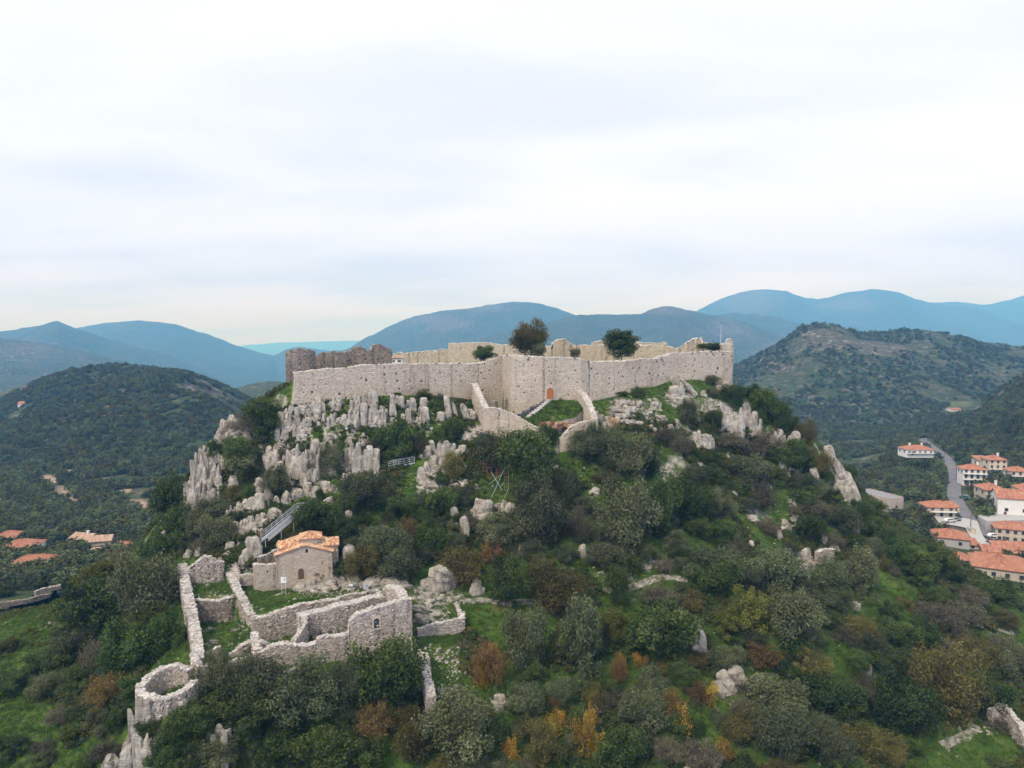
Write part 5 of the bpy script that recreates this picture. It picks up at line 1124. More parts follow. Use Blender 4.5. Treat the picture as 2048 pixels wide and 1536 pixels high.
# ------------------------------------------------------------------ rocks
def rock_mesh(name, seed, kind, mat='limestone'):
    """fractured limestone: angular pieces, each cut by random planes, standing close together with cracks between them"""
    r = np.random.default_rng(seed + 5)
    bm = bmesh.new(); bmesh.ops.create_icosphere(bm, subdivisions=3, radius=1.0)
    U = np.array([v.co for v in bm.verts]); F0 = np.array([[v.index for v in f.verts] for f in bm.faces]); bm.free()
    U = U / np.linalg.norm(U, axis=1)[:, None]
    U = U * ((np.abs(U) ** 4).sum(1) ** (-1 / 4))[:, None]
    S = []       # centre, half sizes of the pieces inside the box -1..1
    if kind == 'cliff':
        for i in range(16):
            row = min(i // 4, 2); x = -0.76 + 1.52 * ((i % 4) if i < 12 else (i - 12) * .9) / 3 + r.normal(0, .1); w = r.uniform(.26, .44)
            top = (r.uniform(.7, 1.0), r.uniform(.2, .75), r.uniform(-.4, .35))[row] * (1 - .35 * abs(x) ** 3)
            S.append(((x, .45 - .48 * row + r.normal(0, .05), (top - 1.2) / 2), (w, r.uniform(.22, .36), (top + 1.2) / 2)))
        S.append(((0, .35, -.35), (.92, .55, .8))); S.append(((0, -.15, -.6), (.85, .5, .5)))
    elif kind == 'fin':
        S = [((r.normal(0, .06), 0, -.05), (r.uniform(.72, .92), .8, 1.02)), (((-.55, .55)[seed % 2], -.3, -.55), (.45, .55, r.uniform(.35, .6)))]
        if seed % 2: S.append(((r.uniform(-.2, .2), -.6, -.6), (.4, .35, .45)))
    elif kind == 'slab':
        for i in range(9): S.append(((r.uniform(-.75, .75), -.8 + 1.6 * i / 8, r.uniform(-.35, .15)), (r.uniform(.25, .5), r.uniform(.13, .26), r.uniform(.4, .75))))
    else:
        S = [((0, 0, -.1), (.8, .8, .95)), ((-.6, -.3, -.4), (.42, .5, .5)), ((.62, -.2, -.45), (.4, .5, .5)), ((.1, -.65, -.5), (.5, .36, .45)), ((r.uniform(-.4, .4), .3, .25), (.45, .45, .5))]
    VV, FF, n0 = [], [], 0
    for k, (c, h) in enumerate(S):
        V = U.copy()
        for j in range(9):
            nn = r.normal(size=3); nn[2] = nn[2] * .09 if (j < 7 and kind in ('fin', 'cliff')) else abs(nn[2]) * (1.0 if j % 3 else .3)
            if j == 8: nn = np.array((r.normal(0, .35), r.normal(0, .3) - .15, 1.0))
            nn /= np.linalg.norm(nn); off = r.uniform(.66, 1.02)
            V = V - np.maximum(V @ nn - off, 0)[:, None] * nn[None] * .92
        if kind in ('fin', 'cliff'): V[:, :2] *= (1 - .16 * sstep(-.2, 1.1, V[:, 2]) * r.uniform(-.4, 1.2))[:, None]
        lay = np.floor(V[:, 2] * r.uniform(2.0, 3.4) + 30 + .3 * vnoise(V * 1.5 + seed + k, 3)).astype(int); q = lay * 0
        V[:, :2] += np.stack([_h(lay, q, q, seed + k) - .5, _h(lay, q + 1, q, seed + k) - .5], -1) * .2
        t = r.normal(0, .07, 2); P = V * np.array(h); P[:, 0] += P[:, 2] * t[0]; P[:, 1] += P[:, 2] * t[1]; P = P + np.array(c)
        nd = V / (np.linalg.norm(V, axis=1)[:, None] + 1e-6)
        P = P + nd * (fbm(P * 2.4 + seed * 3.1, 4, seed + 7) * .075)[:, None] * min(1, min(h) * 2.5)
        VV.append(P); FF.append(F0 + n0); n0 += len(P)
    return mesh(name, np.concatenate(VV), [np.concatenate(FF)], MATS[mat], None, False)
ROCK = {k: [rock_mesh('rock_' + k, 10 * j + i, k) for i in range(n)] for j, (k, n) in enumerate((('fin', 6), ('cliff', 6), ('slab', 4), ('boulder', 6)))}
OROCK = [rock_mesh('rock_orange', 71, 'boulder', 'orange_rock')]
ROCKS = []      # every rock: (object, photo x, photo y, kind)
rk = random.Random(3)
def rock(px, pt, pb, w, kind='boulder', lean=0.0, dz=0.0, orange=False):
    g = hit(px, pb - 1); s = mpp(g)
    cosv = .93; h = max((pb - pt) * s / cosv, w * s * .3); wd2 = w * s
    dp = wd2 * rk.uniform(.7, 1.1) if kind != 'cliff' else wd2 * .8
    if kind == 'cliff': wd2 *= 1.3; dp = max(wd2 * .8, h * .5)
    if kind == 'fin' and not lean: wd2 *= 1.42
    if kind == 'boulder': wd2 *= 1.12; h *= 1.1
    if kind == 'slab': dp = wd2 * 1.0; h *= .8
    me = (OROCK if orange else ROCK[kind])[0 if orange else rk.randrange(len(ROCK[kind]))]
    o = put({'fin': 'limestone_pinnacle', 'cliff': 'limestone_cliff', 'slab': 'limestone_slab', 'boulder': 'boulder'}[kind], me)
    o['kind'] = 'thing'
    sk = .12 if kind != 'cliff' else .3
    o.scale = (wd2 / 2 * 1.02, dp / 2, h * (1 + sk) / 2 / .97)
    o.location = (g[0], g[1] + dp * .3, g[2] + h * (1 - sk) / 2 * .98 + dz)
    o.rotation_euler = (rk.uniform(-.08, .08), R(lean), rk.uniform(-.35, .35) + (math.pi if rk.random() < .5 else 0))
    if lean: o.rotation_euler = (0, R(lean), rk.uniform(-.2, .2))
    ROCKS.append((o, px, (pt + pb) / 2, kind, w, pb - pt)); return o
def rocks(ox, oy, k, items):
    for it in items:
        x, t, b_, w = it[:4]; rock(ox + x / k, oy + t / k, oy + b_ / k, w / k, *it[4:])
F_, C_, S_, B_ = 'fin', 'cliff', 'slab', 'boulder'
rocks(540, 660, 6.4, [(265,990,1140,64,F_),(340,1000,1150,60,F_),(345,1110,1285,62,F_),(430,985,1090,115,B_),(205,1035,1120,66,B_),(185,1110,1420,155,C_),(560,930,1050,64,F_),(635,935,1060,115,F_),(695,1035,1085,40,B_),(800,930,1060,44,F_),(880,945,1060,60,F_),(837,990,1060,30,F_),(605,1065,1190,85,F_),(613,1195,1260,84,B_),(685,1100,1220,48,F_),(740,1120,1230,38,F_),(800,1100,1225,58,F_),(870,1140,1215,50,F_),(940,1100,1220,88,B_),(1070,870,1215,100,C_),(1135,890,1180,54,F_),(1190,970,1235,104,F_),(1205,835,960,95,B_),(1325,790,1010,120,F_),(1330,960,1200,90,F_),(1268,1030,1200,60,F_),(1380,1050,1230,52,F_),(1435,1130,1240,42,F_),(1060,1130,1220,110,B_),(1565,840,1120,72,F_),(1480,1030,1110,42,F_),(1630,860,980,44,F_),(1685,870,1040,74,F_),(1765,900,1000,38,F_),(1835,900,1080,84,F_),(1960,880,1060,94,F_),(1985,1000,1200,105,F_),(1770,1030,1220,62,F_),(1700,1090,1190,48,F_),(440,1140,1280,40,F_),(500,1130,1270,62,F_),(410,1200,1270,38,B_),(1570,1140,1190,80,B_)])
rocks(540, 600, 4.096, [(1460,800,980,66,F_,-10),(1510,850,960,40,F_,-14),(1590,860,990,70,F_,-18),(1660,900,970,40,F_,-18),(1400,920,1010,62,F_),(1292,1200,1290,62,B_),(1330,1150,1260,54,F_,-15),(1240,1280,1312,44,B_),(1440,1170,1285,110,C_),(1500,1200,1260,60,B_),(1340,1290,1350,90,B_),(1620,1110,1180,70,B_),(1700,1060,1110,120,S_),(830,1020,1056,80,B_),(1880,780,860,60,F_),(1830,830,910,50,F_),(1950,830,900,50,F_),(1770,830,900,60,B_)])
rocks(300, 800, 4.452, [(375,700,985,105,C_),(450,690,960,90,C_),(500,540,900,125,C_),(590,540,740,110,C_),(440,480,710,110,C_),(560,800,935,84,C_),(610,700,820,76,B_),(760,330,420,190,B_),(700,160,350,150,C_),(735,700,840,112,B_),(1200,100,335,110,C_),(1190,330,485,116,C_),(1110,390,560,130,C_),(1150,555,640,100,B_),(1255,70,170,62,F_),(1300,420,700,120,C_),(1250,600,705,100,B_),(1350,520,725,90,F_),(1420,380,725,100,C_),(1480,360,500,64,F_),(1560,395,640,140,C_),(1770,395,650,84,C_),(1870,390,650,96,C_),(1820,460,665,62,F_),(1960,420,655,66,F_),(1765,345,400,58,B_),(1595,310,395,146,B_),(1690,320,357,46,B_),(2010,450,655,66,F_),
  (820,915,1040,130,C_),(905,880,1012,90,F_),(965,850,1012,84,F_),(795,1060,1215,104,C_),(900,1040,1200,134,C_),(1000,1020,1112,66,B_),(1095,975,1095,142,B_),(1290,810,885,134,B_),(1392,770,832,56,B_),(1465,785,872,94,B_),(1560,745,834,114,B_),(1632,765,832,64,B_),(1590,875,925,84,B_),(668,1040,1085,64,B_),(412,1280,1335,56,B_),(340,1350,1414,84,B_),(425,1335,1404,84,B_),(700,1285,1365,104,B_),(785,1275,1322,44,B_),(680,1360,1425,94,B_),(840,1340,1469,92,B_),(930,1240,1465,104,F_),(880,1240,1350,70,F_),(1770,1010,1160,84,B_),(1775,1310,1469,140,B_),(1010,1230,1300,50,B_),(100,1180,1240,70,B_),(300,640,700,90,B_),(260,780,900,60,F_),(1510,560,640,60,B_),(1120,860,930,60,B_),(640,960,1020,70,B_),(1460,640,720,80,B_)])
rocks(1000, 600, 4.096, [(1000,800,880,120,S_),(1080,830,960,126,S_),(1000,900,1000,130,S_),(1100,970,1050,136,S_),(945,870,935,88,S_),(1130,815,885,90,S_),(1040,960,1040,120,S_),(1200,940,1000,100,S_,12),(1285,960,1015,104,S_,10),(1270,1020,1085,114,S_,14),(1320,925,1005,94,S_),(1395,1025,1085,64,B_),(1270,820,870,90,S_),(1230,900,950,70,S_),(895,970,1095,46,F_,-16),(942,970,1080,96,B_,0,0,True),(800,920,990,34,F_,-8),(830,940,985,64,B_),(860,1010,1060,40,F_),(1440,630,725,66,F_,-34),(1475,660,750,60,F_,-36),(1560,690,800,60,F_,-36),(1520,650,740,44,F_,-36),(1460,725,855,170,B_),(1515,800,880,120,B_),(1430,810,860,110,S_),(1620,1080,1215,92,C_),(1695,1100,1235,92,C_),(1830,920,1065,150,C_),(1920,940,1070,110,C_),(2000,1000,1065,94,C_),(1870,670,745,110,B_),(1795,700,745,80,B_),(1725,820,850,44,B_),(1280,1280,1375,60,F_,-15),(1420,1480,1535,150,S_),(1610,930,1000,60,B_),(1670,750,800,40,F_)])
rocks(1350, 780, 3.84, [(390,180,310,190,C_),(490,150,305,90,C_),(595,210,335,100,C_),(550,110,205,60,F_),(215,340,465,100,C_),(160,330,440,70,C_),(925,330,485,70,F_),(960,490,605,90,C_),(840,560,705,84,F_,-12),(900,600,695,84,C_),(1080,590,745,70,F_,-14),(1215,450,640,96,F_,-18),(1265,520,720,84,F_,-26),(1300,640,825,150,C_,-14),(1350,730,805,80,B_),(820,310,415,64,B_),(600,975,1025,104,B_),(850,1000,1045,64,B_),(862,1060,1115,84,B_),(800,1085,1155,62,B_),(1225,1205,1265,124,B_),(1010,1225,1335,104,B_),(1000,1340,1395,64,B_),(880,1225,1295,64,B_),(1222,815,895,54,F_),(1400,1000,1105,40,F_),(985,1210,1240,60,B_),(950,1280,1330,60,S_),(1040,1290,1370,80,S_),(460,790,830,70,B_),(200,560,610,80,B_),(720,870,900,50,B_),(1140,1130,1210,100,B_),(350,1080,1140,90,B_),(590,1170,1240,60,B_),(30,670,720,80,B_),(20,230,300,50,B_)])
rocks(200, 1280, 2.926, [(245,345,600,112,C_),(262,540,775,110,C_),(150,630,790,120,B_),(685,535,710,104,C_),(840,455,540,94,B_),(798,515,570,74,B_),(770,610,690,66,B_),(332,640,705,26,F_),(470,365,435,72,B_),(725,555,780,44,F_),(50,690,790,120,B_),(215,470,600,60,F_)])
rocks(850, 850, 4.096, [(470,625,790,190,B_),(655,640,745,100,C_),(240,690,830,64,F_),(240,805,870,74,B_),(322,770,945,70,F_),(790,1000,1078,74,B_),(1285,995,1100,84,B_),(1840,1115,1168,114,B_),(110,1170,1385,260,B_),(425,1275,1395,112,B_),(60,415,500,160,C_),(235,445,525,130,C_),(420,497,533,38,B_),(1390,525,570,86,B_),(1350,600,680,60,F_),(1480,460,500,50,B_),(1060,330,380,70,B_),(1790,720,800,60,B_),(140,1400,1440,60,B_)])
for q in [(1395,1256,1312,46,F_,-8),(1402,1290,1325,40,B_),(1455,1350,1392,34,F_,-30),(1476,1338,1378,36,F_,-32),(1440,1364,1395,22,F_,-30),(1735,1330,1352,20,B_),(1715,1208,1222,18,B_),(1355,1213,1230,30,S_),(905,1380,1400,24,B_),(1000,1395,1415,30,B_),(642,1166,1180,60,S_),(618,1163,1180,30,B_),(600,1170,1184,26,B_),(660,1172,1186,40,S_),(680,1160,1172,40,S_),(625,1172,1186,40,S_),(705,1162,1180,46,B_),(745,1158,1176,50,B_),(780,1160,1178,60,B_),(800,1165,1180,40,B_),(855,1200,1208,50,S_),(850,1210,1225,30,S_),(870,1222,1238,30,S_),(838,1230,1248,18,F_),(848,1240,1256,16,F_),(833,1215,1226,20,B_),(878,1195,1202,30,S_),(100,1244,1252,12,S_),(1375,1540,1550,20,B_),(1325,1126,1140,26,B_),(1290,1128,1138,26,B_),(910,1195,1201,24,S_),(440,1118,1130,14,B_),(700,1195,1201,18,B_),(452,1240,1247,8,B_),(418,1256,1262,12,S_),(420,1285,1289,18,S_)]: rock(*q)

# the broken rock faces of the near end: many small pieces between the big ones
for poly, n_ in (([(372,985),(395,915),(440,875),(480,840),(500,880),(440,960),(400,1010)], 26), ([(535,930),(575,830),(612,850),(600,900),(570,960)], 22), ([(585,900),(760,890),(765,950),(600,965)], 20), ([(440,1010),(540,960),(640,960),(650,985),(560,1010),(520,1060),(440,1080)], 24), ([(1480,820),(1530,850),(1600,900),(1640,950),(1600,960),(1520,890)], 14), ([(600,805),(940,805),(950,850),(760,845),(600,850)], 22), ([(820,900),(930,900),(940,960),(830,950)], 10)):
    xs, ys = [p[0] for p in poly], [p[1] for p in poly]; c_ = 0
    while c_ < n_:
        x, y = rk.uniform(min(xs), max(xs)), rk.uniform(min(ys), max(ys))
        if not inpoly(np.array([x]), np.array([y]), poly)[0]: continue
        w = rk.uniform(8, 22); h = w * rk.uniform(.7, 1.9); rock(x, y - h / 2, y + h / 2, w, rk.choice(('cliff', 'boulder', 'boulder', 'slab'))); c_ += 1

stony = np.zeros_like(ZT)
for q in [(425,930,55,60,.6),(570,890,40,70,.6),(670,920,100,34,.55),(545,1010,90,50,.45),(1560,880,60,50,.5),(1270,820,60,40,.5),(1690,960,40,60,.6),(750,825,190,26,.35)]:
    np.maximum(stony, q[4] * np.exp(-(((pxg - q[0]) / q[2]) ** 2 + ((pyg - q[1]) / q[3]) ** 2)), out=stony)
for o, px_, py_, k_, w_, h_ in ROCKS:
    x, y = o.location.x, o.location.y; r_ = max(o.scale.x, o.scale.y) * (1.5 if k_ in ('cliff', 'slab') else 1.15) + .4
    j0, j1 = int(max(0, (y - 3 * r_ - GY0) / GS)), int((y + 3 * r_ - GY0) / GS) + 1; i0, i1 = int(max(0, (x - 3 * r_ - GX0) / GS)), int((x + 3 * r_ - GX0) / GS) + 1
    s_ = np.exp(-((XX[j0:j1, i0:i1] - x) ** 2 + (YY[j0:j1, i0:i1] - y) ** 2) / r_ ** 2) * (.95 if k_ in ('cliff', 'slab') else .62); stony[j0:j1, i0:i1] = np.maximum(stony[j0:j1, i0:i1], s_)
HILL_MESH.attributes.new('stony', 'FLOAT', 'POINT').data.foreach_set('value', stony.ravel().astype(np.float32))
# ------------------------------------------------------------------ trees
def crown_mesh(name, mat, seed, n=4600, ls=.075, lobes=8, sub=6, loose=.08, core=.22, up=0.0):
    """leaf-sized faces on clumps of clumps: an uneven outline with gaps"""
    r = np.random.default_rng(seed)
    d = r.normal(size=(lobes * 4, 3)); d[:, 2] = np.abs(d[:, 2]) * 1.1 - .55; d /= np.linalg.norm(d, axis=1)[:, None]; d = d[:lobes]
    C1 = d * r.uniform(.30, .62, (lobes, 1)); R1 = r.uniform(.30, .50, lobes)
    C1 = np.r_[C1, [[0, 0, -.1]], [[r.normal(0, .2), r.normal(0, .2), -.5]]]; R1 = np.r_[R1, .5, .5]; t1 = r.normal(0, .13, len(C1))
    m = len(C1) * sub; k1 = np.repeat(np.arange(len(C1)), sub)
    q = r.normal(size=(m, 3)); q[:, 2] += .25; q /= np.linalg.norm(q, axis=1)[:, None]
    C = C1[k1] + q * (R1[k1] * r.uniform(.65, 1.0, m))[:, None]; Rr = r.uniform(.11, .25, m); lt = t1[k1] + r.normal(0, .10, m)
    k = r.choice(m, n, p=Rr ** 2 / (Rr ** 2).sum())
    q = r.normal(size=(n, 3)); q /= np.linalg.norm(q, axis=1)[:, None]
    rad = np.where(r.random(n) < core, r.uniform(.2, .9, n), r.uniform(.8, 1.1, n)); rad = np.where(r.random(n) < loose, rad * r.uniform(1.1, 1.9, n), rad)
    P = C[k] + q * (Rr[k] * rad)[:, None]
    P[:, 2] = np.where(P[:, 2] < -.95, -.95 - (P[:, 2] + .95) * .2, P[:, 2])
    sc = np.quantile(np.linalg.norm(P[:, :2], axis=1), .97); P[:, :2] /= sc; P[:, 2] = P[:, 2] / np.quantile(np.abs(P[:, 2]), .985)
    nn = q * .8 + r.normal(0, .65, (n, 3)); nn[:, 2] += up; nn /= np.linalg.norm(nn, axis=1)[:, None]
    t = np.cross(nn, r.normal(size=(n, 3))); t /= np.linalg.norm(t, axis=1)[:, None]; b_ = np.cross(nn, t)
    s = (ls * r.uniform(.5, 1.35, n))[:, None]; a = .6 * s
    V = np.stack([P - t * s, P - b_ * a, P + t * s, P + b_ * a], 1).reshape(-1, 3)
    tint = np.clip(.5 + lt[k] + r.normal(0, .17, n), 0, 1)
    return mesh(name, V, [np.arange(4 * n).reshape(-1, 4)], MATS[mat], np.repeat(tint, 4))
def twig_mesh(name, mat, seed, leaves=1500, lm='bare_twig'):
    r = np.random.default_rng(seed); V, T = [], []
    def stick(p, q, w, t):
        d = q - p; a = np.cross(d, r.normal(size=3)); a /= np.linalg.norm(a) + 1e-9; b_ = np.cross(d, a); b_ /= np.linalg.norm(b_) + 1e-9
        V.extend([p - a * w, p + a * w, q + a * w * .4, q - a * w * .4, p - b_ * w, p + b_ * w, q + b_ * w * .4, q - b_ * w * .4]); T.extend([t] * 8)
    for i in range(38):
        d = r.normal(size=3); d[2] = abs(d[2]) * .9 - .25; d /= np.linalg.norm(d)
        p = np.array((0, 0, -.6)) + d * .1; q = d * r.uniform(.6, .85); stick(p, q, .014, .3)
        for j in range(9):
            a = p + (q - p) * r.uniform(.35, 1); e_ = a + (d * .6 + r.normal(0, .55, 3)) * r.uniform(.18, .36); stick(a, e_, .009, r.uniform(.2, .8))
            for m in range(5):
                b_ = a + (e_ - a) * r.uniform(.3, 1); stick(b_, b_ + (d * .5 + r.normal(0, .6, 3)) * r.uniform(.07, .17), .006, r.uniform(.2, 1))
    V = np.array(V); n0 = len(V)
    k = r.integers(0, n0, leaves); P = V[k] + r.normal(0, .06, (leaves, 3)); s = r.uniform(.02, .045, (leaves, 1))
    t = r.normal(size=(leaves, 3)); t /= np.linalg.norm(t, axis=1)[:, None]; b_ = np.cross(t, r.normal(size=(leaves, 3))); b_ /= np.linalg.norm(b_, axis=1)[:, None]
    V = np.r_[V, np.stack([P - t * s, P - b_ * s * .7, P + t * s, P + b_ * s * .7], 1).reshape(-1, 3)]
    return mesh(name, V, [np.arange(len(V)).reshape(-1, 4)], MATS[mat], np.r_[T, np.repeat(r.uniform(.2, 1, leaves), 4)])
def trunk_mesh(name, seed):
    r = np.random.default_rng(seed); a = Acc(); p = np.array((0, 0, -.25)); w = .10
    for i in range(3):
        q = p + np.array((r.normal(0, .06), r.normal(0, .06), .33)); a.bar(p, q, w, 7, w * .8); p = q; w *= .8
    for i in range(5):
        d = r.normal(size=3); d[2] = abs(d[2]) + .5; d /= np.linalg.norm(d); q = p + d * .5; a.bar(p - (0, 0, .1), q, w * .7, 5, w * .35)
        for j in range(2): a.bar(q, q + (d + r.normal(0, .5, 3)) * .3, w * .35, 4, w * .12)
    return a.mesh(name, MATS['bark'])
KIND = {
 'oak':   ('evergreen_oak', 'dark green dense evergreen oak', [crown_mesh('crown_oak', 'oak_leaf', 100 + i, 11500, .042, 8, 7) for i in range(6)]),
 'olive': ('olive_tree', 'soft grey-green olive tree', [crown_mesh('crown_olive', 'olive_leaf', 200 + i, 12500, .036, 9, 8, .12, up=.4) for i in range(6)]),
 'lime':  ('evergreen_tree', 'bright yellow-green bushy tree', [crown_mesh('crown_lime', 'lime_leaf', 300 + i, 10500, .043, 8, 7) for i in range(3)]),
 'bronze': ('deciduous_tree', 'olive-brown autumn tinted tree', [crown_mesh('crown_bronze', 'bronze_leaf', 400 + i, 11500, .035, 9, 8, .13) for i in range(3)]),
 'bare':  ('bare_tree', 'grey-brown nearly leafless tree', [twig_mesh('crown_bare', 'bare_twig', 500 + i, 2600) for i in range(3)]),
 'autumn': ('autumn_tree', 'rusty brown autumn tree', [twig_mesh('crown_autumn', 'autumn_leaf', 600 + i, 2800) for i in range(2)]),
 'yellow': ('autumn_tree', 'golden yellow autumn tree', [crown_mesh('crown_yellow', 'yellow_leaf', 700 + i, 2400, .048, 6, 5, .3) for i in range(2)]),
}
TRUNK = [trunk_mesh('trunk', 800 + i) for i in range(3)]
TREES = []; tr = random.Random(21)
def tree(cx, cy, w, h, kind, place=None):
    sn = .38
    d = 64.0; best = None
    for d in np.arange(66, 226, .5):
        C = W(cx, cy, d); s = mpp(C)
        if abs(C[0]) > 146: continue
        hh = math.sqrt(max((h / 2) ** 2 - (w / 2 * sn) ** 2, (w * .27) ** 2)) * s / .93
        g = float(zn(C[0], C[1]))
        if C[2] - hh * (.86 if w < 60 else .92) <= g: best = (C, hh, g, s); break
    if best is None: return None
    C, hh, g, s = best; rx = w / 2 * s
    nm, _, protos = KIND[kind]
    root = thing(nm, (C[0], C[1], g))
    cr = put('crown', tr.choice(protos), root); cr.location = (0, 0, C[2] - g); cr.scale = (rx * 1.10, rx * tr.uniform(.9, 1.15), hh * 1.1); cr.rotation_euler = (0, 0, tr.uniform(0, 6.28))
    th = max(C[2] - g, .5)
    tk = put('trunk', tr.choice(TRUNK), root); tk.scale = (th * .4, th * .4, th); tk.rotation_euler = (0, 0, tr.uniform(0, 6.28))
    TREES.append((root, cx, cy, kind, w, h)); return root
def trees(ox, oy, k, items):
    for x, y, w, h, kd in items: tree(ox + x / k, oy + y / k, w, h, kd)
T_ = []
trees(0, 0, 1, [(787,880,76,78,'oak'),(834,889,46,46,'bare'),(899,864,46,62,'oak'),(795,792,22,14,'oak'),(878,793,22,18,'bare'),(850,789,34,12,'lime'),(905,935,52,56,'bronze'),(664,922,54,66,'olive'),(556,966,62,62,'olive'),(636,1036,96,74,'oak'),(722,988,98,82,'olive'),(498,990,38,40,'oak'),(475,905,72,62,'oak'),(491,928,80,60,'olive'),(527,829,84,66,'oak'),(493,848,70,52,'bare'),(432,861,46,42,'olive'),(426,899,42,40,'oak'),(538,860,62,62,'oak'),(345,991,70,92,'oak'),(356,1050,82,84,'oak'),(394,1060,60,70,'olive'),(430,1064,72,66,'olive'),(435,1018,80,50,'olive'),(462,995,52,44,'bronze'),(471,1037,36,36,'oak'),(538,1079,30,36,'olive'),(313,1098,60,66,'oak'),(402,1092,50,40,'bare'),(639,990,16,28,'oak'),(491,806,32,22,'bare'),(740,898,48,46,'bare'),(627,928,32,52,'bare'),(570,905,30,26,'bare'),(378,1092,40,36,'oak')])
trees(0, 0, 1, [(1057,921,114,116,'oak'),(990,896,92,68,'olive'),(1094,868,42,40,'oak'),(1180,892,74,78,'olive'),(1253,908,94,100,'olive'),(1298,930,38,60,'oak'),(1145,981,46,60,'olive'),(1082,1030,100,128,'olive'),(1158,1045,54,80,'bare'),(1253,1035,112,150,'olive'),(1330,1008,70,110,'oak'),(989,1064,104,68,'olive'),(868,1082,60,76,'oak'),(878,1004,60,62,'oak'),(852,1002,40,56,'bare'),(923,997,44,42,'olive'),(926,1132,88,84,'bronze'),(987,1102,60,56,'autumn'),(1009,1172,88,100,'oak'),(1106,1176,112,108,'bronze'),(1211,1116,88,64,'olive'),(1237,1175,52,78,'oak'),(1318,1190,84,44,'bare'),(1266,1132,42,40,'oak'),(1131,1106,54,34,'olive'),(727,1124,72,72,'bronze'),(768,1096,96,90,'olive'),(802,1124,82,84,'olive'),(861,1078,66,74,'oak'),(690,1058,60,60,'oak'),(1080,1075,50,30,'autumn'),(1130,1062,30,30,'autumn'),(1060,1095,60,34,'olive'),(818,1060,50,50,'autumn'),(700,1010,40,44,'oak'),(1170,1010,40,40,'olive'),(1110,960,40,30,'bare'),(1210,955,50,36,'bare'),(880,960,40,30,'oak')])
trees(0, 0, 1, [(767,1342,146,156,'oak'),(440,1346,92,84,'olive'),(520,1372,112,112,'olive'),(612,1392,140,132,'olive'),(690,1378,74,96,'olive'),(480,1424,132,100,'oak'),(560,1482,124,92,'oak'),(660,1494,132,100,'oak'),(752,1448,80,96,'autumn'),(830,1480,100,90,'bronze'),(906,1462,150,136,'olive'),(380,1436,84,76,'oak'),(340,1480,70,70,'oak'),(425,1505,100,60,'olive'),(735,1510,90,70,'oak'),(940,1530,90,50,'olive'),(288,1182,122,144,'olive'),(258,1296,112,112,'oak'),(330,1262,64,84,'oak'),(172,1232,112,112,'oak'),(120,1122,70,60,'olive'),(204,1162,92,72,'lime'),(72,1162,62,46,'olive'),(110,1100,52,24,'yellow'),(232,1124,60,50,'bare'),(20,1292,44,30,'lime'),(150,1100,80,50,'olive'),(5,1130,40,40,'oak'),(10,1175,50,30,'olive'),(230,1210,60,80,'oak'),(140,1290,90,70,'olive'),(200,1310,80,70,'bare'),(90,1330,80,60,'oak'),(215,1380,80,70,'autumn'),(160,1370,70,60,'oak'),(240,1440,50,50,'oak'),(120,1430,60,44,'bare'),(20,1370,60,44,'oak'),(55,1060,70,40,'olive'),(95,1050,50,30,'lime'),(60,1540,60,40,'oak'),(215,1500,70,50,'bare'),(190,1440,50,40,'olive')])
trees(0, 0, 1, [(1051,1282,98,124,'olive'),(1164,1276,112,140,'olive'),(1228,1258,58,72,'lime'),(1128,1296,64,80,'lime'),(1318,1264,132,122,'oak'),(976,1328,78,92,'autumn'),(985,1310,34,50,'yellow'),(1126,1384,58,58,'olive'),(1302,1369,78,62,'olive'),(1056,1402,78,68,'olive'),(1020,1500,46,54,'yellow'),(1121,1440,42,44,'yellow'),(1174,1464,58,110,'yellow'),(1277,1322,34,40,'yellow'),(1237,1342,42,64,'autumn'),(1282,1426,98,98,'olive'),(1240,1498,112,84,'oak'),(1346,1421,54,84,'autumn'),(1366,1352,62,50,'oak'),(1076,1486,92,88,'bronze'),(1041,1458,42,32,'olive'),(1325,1336,44,30,'autumn'),(1112,1402,40,40,'autumn'),(1190,1420,44,40,'bare'),(1098,1458,46,54,'yellow'),(1196,1492,54,64,'yellow'),(1362,1440,46,66,'yellow'),(962,1352,36,54,'yellow'),(1340,1400,40,50,'yellow'),(1245,1330,30,44,'yellow'),(1335,1500,60,60,'bare'),(1000,1540,70,40,'olive'),(1150,1540,90,50,'oak'),(1060,1345,60,40,'oak'),(1230,1400,50,50,'bare'),(930,1290,30,24,'bare')])
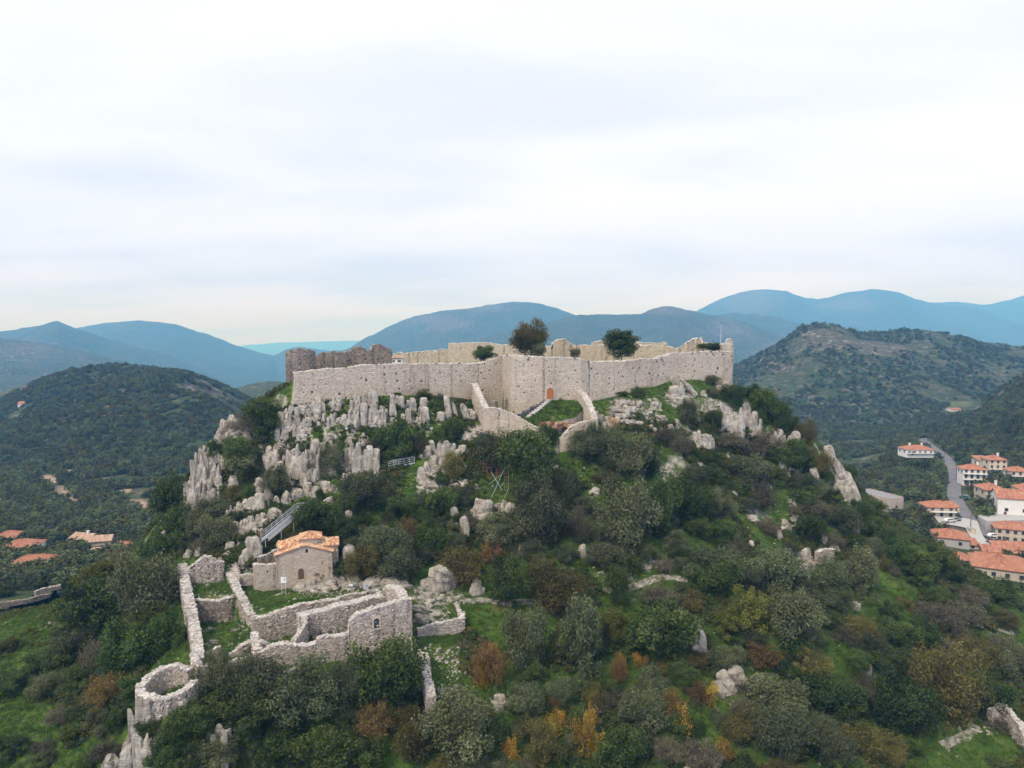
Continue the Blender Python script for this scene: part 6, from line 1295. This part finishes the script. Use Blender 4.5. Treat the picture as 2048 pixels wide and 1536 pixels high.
trees(0, 0, 1, [(1420,1130,122,80,'olive'),(1432,1158,86,78,'oak'),(1554,1137,112,80,'olive'),(1660,1162,80,80,'olive'),(1725,1150,84,96,'olive'),(1503,1158,60,50,'olive'),(1493,1230,88,92,'lime'),(1450,1254,54,50,'lime'),(1585,1228,118,118,'olive'),(1676,1206,62,50,'olive'),(1370,1266,50,60,'oak'),(1793,1270,84,62,'oak'),(1846,1270,64,60,'oak'),(1786,1325,84,54,'oak'),(1813,1408,112,124,'oak'),(1893,1374,118,148,'bronze'),(1980,1392,84,84,'oak'),(1664,1392,112,92,'oak'),(1623,1334,74,60,'bronze'),(1522,1312,72,60,'autumn'),(1436,1322,58,50,'olive'),(1372,1358,50,36,'oak'),(1400,1388,54,60,'autumn'),(1420,1392,40,56,'yellow'),(1561,1408,132,98,'olive'),(1561,1476,112,118,'olive'),(1667,1500,92,80,'olive'),(1735,1484,92,88,'bronze'),(1783,1504,60,64,'bronze'),(1401,1510,92,70,'bare'),(1449,1502,40,50,'yellow'),(1878,1232,100,60,'bare'),(1930,1228,92,60,'bare'),(1946,1192,62,40,'bare'),(1997,1184,80,46,'oak'),(1790,1110,62,60,'oak'),(1827,1122,82,70,'oak'),(1872,1122,60,62,'oak'),(1905,1150,50,40,'oak'),(1720,1260,70,50,'bronze'),(1690,1270,60,40,'bare'),(1740,1380,80,70,'bare'),(1960,1310,80,70,'bronze'),(2030,1330,70,80,'olive'),(1900,1300,70,50,'bare'),(1480,1450,80,70,'bronze'),(1620,1270,60,40,'olive'),(1500,1370,60,40,'bare'),(1690,1440,60,50,'oak'),(2010,1240,60,40,'bronze'),(1720,1330,60,50,'oak'),(1480,1540,80,50,'oak'),(1570,1545,90,50,'bronze'),(1350,1450,50,50,'oak'),(2000,1450,50,30,'bare')])
trees(0, 0, 1, [(1467,793,52,44,'oak'),(1530,808,72,60,'oak'),(1500,785,46,34,'oak'),(1560,834,50,62,'oak'),(1538,884,58,60,'bare'),(1610,871,46,52,'bronze'),(1563,910,62,52,'oak'),(1632,925,58,64,'bronze'),(1428,840,32,42,'oak'),(1485,866,42,26,'oak'),(1459,881,62,36,'bare'),(1501,898,62,36,'bare'),(1490,941,92,62,'olive'),(1519,953,42,52,'olive'),(1425,947,46,42,'oak'),(1389,955,52,42,'olive'),(1363,885,52,62,'bare'),(1418,916,52,32,'oak'),(1381,1002,78,92,'oak'),(1438,1015,58,62,'olive'),(1527,994,58,62,'bare'),(1604,962,62,42,'olive'),(1612,990,62,40,'oak'),(1640,985,50,40,'olive'),(1696,949,34,34,'oak'),(1670,892,24,14,'olive'),(1621,1058,52,66,'oak'),(1631,1014,62,50,'bare'),(1688,1042,62,60,'olive'),(1722,1027,48,60,'oak'),(1742,1054,44,50,'oak'),(1537,1052,42,42,'bare'),(1475,1096,52,52,'bare'),(1665,1080,52,42,'bare'),(1590,900,44,44,'oak'),(1580,850,36,40,'oak'),(1278,786,26,24,'oak'),(1244,788,22,14,'oak'),(1425,760,36,24,'olive'),(1425,786,24,22,'olive'),(1373,825,42,50,'olive'),(1328,870,44,40,'bare'),(1560,945,40,40,'oak'),(1770,1075,46,46,'oak'),(1745,1100,50,50,'olive'),(1670,1000,40,40,'oak'),(1655,955,30,30,'oak'),(1590,1020,30,26,'bare'),(1710,1085,46,40,'oak'),(1500,1010,40,30,'olive'),(1450,1060,60,44,'oak'),(1350,1090,60,50,'olive'),(1395,1060,54,44,'oak'),(1330,1130,40,40,'bare'),(1580,1100,36,34,'olive')])
# trees inside the fortress
for cx, cy, w, h, kd in [(1062,678,70,66,'bronze'),(1242,687,66,46,'oak'),(1078,700,34,24,'olive'),(1150,706,26,16,'olive'),(967,711,52,32,'oak'),(1424,695,42,16,'oak'),(1405,694,24,12,'lime')]:
    d = {1062: 178, 1242: 183, 1078: 174, 1150: 172, 967: 180, 1424: 184, 1405: 184}[cx]
    C = W(cx, cy, d); s = mpp(C); g = float(zn(C[0], C[1])); nm, _, pr = KIND[kd]
    root = thing(nm, (C[0], C[1], g)); cr = put('crown', pr[-1], root); cr.location = (0, 0, C[2] - g); cr.scale = (w / 2 * s * 1.08, w / 2 * s * 1.08, h / 2 * s * 1.1); cr.rotation_euler = (0, 0, cx * .7)
    if w > 60: c2_ = put('crown', pr[1], root); c2_.location = (0, .4, C[2] - g - .1 * h * s); c2_.scale = (w / 2 * s, w / 2 * s, h / 2 * s * .95); c2_.rotation_euler = (0, 0, 2.2)
    th = max(C[2] - g, .5); tk = put('trunk', TRUNK[0], root); tk.scale = (th * .35, th * .35, th); TREES.append((root, cx, cy, kd, w, h))
# fill in the crowded slopes
ZONES = [([(0,1040),(230,1050),(330,1130),(345,1290),(300,1340),(270,1420),(240,1540),(0,1540)], 46, ('oak', 'olive', 'oak', 'olive', 'lime', 'bare', 'oak', 'olive')),
 ([(1350,1180),(1700,1120),(1900,1170),(2048,1260),(2048,1400),(1860,1470),(1790,1540),(1010,1540),(980,1380),(1180,1340)], 54, ('oak', 'olive', 'bronze', 'olive', 'oak', 'olive', 'oak', 'lime', 'bare')),
 ([(1540,840),(1640,890),(1730,1000),(1850,1085),(1940,1150),(1750,1150),(1660,1060),(1560,960)], 44, ('oak', 'oak', 'bronze', 'olive', 'bare')),
 ([(300,1440),(990,1420),(1010,1540),(300,1540)], 60, ('oak', 'olive', 'oak', 'bronze')),
 ([(700,1000),(960,1020),(1400,1020),(1560,1080),(1400,1140),(1150,1120),(820,1150),(700,1100)], 44, ('olive', 'oak', 'bare', 'olive'))]
CLEAR = [(70,1240,130,60),(30,1330,60,50),(50,1430,90,60),(70,1210,80,40),(60,1290,40,30),(1950,1500,110,60),(880,1350,40,70),(960,1250,40,40),(1560,1030,50,80),(1600,1120,40,60),(1270,1150,70,30),(1000,1000,60,60),(270,1470,30,80),(150,1500,40,30),(1395,1285,24,36),(1465,1365,36,36),(610,1090,90,60),(560,1040,60,50),(460,1130,30,30),(430,1480,30,50),(1690,960,50,60),(1200,990,40,40),(400,930,40,60),(420,950,70,60),(1790,1180,60,30)]
fr = random.Random(77)
for poly, sz, kinds in ZONES:
    xs, ys = [p[0] for p in poly], [p[1] for p in poly]; miss = 0
    while miss < 260 and len(TREES) < 470:
        x, y = fr.uniform(min(xs), max(xs)), fr.uniform(min(ys), max(ys))
        w = sz * fr.uniform(.65, 1.3); h = w * fr.uniform(.7, 1.0)
        if not inpoly(np.array([x]), np.array([y]), poly)[0] or any(((x - a) / c) ** 2 + ((y - b_) / e_) ** 2 < 1 for a, b_, c, e_ in CLEAR) or any(math.hypot(x - t[1], (y - t[2]) * 1.15) < (t[4] + w) * .31 for t in TREES): miss += 1; continue
        tree(x, y, w, h, fr.choice(kinds))
# ------------------------------------------------------------------ ground cover (nobody could count it)
def scatter(name, proto, pts, scl, rot, mat=None):
    o = bpy.data.objects.new(name + '_unit', proto)
    V = np.asarray(pts, np.float32); me = bpy.data.meshes.new(name); me.vertices.add(len(V)); me.vertices.foreach_set('co', V.ravel())
    me.attributes.new('scl', 'FLOAT_VECTOR', 'POINT').data.foreach_set('vector', np.asarray(scl, np.float32).ravel())
    me.attributes.new('rot', 'FLOAT_VECTOR', 'POINT').data.foreach_set('vector', np.asarray(rot, np.float32).ravel())
    ob = put(name, me); tag(ob, kind='stuff')
    g = bpy.data.node_groups.new(name, 'GeometryNodeTree')
    g.interface.new_socket('Geometry', in_out='INPUT', socket_type='NodeSocketGeometry'); g.interface.new_socket('Geometry', in_out='OUTPUT', socket_type='NodeSocketGeometry')
    gi, go = g.nodes.new('NodeGroupInput'), g.nodes.new('NodeGroupOutput'); ip = g.nodes.new('GeometryNodeInstanceOnPoints'); oi = g.nodes.new('GeometryNodeObjectInfo')
    oi.inputs['Object'].default_value = o; oi.transform_space = 'ORIGINAL'; oi.inputs['As Instance'].default_value = True
    na = []
    for a in ('scl', 'rot'):
        n = g.nodes.new('GeometryNodeInputNamedAttribute'); n.data_type = 'FLOAT_VECTOR'; n.inputs['Name'].default_value = a; na.append(n.outputs['Attribute'])
    g.links.new(gi.outputs[0], ip.inputs['Points']); g.links.new(oi.outputs['Geometry'], ip.inputs['Instance']); g.links.new(na[0], ip.inputs['Scale']); g.links.new(na[1], ip.inputs['Rotation']); g.links.new(ip.outputs[0], go.inputs[0])
    m = ob.modifiers.new('scatter', 'NODES'); m.node_group = g; return ob
sr_ = np.random.default_rng(99)
def near_pts(n):
    x = sr_.uniform(-112, 112, n); y = sr_.uniform(70, 190, n); z = zn(x, y); px, py = PIX(np.stack([x, y, z], -1))
    k = (px > -40) & (px < 2090) & (py < 1580); x, y, z, px, py = (a[k] for a in (x, y, z, px, py))
    i, j = ((x - GX0) / GS).astype(int), ((y - GY0) / GS).astype(int)
    sl = np.hypot(zn(x + .6, y) - zn(x - .6, y), zn(x, y + .6) - zn(x, y - .6)) / 1.2
    return np.stack([x, y, z], -1), px, py, wild[j, i], sl
tuft = Acc(); q_ = np.random.default_rng(4)
for i in range(22):
    c = q_.normal(0, .45, 3) * (1, 1, 0); a = q_.uniform(0, 6.3); dv = np.array((math.cos(a), math.sin(a), 0)); tip = c + dv * q_.uniform(.1, .5) + np.array((0, 0, q_.uniform(.5, 1.1))); sd = np.array((-dv[1], dv[0], 0)) * .09
    tuft.add([c - sd, c + sd, tip], [(0, 1, 2)], float(q_.uniform(0, 1)))
tuft_m = tuft.mesh('grass_tuft', MATS['grass_blade'])
P, px, py, wv, sl = near_pts(120000)
k = (wv < .55) & (sl < 1.0); P2 = P[k][:52000]; n = len(P2); s = sr_.uniform(.18, .42, (n, 1)) * np.array([1.3, 1.3, 1.0]); s[:, 2] *= sr_.uniform(.6, 1.3, n)
scatter('grass', tuft_m, P2, s, np.c_[np.zeros((n, 2)), sr_.uniform(0, 6.3, n)])
ra, rb = np.array(RAMP), np.mean(np.array(RAMP), 0) + (0, 0, .25); q_i = sr_.integers(0, len(ra), 500); q_a = np.sqrt(sr_.uniform(0, 1, (500, 1))); q_b = sr_.uniform(0, 1, (500, 1))
RP = rb * (1 - q_a) + (ra[q_i] * (1 - q_b) + ra[(q_i + 1) % len(ra)] * q_b) * q_a
scatter('grass', tuft_m, RP, sr_.uniform(.2, .5, (500, 1)) * np.ones((1, 3)), np.c_[np.zeros((500, 2)), sr_.uniform(0, 6.3, 500)])
bush_m = [crown_mesh('undergrowth_unit', m, 900 + i, 520, .14, 4, 4, .2) for i, m in enumerate(('oak_leaf', 'lime_leaf', 'bronze_leaf', 'olive_leaf'))]
P, px, py, wv, sl = near_pts(70000)
scatter('undergrowth', bush_m[0], RP[:60], sr_.uniform(.25, .6, (60, 1)) * np.ones((1, 3)), np.c_[np.zeros((60, 2)), sr_.uniform(0, 6.3, 60)])
yard = inpoly(px, py, [(380,1150),(760,1150),(830,1180),(930,1240),(930,1420),(850,1420),(820,1330),(290,1420),(290,1340),(350,1150)]) | inpoly(px, py, [(560,690),(1470,690),(1470,765),(1180,870),(930,880),(640,860),(580,800)])
for q, (m, nm, lo, hi, cnt) in enumerate(((bush_m[0], 'undergrowth', .45, 1.3, 7000), (bush_m[1], 'undergrowth', .3, .8, 3600), (bush_m[2], 'undergrowth', .4, 1.2, 5000), (bush_m[3], 'undergrowth', .4, 1.1, 4500))):
    k = (wv > .35) & ~yard & (sr_.random(len(P)) < .5) if q != 1 else (wv > .1) & ~yard & (sr_.random(len(P)) < .4)
    P2 = P[k]; P2 = P2[sr_.permutation(len(P2))[:cnt]]; n = len(P2); s = sr_.uniform(lo, hi, (n, 1)) * np.array([1, 1, .8])
    scatter(nm, m, P2 + (0, 0, .15), s, np.c_[np.zeros((n, 2)), sr_.uniform(0, 6.3, n)])
a = Acc(); rubble_on(a, np.zeros((1, 3)), 1, 1.0, 8, .7, .75); stone_m = a.mesh('loose_stone', MATS['limestone'])
pts = []
def heap(cx, cy, rx, ry, n):
    for i in range(n):
        a, b_ = sr_.normal(0, .5, 2); pts.append(hit(cx + a * rx, cy + b_ * ry))
for q in [(680,1182,110,14,170),(620,1190,100,16,60),(430,1190,45,8,70),(890,1222,40,16,30),(885,1318,36,18,90),(905,1342,22,22,50),(890,1385,36,12,110),(1010,1402,24,12,70),(1250,1155,40,16,160),(1215,1148,30,12,60),(1590,1080,14,60,90),(1605,1140,22,30,90),(1650,1118,30,8,50),(1275,810,60,40,120),(1240,840,40,30,80),(1110,852,30,10,40),(1480,775,24,12,60),(490,1150,14,10,25),(500,1215,26,10,14),(560,1285,24,12,40),(1130,1150,30,14,50),(940,860,24,8,30),(850,835,120,16,60),(720,850,60,8,20),(1960,1462,40,10,30),(1990,1260,30,12,25),(470,1290,26,10,16),(690,1178,40,6,40),(1330,990,90,60,40),(1180,970,60,30,30),(1560,1040,80,80,70),(840,960,100,60,60),(560,1095,80,30,50),(100,1240,90,40,25),(870,1130,90,30,40),(430,1240,50,6,40),(600,1290,40,10,40),(560,1262,40,8,40),(700,1262,60,8,50),(400,1170,40,6,30),(640,1240,60,6,40),(880,1300,40,8,40),(480,1262,14,14,30),(350,1370,24,12,40),(900,800,60,14,60),(680,818,60,10,50)]: heap(*q)
k = (sl < 1.3) & (sr_.random(len(P)) < .05); pts = np.r_[np.array(pts), P[k][:900]]; n = len(pts)
s = np.abs(sr_.normal(.15, .12, (n, 1))) * sr_.uniform(.7, 1.4, (n, 3)) + .06
scatter('loose_stones', stone_m, pts + (0, 0, .04), s, sr_.uniform(0, 6.3, (n, 3)) * (.1, .1, 1))
kb = inpoly(px, py, [(590,800),(940,800),(950,860),(770,960),(640,960),(520,1060),(430,1090),(380,1000),(430,880),(540,830)]) & (sr_.random(len(P)) < .75)
for m_i, (lo, hi) in enumerate(((.3, .8), (.25, .6))):
    P2 = P[kb][m_i::2]; n = len(P2); scatter('undergrowth', bush_m[m_i], P2 + (0, 0, .1), sr_.uniform(lo, hi, (n, 1)) * np.ones((1, 3)), np.c_[np.zeros((n, 2)), sr_.uniform(0, 6.3, n)])
wp = []
for _ in range(46):
    i = sr_.integers(0, len(CF) - 1); a, b_ = W(CF[i][0], CF[i][1], CF[i][3]), W(CF[i + 1][0], CF[i + 1][1], CF[i + 1][3])
    if abs(b_[0] - a[0]) < 2: continue
    t = sr_.random(); q = a + (b_ - a) * t; q[2] -= abs(sr_.normal(0, 2.2)) if sr_.random() < .7 else -.05; q[1] -= .08; wp.append(q)
wp = np.array(wp); n = len(wp); scatter('undergrowth', bush_m[1], wp, sr_.uniform(.10, .30, (n, 1)) * np.ones((1, 3)), np.c_[np.zeros((n, 2)), sr_.uniform(0, 6.3, n)])
# woods in the valley and scrub on the nearer hills
wood_m = [crown_mesh('wood_unit', m, 950 + i, 620, .13, 6, 4, .12) for i, m in enumerate(('maquis_leaf', 'olive_leaf', 'bronze_leaf'))]
def far_pts(n, d0, d1, x0, x1):
    y = np.sqrt(sr_.uniform(d0 ** 2, d1 ** 2, n)); px = sr_.uniform(x0, x1, n); x = (px - 1024) / FPX * y * 1.02
    z = zfar(x, y); px, py = PIX(np.stack([x, y, z], -1)); return np.stack([x, y, z], -1), px, py
def clearof(P, px, py):
    k = np.ones(len(P), bool)
    for i in range(len(road) - 1):
        for t in (0, .25, .5, .75): k &= np.hypot(P[:, 0] - (road[i, 0] * (1 - t) + road[i + 1, 0] * t), P[:, 1] - (road[i, 1] * (1 - t) + road[i + 1, 1] * t)) > 6.5
    for o in SC.objects:
        if o.parent is None and o.get('category') in ('house', 'car', 'utility pole') and o.location.y > 200:
            w_ = 6.5 if o['category'] == 'house' else 3; k &= ~((np.abs(P[:, 0] - o.location.x) < w_) & (P[:, 1] > o.location.y - 5) & (P[:, 1] < o.location.y + 12))
    for poly in ([(1960,1040),(1990,1045),(2048,1050),(2048,1100),(1960,1090)], [(1905,800),(1965,800),(1965,822),(1880,832)]):
        k &= ~inpoly(px, py, poly)
    for q in [(95,960,45,16),(140,945,26,9),(120,985,36,15),(150,1002,26,11),(270,1010,36,12),(300,1025,36,11),(150,858,40,2.0),(90,860,40,2)]:
        k &= ((px - q[0]) / q[2]) ** 2 + ((py - q[1]) / q[3]) ** 2 > sr_.uniform(.2, 1.6, len(P))
    return k
A1 = far_pts(5200, 205, 480, -60, 420); A2 = far_pts(7600, 205, 620, 1560, 2140); A3 = far_pts(17000, 400, 900, -80, 640); A4 = far_pts(19000, 560, 1320, 1380, 2140)
A5 = far_pts(2600, 110, 420, 2000, 2900); A6 = far_pts(1500, 110, 300, -700, 0); AA_ = [A1, A2, A3, A4] + [tuple(v[np.abs(a[0][:, 0]) > 148] for v in a) for a in (A5, A6)]
P, px, py = (np.concatenate([a[i] for a in AA_]) for i in range(3))
k = clearof(P, px, py); dens = .75 * fbm(P / 80.0 * (1, 1, 0), 4, 71) + .4 * fbm(P / 14.0 * (1, 1, 0), 2, 72)
R11 = (P[:, 1] > 640) & (px > 1380) & (py < 800)
k &= (dens > np.where(R11, -.3, np.where((px < 700) & (P[:, 1] > 430), -.32, -.75))) & ((~R11) | (sr_.random(len(P)) < .62)); P, px, py = P[k], px[k], py[k]
ch_ = sr_.choice(3, len(P), p=(.56, .28, .16))
for q, nm in enumerate(('woodland', 'woodland', 'woodland')):
    P2 = P[ch_ == q]; n = len(P2); d_ = P2[:, 1]
    s = sr_.uniform(.45, 1.45, (n, 1)) * np.where(d_ < 480, 3.0, 2.6)[:, None] * np.array([1, 1, .8])
    scatter(nm, wood_m[q], P2 + np.c_[np.zeros((n, 2)), s[:, 2] * .45], s, np.c_[np.zeros((n, 2)), sr_.uniform(0, 6.3, n)])
# ------------------------------------------------------------------ labels for trees and rocks: kind, size and what they stand beside
LM = [(1100,787,'the arched fortress door'),(600,800,'the near fortress corner'),(760,835,'the tallest rocks under the fortress'),(880,800,'the middle of the fortress wall'),(1456,740,'the flag corner of the fortress'),(1285,815,'the pale rock pavement'),(802,924,'the metal footbridge'),(562,1040,'the metal staircase'),(985,975,'the scaffolding'),(610,1125,'the tiled chapel'),(410,1140,'the peaked end wall'),(372,1250,'the long thick rubble wall'),(337,1360,'the round ruined tower'),(760,1250,'the arched hall window'),(885,1260,'the walled plot'),(850,1375,'the wall straggling downhill'),(1270,1168,'the pale footpath'),(1650,1108,'the drystone wall'),(1700,955,'the great leaning cliff'),(1395,1285,'the lone white rock'),(1465,1365,'the pair of leaning rocks'),(1950,1490,'the grass clearing'),(1780,1000,'the flat-roofed stone house'),(1930,1120,'the largest village roof'),(58,1122,'the long low red roof'),(225,1095,'the bright red roof'),(400,940,'the columned cliffs'),(693,862,'the small floodlight'),(967,1022,'the boulder under the scaffolding'),(1010,1440,'the stone heap'),(150,1525,'the lowest pale rocks'),(1240,690,'the rear fortress wall'),(50,1200,'the field wall'),(1590,1040,'the stony path'),(1700,1300,'the bare-stemmed thicket'),(1250,1450,'the golden yellow trees'),(600,1450,'the bushes under the hall')]
ORD = ['', 'second', 'third', 'fourth', 'fifth', 'sixth', 'seventh', 'eighth', 'ninth', 'tenth', 'eleventh', 'twelfth', 'thirteenth', 'fourteenth', 'fifteenth', 'sixteenth']
def name_all(items, cat, group):
    b_ = {}
    for o, x, y, txt in items:
        l = min(LM, key=lambda m: math.hypot(m[0] - x, m[1] - y)); dx, dy = x - l[0], y - l[1]
        rel = ('right of' if dx > 0 else 'left of') if abs(dx) > abs(dy) * 1.2 else ('below' if dy > 0 else 'above')
        b_.setdefault((txt, rel, l[2]), []).append((math.hypot(dx, dy), o))
    for (txt, rel, l), v in b_.items():
        v.sort(key=lambda q: q[0])
        for i, (_, o) in enumerate(v):
            o['label'] = f'{txt} {rel} {l}' + ('' if len(v) == 1 else ', the nearest one' if i == 0 else f', the {ORD[min(i, 15)]} nearest'); o['category'] = cat(o); o['group'] = group(o)
def sz(w, s, m, l): return s if w < 42 else (m if w < 80 else l)
name_all([(o, x, y, (sz(w, 'small', '', 'large') + ' ' + KIND[k][1]).strip()) for o, x, y, k, w, h in TREES], lambda o: 'tree', lambda o: 'trees and bushes on the castle hill')
RT = {'fin': ('slender upright limestone pinnacle', 'stout upright limestone pinnacle'), 'cliff': ('narrow fluted limestone cliff', 'broad fluted limestone cliff'), 'slab': ('small flat limestone slab', 'wide flat limestone slab'), 'boulder': ('small rounded limestone boulder', 'big rounded limestone boulder')}
name_all([(o, x, y, RT[k][1 if (w > 14 if k != 'cliff' else w > 26) else 0]) for o, x, y, k, w, h in ROCKS], lambda o: 'rock', lambda o: 'limestone rocks on the castle hill')
# ------------------------------------------------------------------ haze between here and the far mountains
hz = Acc(); zt_, zb_ = max(float(FZ.max()), Z0) + 25, min(float(FZ.min()), float(Z.min())) - 1.5
hz.box((0, 13500, (zt_ + zb_) / 2), (54000, 27600, zt_ - zb_)); hb = NB('haze'); hb.t.nodes.remove(hb.bs)
pv = hb.n('ShaderNodeVolumePrincipled'); pv.inputs['Color'].default_value = (0.10, 0.45, 1.0, 1); pv.inputs['Density'].default_value = 1.75e-4; pv.inputs['Absorption Color'].default_value = (1, 1, 1, 1); pv.inputs['Anisotropy'].default_value = 0.0
hb.l(pv.outputs[0], hb.out.inputs['Volume']); hb.m.node_tree.nodes.update()
ho = hz.obj('haze', hb.m); ho['kind'] = 'stuff'
print('trees', len(TREES), 'rocks', len(ROCKS), 'terrain low', float(FZ.min()), 'high', float(FZ.max()), float(Z.min()))
